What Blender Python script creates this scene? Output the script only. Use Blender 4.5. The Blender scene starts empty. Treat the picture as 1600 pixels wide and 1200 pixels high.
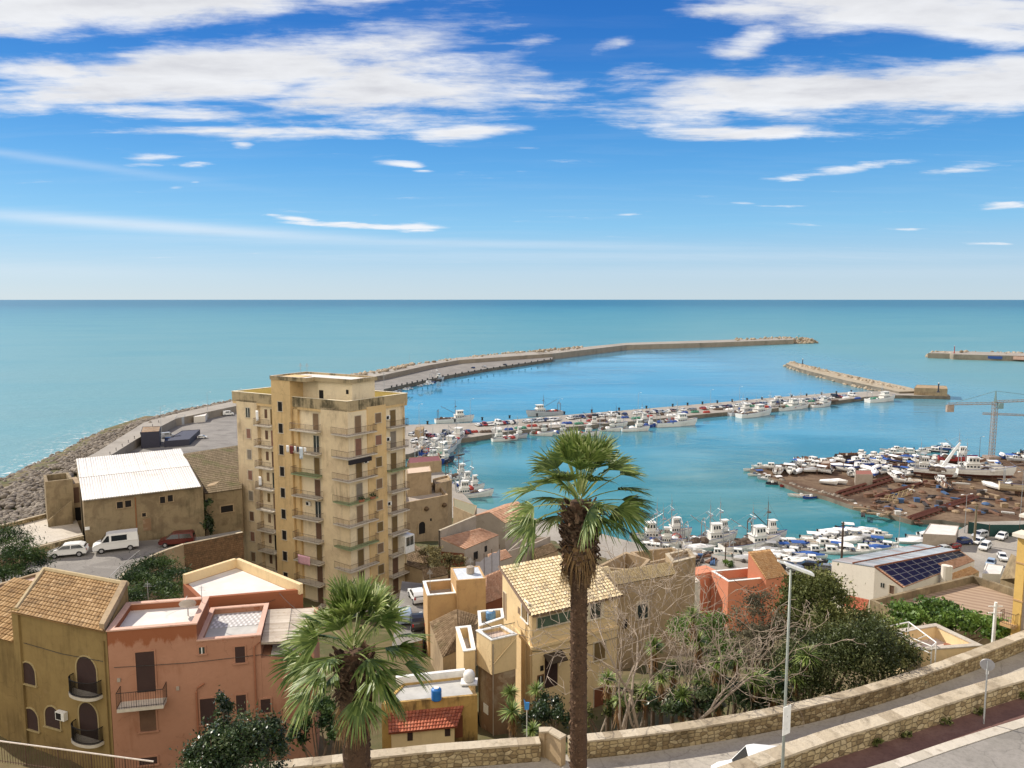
import bpy, math, random
import numpy as np
from mathutils import Vector, Matrix
random.seed(7)
RNG = np.random.default_rng(11)
SC = bpy.context.scene
COL = SC.collection
R = math.radians

# ------------------------------------------------------------ camera
H = 62.0                     # eye height above the sea, metres
FPX = 1202.0                 # focal length in photo pixels (1600 wide)
TH = math.atan(133.0 / FPX)  # pitch below the horizon
cam = bpy.data.cameras.new("camera")
cam.sensor_width = 36.0
cam.lens = FPX / 1600 * 36.0
cam.clip_start = 0.5
cam.clip_end = 200000
camo = bpy.data.objects.new("camera", cam)
COL.objects.link(camo)
camo.location = (0, 0, H)
camo.rotation_euler = (math.pi / 2 - TH, 0, 0)
SC.camera = camo

# ------------------------------------------------------------ view, sun and sky
SC.view_settings.view_transform = 'Standard'
SC.view_settings.look = 'None'
SC.view_settings.exposure = 0.76
SC.view_settings.gamma = 1.0
SUN_AZ, SUN_EL = R(-57), R(38)       # azimuth from +Y (view direction), negative = left
SUNV = Vector((math.sin(SUN_AZ) * math.cos(SUN_EL), math.cos(SUN_AZ) * math.cos(SUN_EL), math.sin(SUN_EL)))
sl = bpy.data.lights.new("sun", 'SUN')
sl.energy = 3.6
sl.angle = R(0.5)
sl.color = (1.0, 0.93, 0.82)
so = bpy.data.objects.new("sun", sl)
COL.objects.link(so)
so.rotation_euler = SUNV.to_track_quat('Z', 'Y').to_euler()

def ray(u, v):
    xc = (u - 800) / FPX; yc = -(v - 600) / FPX
    return (xc, math.cos(TH) + yc * math.sin(TH), -math.sin(TH) + yc * math.cos(TH))
def P(u, v, z=0.0):
    d = ray(u, v); t = (z - H) / d[2]
    return Vector((d[0] * t, d[1] * t, z))
def PY(u, v, Y):
    d = ray(u, v); t = Y / d[1]
    return Vector((d[0] * t, Y, H + d[2] * t))
def P2(u, v, z=0.0):
    p = P(u, v, z); return (p.x, p.y)

class NT:
    """small helper to write node trees"""
    def __init__(s, tree):
        s.t = tree; s.n = tree.nodes; s.l = tree.links
    def node(s, typ, **kw):
        n = s.n.new(typ)
        for k, v in kw.items(): setattr(n, k, v)
        return n
    def put(s, sock, val):
        if isinstance(val, bpy.types.NodeSocket): s.l.new(val, sock)
        elif val is not None:
            if hasattr(sock.default_value, '__len__') and not hasattr(val, '__len__'):
                sock.default_value = [val] * len(sock.default_value)
            else:
                if hasattr(val, '__len__') and len(val) == 3 and len(sock.default_value) == 4: val = (*val, 1)
                sock.default_value = val
    def m(s, op, a, b=None, c=None, clamp=False):
        n = s.node('ShaderNodeMath', operation=op); n.use_clamp = clamp
        for i, x in enumerate((a, b, c)):
            if x is not None: s.put(n.inputs[i], x)
        return n.outputs[0]
    def mix(s, f, a, b, mode='MIX'):
        n = s.node('ShaderNodeMix', data_type='RGBA', blend_type=mode)
        s.put(n.inputs[0], f); s.put(n.inputs[6], a); s.put(n.inputs[7], b)
        return n.outputs[2]
    def noise(s, vec, scale=1, detail=4, rough=.55, dist=0.0):
        n = s.node('ShaderNodeTexNoise')
        if vec is not None: s.put(n.inputs['Vector'], vec)
        n.inputs['Scale'].default_value = scale; n.inputs['Detail'].default_value = detail
        n.inputs['Roughness'].default_value = rough; n.inputs['Distortion'].default_value = dist
        return n.outputs[0]
    def mapping(s, vec, scale=(1, 1, 1), loc=(0, 0, 0), rot=(0, 0, 0)):
        n = s.node('ShaderNodeMapping'); s.put(n.inputs[0], vec)
        n.inputs[1].default_value = loc; n.inputs[2].default_value = rot; n.inputs[3].default_value = scale
        return n.outputs[0]
    def ramp(s, f, stops, interp='LINEAR'):
        n = s.node('ShaderNodeValToRGB'); s.put(n.inputs[0], f)
        cr = n.color_ramp; cr.interpolation = interp
        while len(cr.elements) < len(stops): cr.elements.new(0.5)
        for e, (p, c) in zip(cr.elements, stops):
            e.position = p; e.color = (*c, 1) if len(c) == 3 else c
        return n.outputs[0]
    def sstep(s, x, a, b):
        n = s.node('ShaderNodeMapRange', interpolation_type='SMOOTHSTEP')
        s.put(n.inputs[0], x); n.inputs[1].default_value = a; n.inputs[2].default_value = b
        return n.outputs[0]

world = bpy.data.worlds.new("World")
SC.world = world
world.use_nodes = True
w = NT(world.node_tree)
w.n.clear()
sky = w.node('ShaderNodeTexSky', sky_type='NISHITA')
sky.sun_disc = False
sky.sun_elevation = SUN_EL
sky.sun_rotation = SUN_AZ
sky.altitude = 60; sky.air_density = 1.0; sky.dust_density = 0.35; sky.ozone_density = 2.5
tc = w.node('ShaderNodeTexCoord')
sep = w.node('ShaderNodeSeparateXYZ'); w.put(sep.inputs[0], tc.outputs['Generated'])
dx, dy, dz = sep.outputs
yy = w.m('MAXIMUM', w.m('ABSOLUTE', dy), 0.08)
S_ = w.m('DIVIDE', dx, yy); T_ = w.m('DIVIDE', dz, yy)
back = w.sstep(dy, -0.05, 0.1)
def blob(u, v, ru, rv, rot=0, gain=1.0, pw=1.0):
    d = ray(u, v); cs, ct = d[0] / d[1], d[2] / d[1]
    a = R(rot); ca, sa = math.cos(a), math.sin(a)
    x = w.m('SUBTRACT', S_, cs); y = w.m('SUBTRACT', T_, ct)
    xr = w.m('DIVIDE', w.m('ADD', w.m('MULTIPLY', x, ca), w.m('MULTIPLY', y, sa)), ru / FPX)
    yr = w.m('DIVIDE', w.m('SUBTRACT', w.m('MULTIPLY', y, ca), w.m('MULTIPLY', x, sa)), rv / FPX)
    r2 = w.m('ADD', w.m('MULTIPLY', xr, xr), w.m('MULTIPLY', yr, yr))
    return w.m('MULTIPLY', w.m('EXPONENT', w.m('MULTIPLY', r2, -0.9)), gain)
def addall(L):
    o = L[0]
    for x in L[1:]: o = w.m('MAXIMUM', o, x)
    return o
# big stratocumulus banks
big = addall([blob(200, 5, 420, 42, 4, 1.15), blob(560, -8, 200, 20, 5, .8), blob(330, 112, 330, 48, 6, 1.25), blob(620, 138, 215, 58, -2, 1.08),
              blob(90, 118, 170, 24, -6, 1.1), blob(220, 172, 150, 14, -3, .95), blob(420, 208, 260, 10, -1, .95), blob(740, 205, 110, 12, 3, 1.0),
              blob(1330, 142, 330, 44, 4, 1.25), blob(1140, 142, 130, 30, 0, 1.0), blob(1560, 130, 190, 42, 4, 1.15), blob(1210, 206, 150, 14, 2, 1.0),
              blob(1420, 10, 360, 40, -5, 1.2), blob(1530, 48, 160, 26, -6, 1.0), blob(1160, 12, 130, 22, 0, .95),
              blob(960, 66, 50, 16, 10, .72), blob(850, 60, 60, 14, 6, .6), blob(820, 125, 60, 26, 0, .6), blob(1000, 118, 60, 20, 0, .56), blob(1170, 70, 60, 30, 30, .6)])
small = addall([blob(560, 352, 130, 6.5, -2.5, .95), blob(460, 341, 45, 5, -6, .9), blob(650, 356, 55, 8, 0, .95), blob(635, 257, 42, 8, -6, .85), blob(660, 267, 22, 4, 0, .7),
                blob(245, 246, 60, 8, 0, .8), blob(215, 258, 50, 5, 0, .7), blob(300, 256, 40, 7, 2, .7), blob(305, 284, 16, 4, 0, .6), blob(380, 225, 24, 8, 0, .7),
                blob(1340, 262, 130, 9, 6, .8), blob(1250, 276, 60, 7, 6, .8), blob(1510, 262, 90, 11, 6, .72), blob(1570, 321, 70, 8, 3, .7), blob(1420, 359, 60, 4, 0, .6),
                blob(990, 334, 40, 4, 4, .62), blob(1160, 317, 30, 4, 0, .6), blob(1550, 381, 60, 4, 0, .6), blob(1215, 322, 60, 3, 0, .5), blob(820, 231, 30, 3, 0, .5), blob(275, 293, 18, 3, 0, .55)])
cirr = addall([blob(230, 352, 340, 9, -4, .5), blob(700, 380, 420, 6, -1, .25), blob(60, 430, 260, 14, -1, .35), blob(1400, 430, 500, 10, 0, .22), blob(80, 250, 200, 6, -8, .2), blob(1000, 400, 600, 8, 0, .15)])
# cloud-layer coordinates: the direction meets a flat layer, so the pattern flattens towards the horizon
zz = w.m('ADD', w.m('MAXIMUM', dz, 0.0), 0.06)
cmb = w.node('ShaderNodeCombineXYZ')
w.put(cmb.inputs[0], w.m('DIVIDE', dx, zz)); w.put(cmb.inputs[1], w.m('DIVIDE', dy, zz))
CV = cmb.outputs[0]
n_big = w.noise(w.mapping(CV, (1.5, 1.9, 1), rot=(0, 0, .12)), 1.15, 9, .62, .25)
n_str = w.noise(w.mapping(CV, (1.1, 5.0, 1), rot=(0, 0, .1)), 1.0, 7, .6, .3)
n_fin = w.noise(w.mapping(CV, (2.2, 6.5, 1), rot=(0, 0, .25)), 2.2, 8, .68, .5)
nn = w.m('ADD', w.m('MULTIPLY', n_big, .75), w.m('MULTIPLY', n_str, .45))
dens = w.m('ADD', big, w.m('MULTIPLY', w.m('SUBTRACT', nn, .6), 2.5))
a_big = w.m('POWER', w.sstep(w.m('ADD', dens, w.m('MULTIPLY', w.m('SUBTRACT', n_fin, .5), .6)), .25, 1.0), 1.1)
n_sm = w.noise(w.mapping(CV, (1.2, 2.2, 1)), 2.6, 7, .62, .3)
a_sm = w.m('MULTIPLY', w.sstep(w.m('ADD', small, w.m('MULTIPLY', w.m('SUBTRACT', n_sm, .5), 1.5)), .38, .95), .92)
a_ci = w.m('MULTIPLY', w.m('ADD', cirr, w.m('MULTIPLY', w.m('SUBTRACT', n_str, .5), .18)), w.sstep(dz, 0.0, .05), clamp=True)
alpha = w.m('MAXIMUM', w.m('MAXIMUM', a_big, a_sm), a_ci)
alpha = w.m('MULTIPLY', alpha, w.sstep(dz, 0.005, 0.05))
# behind the camera: unseen warm cloud bank, added as fill light for the shaded facades
rear_fill = w.m('MULTIPLY', w.sstep(w.m('ADD', w.m('MULTIPLY', dy, -1.0), w.m('MULTIPLY', w.m('SUBTRACT', n_big, .5), .8)), .0, .35), w.sstep(dz, -.02, .1))
alpha = w.m('MULTIPLY', alpha, back)
# clear sky: Nishita evened out towards the colours of a hazy maritime noon
def lin(c): return tuple((x / 255 / 12.92 if x < 11 else ((x / 255 + .055) / 1.055) ** 2.4) / (0.1 * 2 ** SC.view_settings.exposure) for x in c)
grad = w.ramp(w.m('DIVIDE', w.m('MAXIMUM', dz, 0), .5), [(p / .5, lin(c)) for p, c in ((0, (198, 219, 232)), (.03, (186, 214, 235)), (.09, (136, 198, 239)), (.16, (94, 170, 230)), (.22, (68, 147, 217)), (.29, (48, 122, 201)), (.37, (36, 105, 188)), (.5, (18, 72, 150)))])
tint = w.ramp(w.m('DIVIDE', w.m('MAXIMUM', dz, 0), .5), [(0.0, (.7, .72, .8)), (.25, (.55, .7, .85)), (.5, (.34, .6, .95)), (1.0, (.14, .42, .9))])
skyc = w.mix(.86, w.mix(1.0, sky.outputs[0], tint, 'MULTIPLY'), grad)
n_sh = w.noise(w.mapping(CV, (1.0, 1.6, 1), loc=(3, 1, 0)), 1.7, 6, .6)
shade = w.sstep(w.m('ADD', w.m('MULTIPLY', n_sh, .8), w.m('MULTIPLY', dens, .22)), .35, .95)
cloudc = w.ramp(shade, [(0.0, (5.5, 5.6, 5.8)), (.5, (4.7, 4.78, 5.0)), (1.0, (3.55, 3.62, 3.95))])
final = w.mix(w.m('MULTIPLY', rear_fill, .9), w.mix(alpha, skyc, cloudc), (9.8, 8.9, 7.6, 1))
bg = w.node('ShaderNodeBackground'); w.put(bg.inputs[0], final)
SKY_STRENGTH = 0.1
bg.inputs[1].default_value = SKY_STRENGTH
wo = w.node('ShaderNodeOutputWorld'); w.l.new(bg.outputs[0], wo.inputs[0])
world.cycles.sampling_method = 'MANUAL'
world.cycles.sample_map_resolution = 512
SC.cycles.max_bounces = 6; SC.cycles.diffuse_bounces = 3; SC.cycles.glossy_bounces = 3; SC.cycles.transmission_bounces = 3; SC.cycles.transparent_max_bounces = 6
SC.cycles.use_denoising = True
SC.cycles.sample_clamp_indirect = 4.0

# ------------------------------------------------------------ materials
MATS = {}
def new_mat(name):
    m = bpy.data.materials.new(name); m.use_nodes = True
    t = NT(m.node_tree); b = t.n['Principled BSDF']
    MATS[name] = m
    return m, t, b
def plain(name, col, rough=.6, metal=0.0, var=.12, scale=3.0, spec=.4, bump=0.0):
    if name in MATS: return MATS[name]
    m, t, b = new_mat(name)
    c = t.node('ShaderNodeTexCoord').outputs['Object']
    n = t.noise(c, scale, 5, .6)
    lo = tuple(max(0, x * (1 - var)) for x in col); hi = tuple(min(1, x * (1 + var)) for x in col)
    t.put(b.inputs['Base Color'], t.ramp(n, [(.3, lo), (.7, hi)]))
    b.inputs['Roughness'].default_value = rough; b.inputs['Metallic'].default_value = metal
    b.inputs['Specular IOR Level'].default_value = spec
    if bump:
        bp = t.node('ShaderNodeBump'); bp.inputs['Strength'].default_value = bump; bp.inputs['Distance'].default_value = .05
        t.put(bp.inputs['Height'], t.noise(c, scale * 6, 5, .7)); t.l.new(bp.outputs[0], b.inputs['Normal'])
    return m
def plaster(name, col, col2=None, dirt=(.12, .09, .06), streak=.45, patch=.35, scale=.5, rough=.92, bump=.25, thr=.6, band=None):
    """painted render: two tones in patches, grime running down the wall, small bumps"""
    if name in MATS: return MATS[name]
    m, t, b = new_mat(name)
    c = t.node('ShaderNodeTexCoord').outputs['Object']
    col2 = col2 or tuple(x * .8 for x in col)
    n1 = t.noise(c, scale, 6, .65, .4)
    base = t.mix(t.m('MULTIPLY', t.sstep(n1, .42, .62), patch), col, col2)
    n3 = t.noise(c, scale * 9, 4, .6)
    base = t.mix(t.m('MULTIPLY', t.sstep(n3, .4, .75), .22), base, tuple(x * .72 for x in col))
    n2 = t.noise(t.mapping(c, (1.5, 1.5, .22)), 1.1, 7, .72, .25)
    n4 = t.noise(c, scale * .6, 4, .6)
    k = t.m('MULTIPLY', t.sstep(t.m('ADD', n2, t.m('MULTIPLY', t.m('SUBTRACT', n4, .5), 1.3)), thr - .08, thr + .3), streak)
    base = t.mix(k, base, dirt)
    cw = t.node('ShaderNodeTexNoise'); t.put(cw.inputs[0], c); cw.inputs['Scale'].default_value = 1.7; cw.inputs['Detail'].default_value = 4
    va = t.node('ShaderNodeVectorMath', operation='MULTIPLY_ADD'); t.put(va.inputs[0], cw.outputs[1]); va.inputs[1].default_value = (.9, .9, .9); t.put(va.inputs[2], c)
    vo = t.node('ShaderNodeTexVoronoi'); vo.feature = 'DISTANCE_TO_EDGE'; t.put(vo.inputs['Vector'], va.outputs[0]); vo.inputs['Scale'].default_value = .42
    crk = t.m('MULTIPLY', t.sstep(vo.outputs['Distance'], .012, .002), t.sstep(n1, .45, .6))      # hairline cracks in the render
    base = t.mix(t.m('MULTIPLY', crk, .45), base, tuple(x * .4 for x in col))
    pt = t.noise(c, scale * 2.3, 3, .5, .8)
    base = t.mix(t.m('MULTIPLY', t.sstep(pt, .64, .66), .28), base, tuple(min(1, x * 1.25 + .03) for x in col2))   # patched areas
    if band:   # older coat of paint left showing above a ragged line
        z0, bc = band; sp = t.node('ShaderNodeSeparateXYZ'); t.put(sp.inputs[0], c)
        rag = t.noise(t.mapping(c, (1, 1, .45)), 1.0, 6, .65)
        base = t.mix(t.m('MULTIPLY', t.sstep(t.m('ADD', sp.outputs[2], t.m('MULTIPLY', t.m('SUBTRACT', rag, .5), 3.2)), z0 - .15, z0 + .2), .85), base, bc)
    t.put(b.inputs['Base Color'], base)
    b.inputs['Roughness'].default_value = rough; b.inputs['Specular IOR Level'].default_value = .2
    bp = t.node('ShaderNodeBump'); bp.inputs['Strength'].default_value = bump; bp.inputs['Distance'].default_value = .03
    t.put(bp.inputs['Height'], t.noise(c, 9, 6, .7)); t.l.new(bp.outputs[0], b.inputs['Normal'])
    return m
def rnd_mat(name, stops, rough=.8, trans=0.0, spec=.25, dirt=None, metal=0.0, bump=0.0, nscale=1.2):
    """colour picked per face from the 'rnd' attribute (one tile, one leaf, one stone)"""
    if name in MATS: return MATS[name]
    m, t, b = new_mat(name)
    at = t.node('ShaderNodeAttribute'); at.attribute_name = 'rnd'
    c = t.node('ShaderNodeTexCoord').outputs['Object']
    cc = t.ramp(at.outputs['Fac'], stops)
    if dirt:
        cc = t.mix(t.m('MULTIPLY', t.sstep(t.noise(c, nscale, 5, .65), .5, .72), .65), cc, dirt)
    t.put(b.inputs['Base Color'], cc)
    b.inputs['Roughness'].default_value = rough; b.inputs['Specular IOR Level'].default_value = spec
    b.inputs['Metallic'].default_value = metal
    if bump:
        bp = t.node('ShaderNodeBump'); bp.inputs['Strength'].default_value = bump; bp.inputs['Distance'].default_value = .2
        t.put(bp.inputs['Height'], t.noise(c, 2.5, 6, .7)); t.l.new(bp.outputs[0], b.inputs['Normal'])
    if trans:
        tr = t.node('ShaderNodeBsdfTranslucent'); t.put(tr.inputs[0], cc)
        mx = t.node('ShaderNodeMixShader'); mx.inputs[0].default_value = trans
        t.l.new(b.outputs[0], mx.inputs[1]); t.l.new(tr.outputs[0], mx.inputs[2])
        t.l.new(mx.outputs[0], t.n['Material Output'].inputs[0])
    return m
def stone_wall_mat(name, c1, c2, mortar, sx=2.2, sy=4.2, grime=.5):
    """coursed rubble with mortar joints, laid out along the wall's own UVs (metres)"""
    if name in MATS: return MATS[name]
    m, t, b = new_mat(name)
    uv = t.node('ShaderNodeTexCoord').outputs['UV']; ob = t.node('ShaderNodeTexCoord').outputs['Object']
    wob = t.node('ShaderNodeTexNoise'); t.put(wob.inputs[0], uv); wob.inputs['Scale'].default_value = 2.2
    vv = t.node('ShaderNodeVectorMath', operation='MULTIPLY_ADD'); t.put(vv.inputs[0], wob.outputs[1]); vv.inputs[1].default_value = (.22, .16, 0); t.put(vv.inputs[2], uv)
    br = t.node('ShaderNodeTexBrick'); t.put(br.inputs[0], vv.outputs[0])
    br.inputs['Scale'].default_value = 1.0; br.inputs['Brick Width'].default_value = 1 / sx; br.inputs['Row Height'].default_value = 1 / sy
    br.inputs['Mortar Size'].default_value = .022; br.inputs['Mortar Smooth'].default_value = .4; br.inputs['Bias'].default_value = 0
    br.offset = .43; br.squash = .75; br.squash_frequency = 3
    t.put(br.inputs[1], c1); t.put(br.inputs[2], c2); t.put(br.inputs[3], mortar)
    n = t.noise(ob, 1.1, 6, .7); n2 = t.noise(ob, 7, 5, .65)
    cc = t.mix(t.m('MULTIPLY', t.sstep(n2, .35, .8), .5), br.outputs[0], tuple(x * .55 for x in c1))
    cc = t.mix(t.m('MULTIPLY', t.sstep(n, .45, .7), grime), cc, (.07, .055, .035))
    t.put(b.inputs['Base Color'], cc)
    b.inputs['Roughness'].default_value = .95; b.inputs['Specular IOR Level'].default_value = .15
    bp = t.node('ShaderNodeBump'); bp.inputs['Strength'].default_value = .7; bp.inputs['Distance'].default_value = .05
    t.put(bp.inputs['Height'], t.m('ADD', t.m('MULTIPLY', br.outputs[1], -1.0), t.m('MULTIPLY', n2, .5)))
    t.l.new(bp.outputs[0], b.inputs['Normal'])
    return m
def ground_mat(name, cols, scale=.15, fine=3.0, rough=.95, bump=.4):
    if name in MATS: return MATS[name]
    m, t, b = new_mat(name)
    c = t.node('ShaderNodeTexCoord').outputs['Object']
    n = t.noise(c, scale, 7, .65, .5)
    k = len(cols)
    base = t.ramp(n, [(.3 + .4 * i / max(1, k - 1), cc) for i, cc in enumerate(cols)])
    n2 = t.noise(c, fine, 6, .7)
    base = t.mix(t.m('MULTIPLY', t.sstep(n2, .4, .7), .4), base, tuple(x * .6 for x in cols[0]))
    if bump <= .16:      # paved: cracks, tar seams and mended patches
        wb = t.node('ShaderNodeTexNoise'); t.put(wb.inputs[0], c); wb.inputs['Scale'].default_value = .9; wb.inputs['Detail'].default_value = 5
        wv = t.node('ShaderNodeVectorMath', operation='MULTIPLY_ADD'); t.put(wv.inputs[0], wb.outputs[1]); wv.inputs[1].default_value = (1.3, 1.3, 0); t.put(wv.inputs[2], c)
        vc = t.node('ShaderNodeTexVoronoi'); vc.feature = 'DISTANCE_TO_EDGE'; t.put(vc.inputs['Vector'], wv.outputs[0]); vc.inputs['Scale'].default_value = .28
        base = t.mix(t.m('MULTIPLY', t.sstep(vc.outputs['Distance'], .010, .002), .35), base, tuple(x * .4 for x in cols[0]))
        vp = t.node('ShaderNodeTexVoronoi'); vp.distance = 'CHEBYCHEV'; t.put(vp.inputs['Vector'], t.mapping(c, (.16, .4, .1), rot=(0, 0, .35))); vp.inputs['Scale'].default_value = 1
        sp_ = t.node('ShaderNodeSeparateColor'); t.put(sp_.inputs[0], vp.outputs['Color'])
        base = t.mix(t.m('MULTIPLY', t.m('GREATER_THAN', sp_.outputs[0], .78), .35), base, tuple(x * .62 for x in cols[0]))
        st = t.noise(c, .8, 5, .7)
        base = t.mix(t.m('MULTIPLY', t.sstep(st, .58, .72), .4), base, tuple(x * .5 for x in cols[0]))
    t.put(b.inputs['Base Color'], base)
    b.inputs['Roughness'].default_value = rough; b.inputs['Specular IOR Level'].default_value = .15
    bp = t.node('ShaderNodeBump'); bp.inputs['Strength'].default_value = bump; bp.inputs['Distance'].default_value = .1
    t.put(bp.inputs['Height'], n2); t.l.new(bp.outputs[0], b.inputs['Normal'])
    return m

# ------------------------------------------------------------ mesh builder and tags
class MB:
    def __init__(s): s.v = []; s.f = []; s.m = []; s.r = []; s.uv = {}
    def face(s, pts, m=0, r=None, uv=None):
        i = len(s.v); s.v.extend([tuple(p) for p in pts]); s.f.append(tuple(range(i, i + len(pts)))); s.m.append(m)
        s.r.append(random.random() if r is None else r)
        if uv: s.uv[len(s.f) - 1] = uv
    def idx(s, verts, faces, m=0, r=None):
        i = len(s.v); s.v.extend([tuple(p) for p in verts])
        for f in faces:
            s.f.append(tuple(i + k for k in f)); s.m.append(m); s.r.append(random.random() if r is None else r)
    def hexa(s, b, t, m=0, mt=None):
        """b, t: bottom and top rings of the same length (counter-clockwise from above)"""
        n = len(b); V = list(b) + list(t)
        s.idx(V, [(i, (i + 1) % n, n + (i + 1) % n, n + i) for i in range(n)], m)
        s.idx(V, [tuple(range(n, 2 * n))], m if mt is None else mt)
        s.idx(V, [tuple(range(n - 1, -1, -1))], m)
    def box(s, c, size, rz=0, m=0):
        x, y, z = c; a, b_, h = size[0] / 2, size[1] / 2, size[2]
        ca, sa = math.cos(rz), math.sin(rz)
        q = [(x + ca * p - sa * r, y + sa * p + ca * r) for p, r in ((-a, -b_), (a, -b_), (a, b_), (-a, b_))]
        s.hexa([(p[0], p[1], z) for p in q], [(p[0], p[1], z + h) for p in q], m)
    def prism(s, poly, z0, z1, m=0, mt=None):
        poly = ccw([(p[0], p[1]) for p in poly])
        s.hexa([(p[0], p[1], z0) for p in poly], [(p[0], p[1], z1) for p in poly], m, mt)
    def path(s, pts, rad, n=6, m=0, cap=True, r=None):
        pts = [Vector(p) for p in pts]
        if not hasattr(rad, '__len__'): rad = [rad] * len(pts)
        rings = []
        for i, p in enumerate(pts):
            d = (pts[min(i + 1, len(pts) - 1)] - pts[max(i - 1, 0)])
            if d.length < 1e-9: d = Vector((0, 0, 1))
            d.normalize()
            a = d.cross(Vector((0, 0, 1)) if abs(d.z) < .9 else Vector((1, 0, 0))).normalized(); b = d.cross(a)
            rings.append([p + (a * math.cos(2 * math.pi * k / n) + b * math.sin(2 * math.pi * k / n)) * rad[i] for k in range(n)])
        V = [q for r_ in rings for q in r_]
        F = []
        for i in range(len(pts) - 1):
            for k in range(n):
                F.append((i * n + k, i * n + (k + 1) % n, (i + 1) * n + (k + 1) % n, (i + 1) * n + k))
        if cap: F += [tuple(range(n - 1, -1, -1)), tuple(range((len(pts) - 1) * n, len(pts) * n))]
        s.idx(V, F, m, r)
    def lathe(s, prof, c=(0, 0, 0), n=16, m=0, axis='z'):
        V = []; k = len(prof)
        for r_, z in prof:
            for i in range(n):
                a = 2 * math.pi * i / n
                p = (r_ * math.cos(a), r_ * math.sin(a), z)
                if axis == 'y': p = (p[0], p[2], p[1])
                elif axis == 'x': p = (p[2], p[0], p[1])
                V.append((c[0] + p[0], c[1] + p[1], c[2] + p[2]))
        F = [(j * n + i, j * n + (i + 1) % n, (j + 1) * n + (i + 1) % n, (j + 1) * n + i) for j in range(k - 1) for i in range(n)]
        F += [tuple(range(n - 1, -1, -1)), tuple(range((k - 1) * n, k * n))]
        s.idx(V, F, m)
    def loft(s, rings, m=0, cap=True, closed=True):
        n = len(rings[0]); V = [p for r_ in rings for p in r_]
        F = [(j * n + i, j * n + (i + 1) % n, (j + 1) * n + (i + 1) % n, (j + 1) * n + i) for j in range(len(rings) - 1) for i in range(n if closed else n - 1)]
        if cap: F += [tuple(range(n - 1, -1, -1)), tuple(range((len(rings) - 1) * n, len(rings) * n))]
        s.idx(V, F, m)
    def wbox(s, W, a0, a1, z0, z1, d0, d1, m=0):
        """box on a wall frame: a along the wall, z up, d out of the wall"""
        q = [W.p(a0, d0), W.p(a0, d1), W.p(a1, d1), W.p(a1, d0)]
        q = ccw(q)
        s.hexa([(p[0], p[1], z0) for p in q], [(p[0], p[1], z1) for p in q], m)
    def build(s, name, mats, parent=None, smooth=False, origin=None):
        if not isinstance(mats, (list, tuple)): mats = [mats]
        o3 = Vector(parent['_o']) if parent is not None and '_o' in parent else Vector(origin or (0, 0, 0))
        me = bpy.data.meshes.new(name)
        V = np.array(s.v, dtype=np.float64).reshape(-1, 3) - np.array(o3)
        me.from_pydata(V.tolist(), [], s.f)
        for m in mats: me.materials.append(m)
        me.polygons.foreach_set('material_index', s.m)
        if smooth: me.polygons.foreach_set('use_smooth', [True] * len(s.f))
        at = me.attributes.new('rnd', 'FLOAT', 'FACE'); at.data.foreach_set('value', s.r)
        if s.uv:
            ul = me.uv_layers.new(name='UVMap')
            for fi, uv in s.uv.items():
                for li, c in zip(me.polygons[fi].loop_indices, uv): ul.data[li].uv = c
        me.update()
        ob = bpy.data.objects.new(name, me); COL.objects.link(ob)
        if parent is not None: ob.parent = parent
        else: ob.location = o3
        ob['_o'] = tuple(o3)
        return ob
def ccw(poly):
    a = sum(poly[i][0] * poly[(i + 1) % len(poly)][1] - poly[(i + 1) % len(poly)][0] * poly[i][1] for i in range(len(poly)))
    return list(poly) if a > 0 else list(poly)[::-1]
def np_mesh(name, V, F, rnd, mats, parent=None, origin=(0, 0, 0), midx=None):
    """fast mesh from arrays of quads"""
    o3 = np.array(parent['_o'] if parent is not None and '_o' in parent else origin, dtype=float)
    me = bpy.data.meshes.new(name); V = np.asarray(V, float) - o3; F = np.asarray(F, np.int32)
    me.vertices.add(len(V)); me.vertices.foreach_set('co', V.ravel())
    k = F.shape[1]
    me.loops.add(F.size); me.loops.foreach_set('vertex_index', F.ravel())
    me.polygons.add(len(F)); me.polygons.foreach_set('loop_start', np.arange(0, F.size, k, dtype=np.int32))
    me.polygons.foreach_set('loop_total', np.full(len(F), k, np.int32))
    for m in (mats if isinstance(mats, (list, tuple)) else [mats]): me.materials.append(m)
    if midx is not None: me.polygons.foreach_set('material_index', np.asarray(midx, np.int32))
    at = me.attributes.new('rnd', 'FLOAT', 'FACE'); at.data.foreach_set('value', np.asarray(rnd, np.float32))
    me.update(calc_edges=True); me.validate()
    ob = bpy.data.objects.new(name, me); COL.objects.link(ob)
    if parent is not None: ob.parent = parent
    else: ob.location = o3
    ob['_o'] = tuple(o3)
    return ob
def tag(o, label, cat, group=None):
    o['label'] = label; o['category'] = cat
    if group: o['group'] = group
    return o
def thing(name, label, cat, loc=(0, 0, 0), rz=0, group=None):
    o = bpy.data.objects.new(name, None); COL.objects.link(o)
    o.empty_display_size = .3
    o.location = loc; o.rotation_euler = (0, 0, rz); o['_o'] = tuple(loc)
    return tag(o, label, cat, group)
def structure(o):
    o['kind'] = 'structure'; return o
def stuff(o, label, cat):
    tag(o, label, cat); o['kind'] = 'stuff'; return o
def copy_tree(o, parent=None):
    c = o.copy(); COL.objects.link(c)
    if parent is not None: c.parent = parent
    for ch in o.children: copy_tree(ch, c)
    return c
def place(o, p, rz=0, sc=None):
    o.location = p; o.rotation_euler = (0, 0, rz)
    if sc: o.scale = sc if hasattr(sc, '__len__') else (sc,) * 3
    return o
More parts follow.
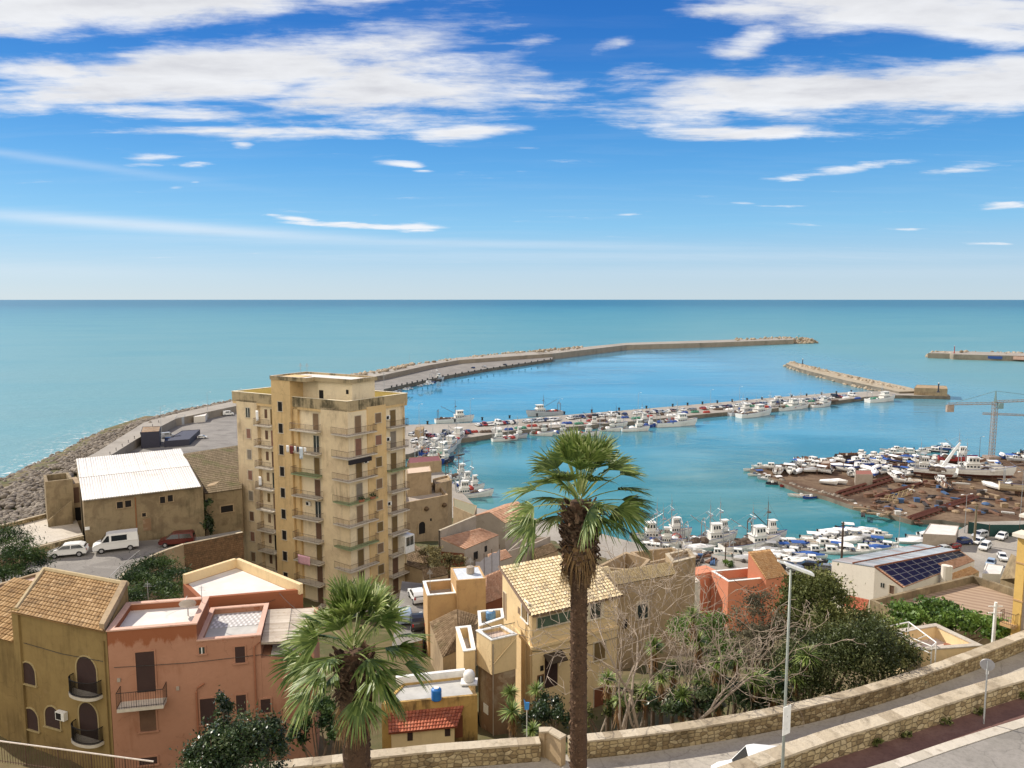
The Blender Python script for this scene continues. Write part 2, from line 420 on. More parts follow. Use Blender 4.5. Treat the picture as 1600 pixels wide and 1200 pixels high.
ORD = ['first', 'second', 'third', 'fourth', 'fifth', 'sixth', 'seventh', 'eighth', 'ninth', 'tenth', 'eleventh', 'twelfth', 'thirteenth', 'fourteenth', 'fifteenth',
       'sixteenth', 'seventeenth', 'eighteenth', 'nineteenth', 'twentieth', 'twenty-first', 'twenty-second', 'twenty-third', 'twenty-fourth', 'twenty-fifth', 'twenty-sixth', 'twenty-seventh', 'twenty-eighth', 'twenty-ninth', 'thirtieth',
       'thirty-first', 'thirty-second', 'thirty-third', 'thirty-fourth', 'thirty-fifth', 'thirty-sixth', 'thirty-seventh', 'thirty-eighth', 'thirty-ninth', 'fortieth']
class Wall:
    """vertical wall plane; p0 and p1 are its left and right ends seen from outside"""
    def __init__(s, p0, p1):
        s.p0 = Vector((p0[0], p0[1])); s.p1 = Vector((p1[0], p1[1])); s.L = (s.p1 - s.p0).length
        s.t = (s.p1 - s.p0) / s.L; s.n = Vector((s.t.y, -s.t.x))
    def p(s, a, d=0):
        q = s.p0 + s.t * a + s.n * d; return (q.x, q.y)
    def hit(s, u, v, d=0):
        """photo pixel -> (along, height) on the wall plane"""
        r = ray(u, v); o = s.p0 + s.n * d
        k = o.dot(s.n) / (r[0] * s.n.x + r[1] * s.n.y)
        q = Vector((r[0] * k, r[1] * k))
        return ((q - o).dot(s.t), H + r[2] * k)
    def rect(s, u0, v0, u1, v1):
        c = [s.hit(u, v) for u, v in ((u0, v0), (u1, v0), (u0, v1), (u1, v1))]
        a0 = (c[0][0] + c[2][0]) / 2; a1 = (c[1][0] + c[3][0]) / 2
        um = (u0 + u1) / 2
        return a0, a1, s.hit(um, v1)[1], s.hit(um, v0)[1]
# ============================================================ SETTING: sea, ground, quays, roads
def water_mat(name, harbour):
    """sea water; the harbour version calms down gradually inside the line between the two mole heads"""
    m, t, b = new_mat(name)
    g = t.node('ShaderNodeNewGeometry').outputs['Position']
    ln = t.node('ShaderNodeVectorMath', operation='LENGTH'); t.put(ln.inputs[0], g)
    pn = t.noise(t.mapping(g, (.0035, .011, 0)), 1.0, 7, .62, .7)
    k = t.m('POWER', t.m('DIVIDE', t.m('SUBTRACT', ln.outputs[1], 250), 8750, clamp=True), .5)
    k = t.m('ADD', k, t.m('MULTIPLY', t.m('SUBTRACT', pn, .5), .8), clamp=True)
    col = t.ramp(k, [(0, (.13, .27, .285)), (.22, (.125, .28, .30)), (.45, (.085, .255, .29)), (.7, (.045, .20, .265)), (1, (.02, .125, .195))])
    n1 = t.noise(t.mapping(g, (1, 1.7, 1), rot=(0, 0, .35)), .55, 3, .55, .4)
    n2 = t.noise(t.mapping(g, (1, 2.2, 1), rot=(0, 0, -.2)), .12, 4, .6, .3)
    n3 = t.noise(t.mapping(g, (1, 2.6, 1), rot=(0, 0, .1)), .028, 3, .6, .3)
    hgt = t.m('ADD', t.m('ADD', t.m('MULTIPLY', n1, .35), n2), t.m('MULTIPLY', n3, 2.2)); rough = .34; spec = .42
    if harbour:
        A = P2(1275, 531); B = P2(1441, 556); d = (Vector(B) - Vector(A)).normalized(); nx, ny = d.y, -d.x
        sp = t.node('ShaderNodeSeparateXYZ'); t.put(sp.inputs[0], g)
        dist = t.m('ADD', t.m('MULTIPLY', t.m('SUBTRACT', sp.outputs[0], A[0]), nx), t.m('MULTIPLY', t.m('SUBTRACT', sp.outputs[1], A[1]), ny))
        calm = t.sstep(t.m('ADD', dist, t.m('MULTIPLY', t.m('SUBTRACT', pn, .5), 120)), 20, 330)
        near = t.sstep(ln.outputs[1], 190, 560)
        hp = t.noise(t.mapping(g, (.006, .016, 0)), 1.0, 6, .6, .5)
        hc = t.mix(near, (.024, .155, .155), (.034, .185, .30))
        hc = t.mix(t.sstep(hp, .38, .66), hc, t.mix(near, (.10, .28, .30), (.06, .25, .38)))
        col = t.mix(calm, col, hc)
        gust = t.m('ADD', t.m('MULTIPLY', t.sstep(t.noise(t.mapping(g, (.011, .024, 0)), 1.0, 4, .6, .6), .44, .62), .28), .05)
        fine = t.noise(t.mapping(g, (1, 2.4, 1), rot=(0, 0, .2)), .42, 4, .6, .3)
        hh = t.m('MULTIPLY', t.m('ADD', t.m('MULTIPLY', n2, .6), t.m('MULTIPLY', fine, .5)), gust)
        hgt = t.m('ADD', t.m('MULTIPLY', hgt, t.m('SUBTRACT', 1.0, calm)), t.m('MULTIPLY', hh, calm))
        rough = t.m('SUBTRACT', .34, t.m('MULTIPLY', calm, .295))
    t.put(b.inputs['Base Color'], col); t.put(b.inputs['Roughness'], rough); b.inputs['Specular IOR Level'].default_value = spec; b.inputs['IOR'].default_value = 1.33
    bp = t.node('ShaderNodeBump'); bp.inputs['Strength'].default_value = .7; bp.inputs['Distance'].default_value = .6
    t.put(bp.inputs['Height'], hgt); t.l.new(bp.outputs[0], b.inputs['Normal'])
    return m
SEA = water_mat('sea_water', False); HARB = water_mat('harbour_water', True)
mb = MB(); s = 60000
ringn = 64
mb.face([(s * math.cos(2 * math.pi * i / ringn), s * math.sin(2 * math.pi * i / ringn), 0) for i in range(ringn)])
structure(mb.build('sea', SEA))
# calmer water inside the moles
hb = [P2(*q) for q in ((560, 640), (560, 612), (700, 584), (863, 556), (1000, 544), (1130, 538), (1275, 531), (1441, 556), (1600, 560), (2000, 575), (2200, 800), (1600, 830), (1500, 840), (1400, 880), (1000, 900), (640, 820), (560, 740))]
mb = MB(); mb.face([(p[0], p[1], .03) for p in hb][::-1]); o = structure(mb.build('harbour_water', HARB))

# --- town hillside: one height sheet through surveyed points (x, y, z)
TP = [(-60, 20, 36), (0, 20, 40), (60, 20, 41), (0, 33, 37), (30, 36, 37), (-25, 33, 35), (70, 40, 38), (-60, 35, 33),
      (0, 42, 34), (20, 46, 34), (40, 52, 35), (0, 54, 28.5), (15, 60, 28.5), (-12, 56, 28), (-10, 68, 26), (34, 62, 32), (50, 62, 34), (75, 62, 35),
      (-25, 47, 31), (-42, 47, 32), (-70, 55, 33), (-22, 65, 29), (-45, 70, 31), (-70, 75, 32), (-30, 78, 26),
      (-60, 92, 28), (-75, 92, 28.5), (-50, 88, 27), (-95, 92, 29), (-55, 106, 28), (-72, 106, 28), (-92, 104, 28), (-44, 96, 23), (-36, 94, 21),
      (-22, 100, 18), (-14, 112, 17), (-43, 118, 20), (-80, 128, 24), (-60, 128, 23), (-105, 118, 26), (-120, 130, 22), (-130, 165, 9), (-90, 160, 12), (-60, 160, 13), (-40, 150, 13),
      (55, 84, 20), (40, 90, 20), (75, 95, 20), (62, 112, 10), (40, 118, 7), (62, 135, 4), (62, 160, 2), (30, 150, 2.4), (20, 178, 1.5), (75, 180, 1.5), (100, 150, 3),
      (0, 88, 21), (-5, 108, 17.5), (10, 108, 16), (0, 125, 16), (-5, 140, 14), (12, 138, 10), (20, 120, 9), (-15, 150, 13), (0, 165, 8), (10, 185, 2), (-20, 190, 4), (-30, 200, 3), (0, 210, 1),
      (-120, 200, 1.8), (-90, 230, 1.5), (-60, 240, 1.5), (-160, 190, 1), (-150, 150, 12), (-50, 280, 1.5), (-110, 280, 1), (-160, 120, 27), (-160, 60, 35), (130, 60, 36), (130, 110, 10), (140, 160, 2)]
tp = np.array(TP, float)
def rbf_fit(p):
    n = len(p); D = np.linalg.norm(p[:, None, :2] - p[None, :, :2], axis=2)
    A = np.zeros((n + 3, n + 3)); A[:n, :n] = D; A[:n, n] = 1; A[:n, n + 1:] = p[:, :2]; A[n, :n] = 1; A[n + 1:, :n] = p[:, :2].T
    A[:n, :n] -= np.eye(n) * .5
    b = np.zeros(n + 3); b[:n] = p[:, 2]
    return np.linalg.solve(A, b)
RW = rbf_fit(tp)
def tz(x, y):
    d = np.hypot(tp[:, 0] - x, tp[:, 1] - y)
    return float(d @ RW[:len(tp)] + RW[len(tp)] + RW[len(tp) + 1] * x + RW[len(tp) + 2] * y)
def tz_many(X, Y):
    d = np.hypot(X[..., None] - tp[:, 0], Y[..., None] - tp[:, 1])
    return d @ RW[:len(tp)] + RW[len(tp)] + RW[len(tp) + 1] * X + RW[len(tp) + 2] * Y
def inside(X, Y, poly):
    r = np.zeros(X.shape, bool); n = len(poly)
    for i in range(n):
        x0, y0 = poly[i]; x1, y1 = poly[(i + 1) % n]
        c = ((y0 > Y) != (y1 > Y)) & (X < (x1 - x0) * (Y - y0) / ((y1 - y0) or 1e-9) + x0)
        r ^= c
    return r
SHORE = [P2(*q) for q in ((-260, 830), (-80, 775), (10, 752), (50, 732), (110, 702), (160, 675), (220, 654), (275, 641), (350, 626), (420, 625), (500, 660), (580, 705), (590, 738), (636, 741), (690, 744), (742, 806), (845, 824), (930, 845), (1003, 866), (1150, 887), (1270, 899), (1405, 880), (1495, 846), (1620, 834))]
LAND = SHORE + [(200, 150), (200, 8), (-200, 8), (-200, 120)]
gx = np.arange(-200, 201, 2.0); gy = np.arange(8, 400, 2.0)
X, Y = np.meshgrid(gx, gy)
Z = tz_many(X, Y)
rn = np.sin(X * .9 + 2 * np.sin(Y * .31)) * np.sin(Y * .8 + 1.7 * np.sin(X * .27)) * .25
Z = np.maximum(Z + rn, 1.1)
Z = np.where(inside(X, Y, LAND), Z, -7.0)
V = np.stack([X, Y, Z], -1).reshape(-1, 3); nx, ny = len(gx), len(gy)
I = np.arange(nx * ny).reshape(ny, nx)
F = np.stack([I[:-1, :-1], I[:-1, 1:], I[1:, 1:], I[1:, :-1]], -1).reshape(-1, 4)
EARTH = ground_mat('earth', [(.19, .14, .085), (.15, .12, .06), (.075, .085, .03), (.23, .18, .11)], .09, 2.2)
structure(np_mesh('hillside_ground', V, F, np.zeros(len(F)), EARTH))

# --- hard surfaces
ASPH = ground_mat('asphalt', [(.19, .175, .16), (.24, .225, .205), (.28, .26, .235)], .12, 5, .9, .15)
CONC = ground_mat('quay_concrete', [(.26, .235, .20), (.33, .30, .26), (.38, .35, .30)], .07, 2.0, .9, .2)
PALE = ground_mat('pale_concrete', [(.42, .37, .30), (.50, .45, .38), (.55, .50, .43)], .3, 4, .9, .15)
QUAYF = plaster('quay_face', (.19, .165, .13), (.10, .09, .07), (.02, .025, .02), .6, .6, .15)
DIRT = ground_mat('slipway_dirt', [(.06, .035, .022), (.105, .065, .042), (.20, .14, .09), (.075, .042, .026)], .05, .8, .95, .5)
def slab(name, pix, z, mats, z0=-6.0, uvz=None):
    poly = [P2(u, v, z if uvz is None else uvz) for u, v in pix]
    mb = MB(); mb.prism(poly, z0, z, 1, 0)
    return structure(mb.build(name, mats))
slab('port_yard', [(150, 716), (180, 710), (215, 688), (275, 657), (370, 637), (535, 600), (599, 589), (670, 574), (717, 566), (864, 555.5), (863, 561), (760, 576), (700, 586.5), (650, 597), (600, 608), (592, 640), (632, 664), (630, 706), (500, 724), (370, 712), (330, 735), (190, 735)], 2.5, [ASPH, QUAYF])
slab('mole_promenade', [(120, 722), (150, 707), (225, 660), (275, 646), (350, 630), (535, 588), (599, 579), (670, 566), (717, 558.5), (864, 547), (979, 535.6), (1120, 531.3), (1240, 527.5), (1240, 530.6), (1120, 535), (979, 539), (864, 552.3), (717, 562.5), (670, 570.5), (599, 586), (535, 597), (370, 634), (275, 654), (215, 685), (180, 707), (150, 724)], 6.0, [CONC, plaster('mole_wall', (.30, .255, .20), (.22, .19, .15), (.06, .055, .045), .5, .5, .1)], uvz=6.0)
slab('inner_pier', [(626, 664), (736, 661), (807, 655), (901, 647), (1026, 637), (1120, 629), (1210, 621), (1300, 614), (1360, 611.5), (1412, 611), (1430, 613), (1482, 616), (1485, 619), (1399, 617.5), (1354, 620), (1300, 627), (1210, 638), (1120, 645), (1000, 657), (900, 666), (807, 672), (732, 684), (697, 688), (640, 709), (600, 714), (600, 690)], 2.0, [CONC, QUAYF], uvz=2.0)
slab('town_quay', [(600, 745), (636, 731), (688, 733), (745, 793), (850, 812), (932, 831), (1005, 851), (1150, 871), (1270, 881), (1330, 876), (1400, 862), (1440, 852), (1490, 832), (1520, 815), (1640, 812), (1800, 900), (1700, 960), (1500, 960), (1300, 952), (1100, 945), (980, 905), (850, 860), (700, 835), (640, 800), (600, 765)], 1.9, [CONC, QUAYF], uvz=2.0)
slab('slipway_yard', [(1172, 733), (1205, 747), (1245, 764), (1292, 776), (1332, 790), (1372, 799), (1424, 813), (1470, 812), (1500, 817), (1560, 822), (1700, 825), (1700, 715), (1600, 713), (1500, 714), (1440, 711), (1380, 709), (1330, 711), (1262, 718), (1210, 727)], 1.3, [DIRT, QUAYF], uvz=1.3)
slab('right_mole_quay', [(1490, 557.5), (1600, 560), (1800, 568), (1800, 562), (1490, 554.5)], 2.0, [CONC, QUAYF], uvz=2.0)
slab('right_mole_wall', [(1450, 551.5), (1484, 552.5), (1490, 553.5), (1800, 561), (1800, 556), (1490, 548.6), (1472, 548.4)], 5.5, [CONC, MATS['mole_wall']], uvz=5.5)
# jetty core under the rocks and the end block of the inner pier
slab('rock_jetty_core', [(1228, 568), (1240, 567), (1330, 586), (1420, 605), (1440, 611), (1405, 612), (1320, 594), (1250, 576)], 3.2, [ground_mat('jetty_top', [(.33, .28, .20), (.42, .36, .27)], .2, 1), QUAYF], uvz=3.2)

# --- boulders along sea sides: every stone its own lump, far past counting -> stuff
ROCKM = rnd_mat('boulder', [(0, (.20, .155, .11)), (.5, (.33, .27, .195)), (1, (.45, .38, .29))], .95, bump=.6)
ROCKD = rnd_mat('dark_boulder', [(0, (.10, .085, .068)), (.5, (.19, .16, .13)), (1, (.31, .27, .22))], .95, bump=.6)
def rocks(name, label, strips, seed=1):
    """strips: (edge A pixels, edge B pixels, z on A, z on B, count, size)"""
    rg = np.random.default_rng(seed); Vs = []; Fs = []; Rs = []; off = 0
    ico = np.array([(0, 0, 1), (.89, 0, .45), (.28, .85, .45), (-.72, .53, .45), (-.72, -.53, .45), (.28, -.85, .45), (.72, .53, -.45), (-.28, .85, -.45), (-.89, 0, -.45), (-.28, -.85, -.45), (.72, -.53, -.45), (0, 0, -1)])
    tri = [(0, 1, 2), (0, 2, 3), (0, 3, 4), (0, 4, 5), (0, 5, 1), (1, 6, 2), (2, 7, 3), (3, 8, 4), (4, 9, 5), (5, 10, 1), (6, 7, 2), (7, 8, 3), (8, 9, 4), (9, 10, 5), (10, 6, 1), (6, 11, 7), (7, 11, 8), (8, 11, 9), (9, 11, 10), (10, 11, 6)]
    def along(L, t):
        k = t * (len(L) - 1); i = min(int(k), len(L) - 2); f = k - i
        return (L[i][0] * (1 - f) + L[i + 1][0] * f, L[i][1] * (1 - f) + L[i + 1][1] * f)
    for A, B, za, zb, n, sz in strips:
        A = [P2(u, v, za) for u, v in A]; B = [P2(u, v, zb) for u, v in B]
        for _ in range(n):
            t = rg.random(); q = rg.random()
            a = along(A, t); b = along(B, t)
            p = np.array((a[0] * (1 - q) + b[0] * q, a[1] * (1 - q) + b[1] * q, za * (1 - q) + zb * q - .1))
            s_ = sz * rg.uniform(.5, 1.35)
            v = ico * rg.uniform(.62, 1.25, (12, 1)) * (s_ * np.array([rg.uniform(.8, 1.4), rg.uniform(.7, 1.1), rg.uniform(.55, .95)]))
            an = rg.uniform(0, 6.28); c, s2 = math.cos(an), math.sin(an)
            v = v @ np.array([[c, -s2, 0], [s2, c, 0], [0, 0, 1]]) + p
            Vs.append(v); Fs += [tuple(off + i for i in f) for f in tri]; Rs += [min(1, max(0, rg.normal(.5, .22)))] * 20; off += 12
    return stuff(np_mesh(name, np.concatenate(Vs), Fs, Rs, ROCKD if seed in (3, 13) else ROCKM), label, 'boulders')
rocks('shore_boulders', 'brown boulders heaped along the open sea shore at the left', [
    ([(-150, 800), (5, 748), (45, 729), (106, 700), (156, 674), (220, 655)], [(-60, 835), (30, 800), (95, 758), (150, 716), (190, 690), (232, 664)], .1, 3.0, 2100, 1.05),
    ([(220, 657), (275, 643), (350, 628), (430, 612)], [(226, 665), (275, 647), (350, 631), (430, 614)], .3, 5.6, 330, 1.3),
    ([(-100, 840), (30, 800), (95, 760)], [(-80, 860), (60, 812), (130, 752)], 3, 7, 700, .8)], 3)
rocks('mole_boulders', 'pale boulders piled on the sea side of the long outer mole', [
    ([(535, 588), (599, 578), (646, 567)], [(535, 589), (599, 580), (650, 569)], 1.5, 7.2, 190, 1.6),
    ([(650, 567), (760, 554), (840, 547), (912, 541.5)], [(650, 569), (760, 555.5), (840, 549), (912, 543)], 2, 6.6, 180, 1.5), ([(838, 546.5), (870, 544), (912, 541.5)], [(838, 549.5), (870, 547), (912, 543.5)], 6, 8.2, 60, 1.6),
    ([(1150, 529.5), (1200, 527.3), (1262, 526.8)], [(1150, 531.5), (1200, 529), (1262, 529)], 4, 7, 90, 2.0), ([(1232, 536), (1262, 537), (1278, 535.5)], [(1240, 529), (1255, 528), (1268, 529.5)], .5, 6.5, 150, 2.2)], 5)
rocks('jetty_boulders', 'large tan boulders forming the slanting rock jetty', [
    ([(1224, 572), (1250, 582), (1320, 601), (1400, 619)], [(1236, 566), (1262, 572), (1335, 590), (1415, 608)], .2, 3.6, 340, 1.6),
    ([(1240, 566), (1330, 586), (1415, 606)], [(1262, 572), (1335, 590), (1415, 609)], 2.5, 3.4, 90, 1.1)], 7)
rocks('right_mole_boulders', 'boulders round the head of the right hand mole', [
    ([(1443, 557), (1465, 559), (1488, 559)], [(1456, 550), (1470, 549.5), (1486, 552)], .3, 5.5, 120, 2.0), ([(1490, 548), (1650, 552), (1800, 556)], [(1490, 549), (1650, 553), (1800, 557)], 4, 7, 60, 1.5)], 9)
rocks('slipway_edge_stones', 'low broken stones at the water edge of the slipway yard', [
    ([(1205, 748), (1245, 766), (1292, 778), (1332, 792)], [(1212, 745), (1255, 761), (1300, 772), (1340, 785)], .1, 1.5, 200, .7), ([(1332, 792), (1372, 801), (1424, 815)], [(1340, 789), (1380, 797), (1430, 810)], .1, 1.4, 90, .6)], 13)

# --- roads in front: lower road z 38 between the two stone walls, upper road z 42.6 with pavement
LOWZ, UPZ = 37.9, 42.4
OUT_TOP = [(-60, 1240), (100, 1212), (280, 1203), (440, 1192), (640, 1167), (845, 1152), (887, 1150), (1000, 1139), (1150, 1117), (1280, 1091), (1400, 1058), (1500, 1023), (1600, 986), (1720, 938)]
IN_TOP = [(800, 1290), (1000, 1240), (1140, 1194), (1220, 1165), (1300, 1138), (1400, 1108), (1500, 1076), (1600, 1047), (1720, 1013)]
def smooth(pts, it=2):
    for _ in range(it):
        q = [pts[0]]
        for a, b in zip(pts[:-1], pts[1:]):
            q += [(a[0] * .75 + b[0] * .25, a[1] * .75 + b[1] * .25), (a[0] * .25 + b[0] * .75, a[1] * .25 + b[1] * .75)]
        pts = q + [pts[-1]]
    return pts
out_l = smooth([P2(u, v, LOWZ + 1.05) for u, v in OUT_TOP[3:]])
in_l = smooth([P2(u, v, UPZ + .95) for u, v in IN_TOP])
def offset(L, d):
    r = []
    for i, p in enumerate(L):
        a = Vector(L[max(0, i - 1)]); b = Vector(L[min(len(L) - 1, i + 1)]); t = (b - a).normalized()
        r.append((p[0] - t.y * d, p[1] + t.x * d))
    return r
ROADL = ground_mat('worn_asphalt', [(.36, .325, .27), (.43, .39, .33), (.47, .43, .36)], .25, 6, .9, .12)
mb = MB(); mb.prism(offset(out_l, .4) + [(60, 20), (-30, 20)][::1] if False else out_l + [(70, 18), (-30, 18)], 20, LOWZ, 0, 0)
structure(mb.build('lower_road', ROADL))
PAVR = ground_mat('red_paving', [(.13, .075, .065), (.17, .095, .08), (.20, .12, .10)], .5, 6, .9, .2)
up_poly = in_l + [(60, 12), (-6, 12)]
mb = MB(); mb.prism(up_poly, 30, UPZ, 0, 0); structure(mb.build('red_pavement', PAVR))
KERBM = rnd_mat('kerb_stone', [(0, (.44, .40, .33)), (.5, (.52, .475, .40)), (1, (.58, .53, .46))], .9, dirt=(.25, .21, .16), bump=.3, nscale=2)
KERB = [(900, 1340), (1180, 1250), (1372, 1197), (1480, 1159), (1600, 1122), (1720, 1086)]
kl = smooth([P2(u, v, UPZ + .02) for u, v in KERB])
def resample(L, st):
    L = [Vector(p) for p in L]; r = [tuple(L[0])]; acc = 0
    for a, b in zip(L[:-1], L[1:]):
        l = (b - a).length; d = st - acc
        while d <= l: r.append(tuple(a.lerp(b, d / l))); d += st
        acc = l - (d - st)
    r.append(tuple(L[-1])); return r
def ribbon(name, L, d0, d1, z0, z1, mat):
    mb = MB(); a = offset(L, d0); b = offset(L, d1); s = 0
    for i in range(len(L) - 1):
        q = ccw([a[i], a[i + 1], b[i + 1], b[i]])
        mb.hexa([(p[0], p[1], z0) for p in q], [(p[0], p[1], z1) for p in q], 0)
    return mb.build(name, mat)
structure(ribbon('kerb', resample(kl, 1.0), -.5, 0, 41.5, UPZ + .05, KERBM))
mb = MB(); mb.prism(offset(kl, -.5) + [(60, 13), (0, 13)], 31, UPZ + .02, 0, 0)
structure(mb.build('upper_road', ground_mat('grey_asphalt', [(.235, .22, .195), (.28, .26, .235), (.32, .30, .27)], .3, 6, .9, .15)))

def rubble_mat(name, stops, mortar, sx=2.0, sy=3.4, grime=.5):
    """irregular coursed rubble: stones are stretched Voronoi cells on the wall's UVs, each with its own tone"""
    m, t, b = new_mat(name)
    uv = t.node('ShaderNodeTexCoord').outputs['UV']; ob = t.node('ShaderNodeTexCoord').outputs['Object']
    mp = t.mapping(uv, (sx, sy, 1)); vs = []
    for ft in ('F1', 'DISTANCE_TO_EDGE'):
        v = t.node('ShaderNodeTexVoronoi'); v.feature = ft; v.voronoi_dimensions = '2D'; t.put(v.inputs['Vector'], mp); v.inputs['Scale'].default_value = 1; v.inputs['Randomness'].default_value = .62; vs.append(v)
    sc = t.node('ShaderNodeSeparateColor'); t.put(sc.inputs[0], vs[0].outputs['Color'])
    cc = t.ramp(sc.outputs[0], stops)
    n = t.noise(ob, .8, 6, .7); n2 = t.noise(ob, 8, 5, .65)
    e = t.m('ADD', vs[1].outputs['Distance'], t.m('MULTIPLY', t.m('SUBTRACT', n2, .5), .09))
    cc = t.mix(t.m('MULTIPLY', t.sstep(n2, .35, .8), .45), cc, tuple(x * .5 for x in stops[0][1]))
    cc = t.mix(t.m('MULTIPLY', t.sstep(e, .10, .02), .8), cc, mortar)
    cc = t.mix(t.m('MULTIPLY', t.sstep(n, .46, .68), grime), cc, (.06, .048, .03))
    t.put(b.inputs['Base Color'], cc); b.inputs['Roughness'].default_value = .95; b.inputs['Specular IOR Level'].default_value = .15
    bp = t.node('ShaderNodeBump'); bp.inputs['Strength'].default_value = .8; bp.inputs['Distance'].default_value = .06
    t.put(bp.inputs['Height'], t.m('ADD', t.m('MULTIPLY', t.sstep(e, .0, .16), 1.0), t.m('MULTIPLY', n2, .5))); t.l.new(bp.outputs[0], b.inputs['Normal'])
    return m
RUB = rubble_mat('rubble_wall', [(0, (.24, .175, .095)), (.35, (.38, .29, .16)), (.7, (.50, .40, .23)), (1, (.56, .46, .29))], (.19, .145, .088), 2.7, 4.4)
COPE = rnd_mat('coping_stone', [(0, (.34, .275, .19)), (.5, (.46, .385, .275)), (1, (.53, .455, .34))], .92, dirt=(.16, .125, .08), bump=.5, nscale=1.6)
def stone_wall(name, L, z0, z1, th, label, cope=.10, over=.06, group=None):
    """free-standing wall along polyline L (its far side), with coping; the near face is th towards the camera"""
    root = thing(name, label, 'wall', (L[0][0], L[0][1], z0), 0, group)
    a = offset(L, 0); b = offset(L, -th); mb = MB(); sd = 0
    for i in range(len(L) - 1):
        l = (Vector(L[i + 1]) - Vector(L[i])).length
        for e, fl in ((a, 0), (b, 1)):
            q = [(e[i][0], e[i][1], z0), (e[i + 1][0], e[i + 1][1], z0), (e[i + 1][0], e[i + 1][1], z1), (e[i][0], e[i][1], z1)]
            uv = [(sd, z0), (sd + l, z0), (sd + l, z1), (sd, z1)]
            if not fl: q = q[::-1]; uv = uv[::-1]
            mb.face(q, 0, uv=uv)
        sd += l
    for i in (0, len(L) - 1):
        mb.face([(a[i][0], a[i][1], z0), (b[i][0], b[i][1], z0), (b[i][0], b[i][1], z1), (a[i][0], a[i][1], z1)], 0, uv=[(0, z0), (th, z0), (th, z1), (0, z1)])
    mb.build('wall_body', RUB, root)
    L = resample(L, .95)
    mb = MB(); a = offset(L, over); b = offset(L, -th - over)
    for i in range(len(L) - 1):
        q = ccw([a[i], a[i + 1], b[i + 1], b[i]])
        j = random.uniform(-.012, .012)
        mb.hexa([(p[0], p[1], z1) for p in q], [(p[0], p[1], z1 + cope + j) for p in q], 0)
    mb.build('coping', COPE, root)
    return root
k845 = [P2(u, v, LOWZ + 1.05) for u, v in ((-60, 1236), (100, 1209), (280, 1201), (440, 1190), (640, 1166), (842, 1151))]
stone_wall('stone_wall', smooth(k845, 1), LOWZ - 1.2, LOWZ + .95, .55, 'stone parapet wall along the lower road, left stretch behind the shaggy left palm')
k2 = [P2(u, v, LOWZ + 1.05) for u, v in OUT_TOP[6:]]
stone_wall('stone_wall', smooth(k2, 2), LOWZ - 1.0, LOWZ + .95, .55, 'long stone parapet wall curving right on the garden side of the lower road')
stone_wall('stone_wall', in_l, LOWZ - .5, UPZ + .85, .6, 'inner stone wall between the lower road and the red pavement')
# short wing wall at the garden entrance, higher than the parapets
RUB_OLD = RUB; RUB = plaster('wing_plaster', (.44, .33, .20), (.36, .27, .17), streak=.5)
wl = smooth([P2(u, v, LOWZ + 1.7) for u, v in ((842, 1134), (850, 1127), (868, 1137), (884, 1146))], 2)
stone_wall('wing_wall', wl, LOWZ - 1.0, LOWZ + 1.5, .35, 'short curved plastered wing wall at the gap in the stone parapet')
RUB = RUB_OLD

# broken foam where the sea meets the boulders
fm, ft, fb = new_mat('foam'); fg = ft.node('ShaderNodeNewGeometry').outputs['Position']
fn = ft.sstep(ft.noise(ft.mapping(fg, (.35, .35, 0)), 1.0, 7, .7, .6), .52, .62)
fa = ft.node('ShaderNodeAttribute'); fa.attribute_name = 'rnd'
fb.inputs['Base Color'].default_value = (.75, .78, .78, 1); fb.inputs['Roughness'].default_value = .8
ft.put(fb.inputs['Alpha'], ft.m('MULTIPLY', ft.m('MULTIPLY', fn, fa.outputs['Fac']), .85))
fl = resample(smooth([P2(u, v, .06) for u, v in ((-140, 796), (5, 746), (45, 728), (106, 699), (156, 673), (220, 654), (275, 640), (350, 625))]), 4.0)
mb = MB()
for d0, d1, al in ((-3, 1, 1.0), (1, 4, .8), (4, 8, .5), (8, 13, .3), (13, 20, .16)):
    a, b = offset(fl, d0), offset(fl, d1)
    for i in range(len(fl) - 1): mb.face([(*a[i], .06), (*a[i + 1], .06), (*b[i + 1], .06), (*b[i], .06)], 0, al * random.uniform(.75, 1))
structure(mb.build('shore_foam', fm))
# ============================================================ BUILDINGS: helpers
def slat_mat(name, col, freq=14, rough=.7):
    if name in MATS: return MATS[name]
    m, t, b = new_mat(name)
    c = t.node('ShaderNodeTexCoord').outputs['Object']
    sp = t.node('ShaderNodeSeparateXYZ'); t.put(sp.inputs[0], c)
    sw = t.m('SINE', t.m('MULTIPLY', sp.outputs[2], 2 * math.pi * freq))
    n = t.noise(c, 1.4, 4, .6)
    t.put(b.inputs['Base Color'], t.ramp(n, [(.3, tuple(x * .8 for x in col)), (.7, col)]))
    bp = t.node('ShaderNodeBump'); bp.inputs['Strength'].default_value = .6; bp.inputs['Distance'].default_value = .02
    t.put(bp.inputs['Height'], sw); t.l.new(bp.outputs[0], b.inputs['Normal'])
    b.inputs['Roughness'].default_value = rough
    return m
SH_BROWN = slat_mat('brown_shutter', (.16, .085, .05)); SH_TAN = slat_mat('tan_shutter', (.26, .17, .095)); SH_OLIVE = slat_mat('olive_shutter', (.20, .13, .045)); SH_ROSE = slat_mat('rose_shutter', (.30, .155, .105))
SH_DARK = slat_mat('dark_shutter', (.045, .018, .014)); SH_GREY = slat_mat('grey_shutter', (.28, .24, .19))
GLASS = plain('window_glass', (.035, .045, .045), .06, 0, .3, 2, .8)
FRAMEC = plain('cream_frame', (.55, .47, .35), .8); FRAMEW = plain('white_frame', (.74, .72, .67), .6)
IRON = plain('rusty_iron', (.13, .085, .06), .7, .3); IRONB = plain('black_iron', (.02, .017, .016), .5, .5)
ALU = plain('galvanised_steel', (.42, .43, .43), .45, .6); WHITEP = plain('white_paint', (.78, .77, .73), .5)
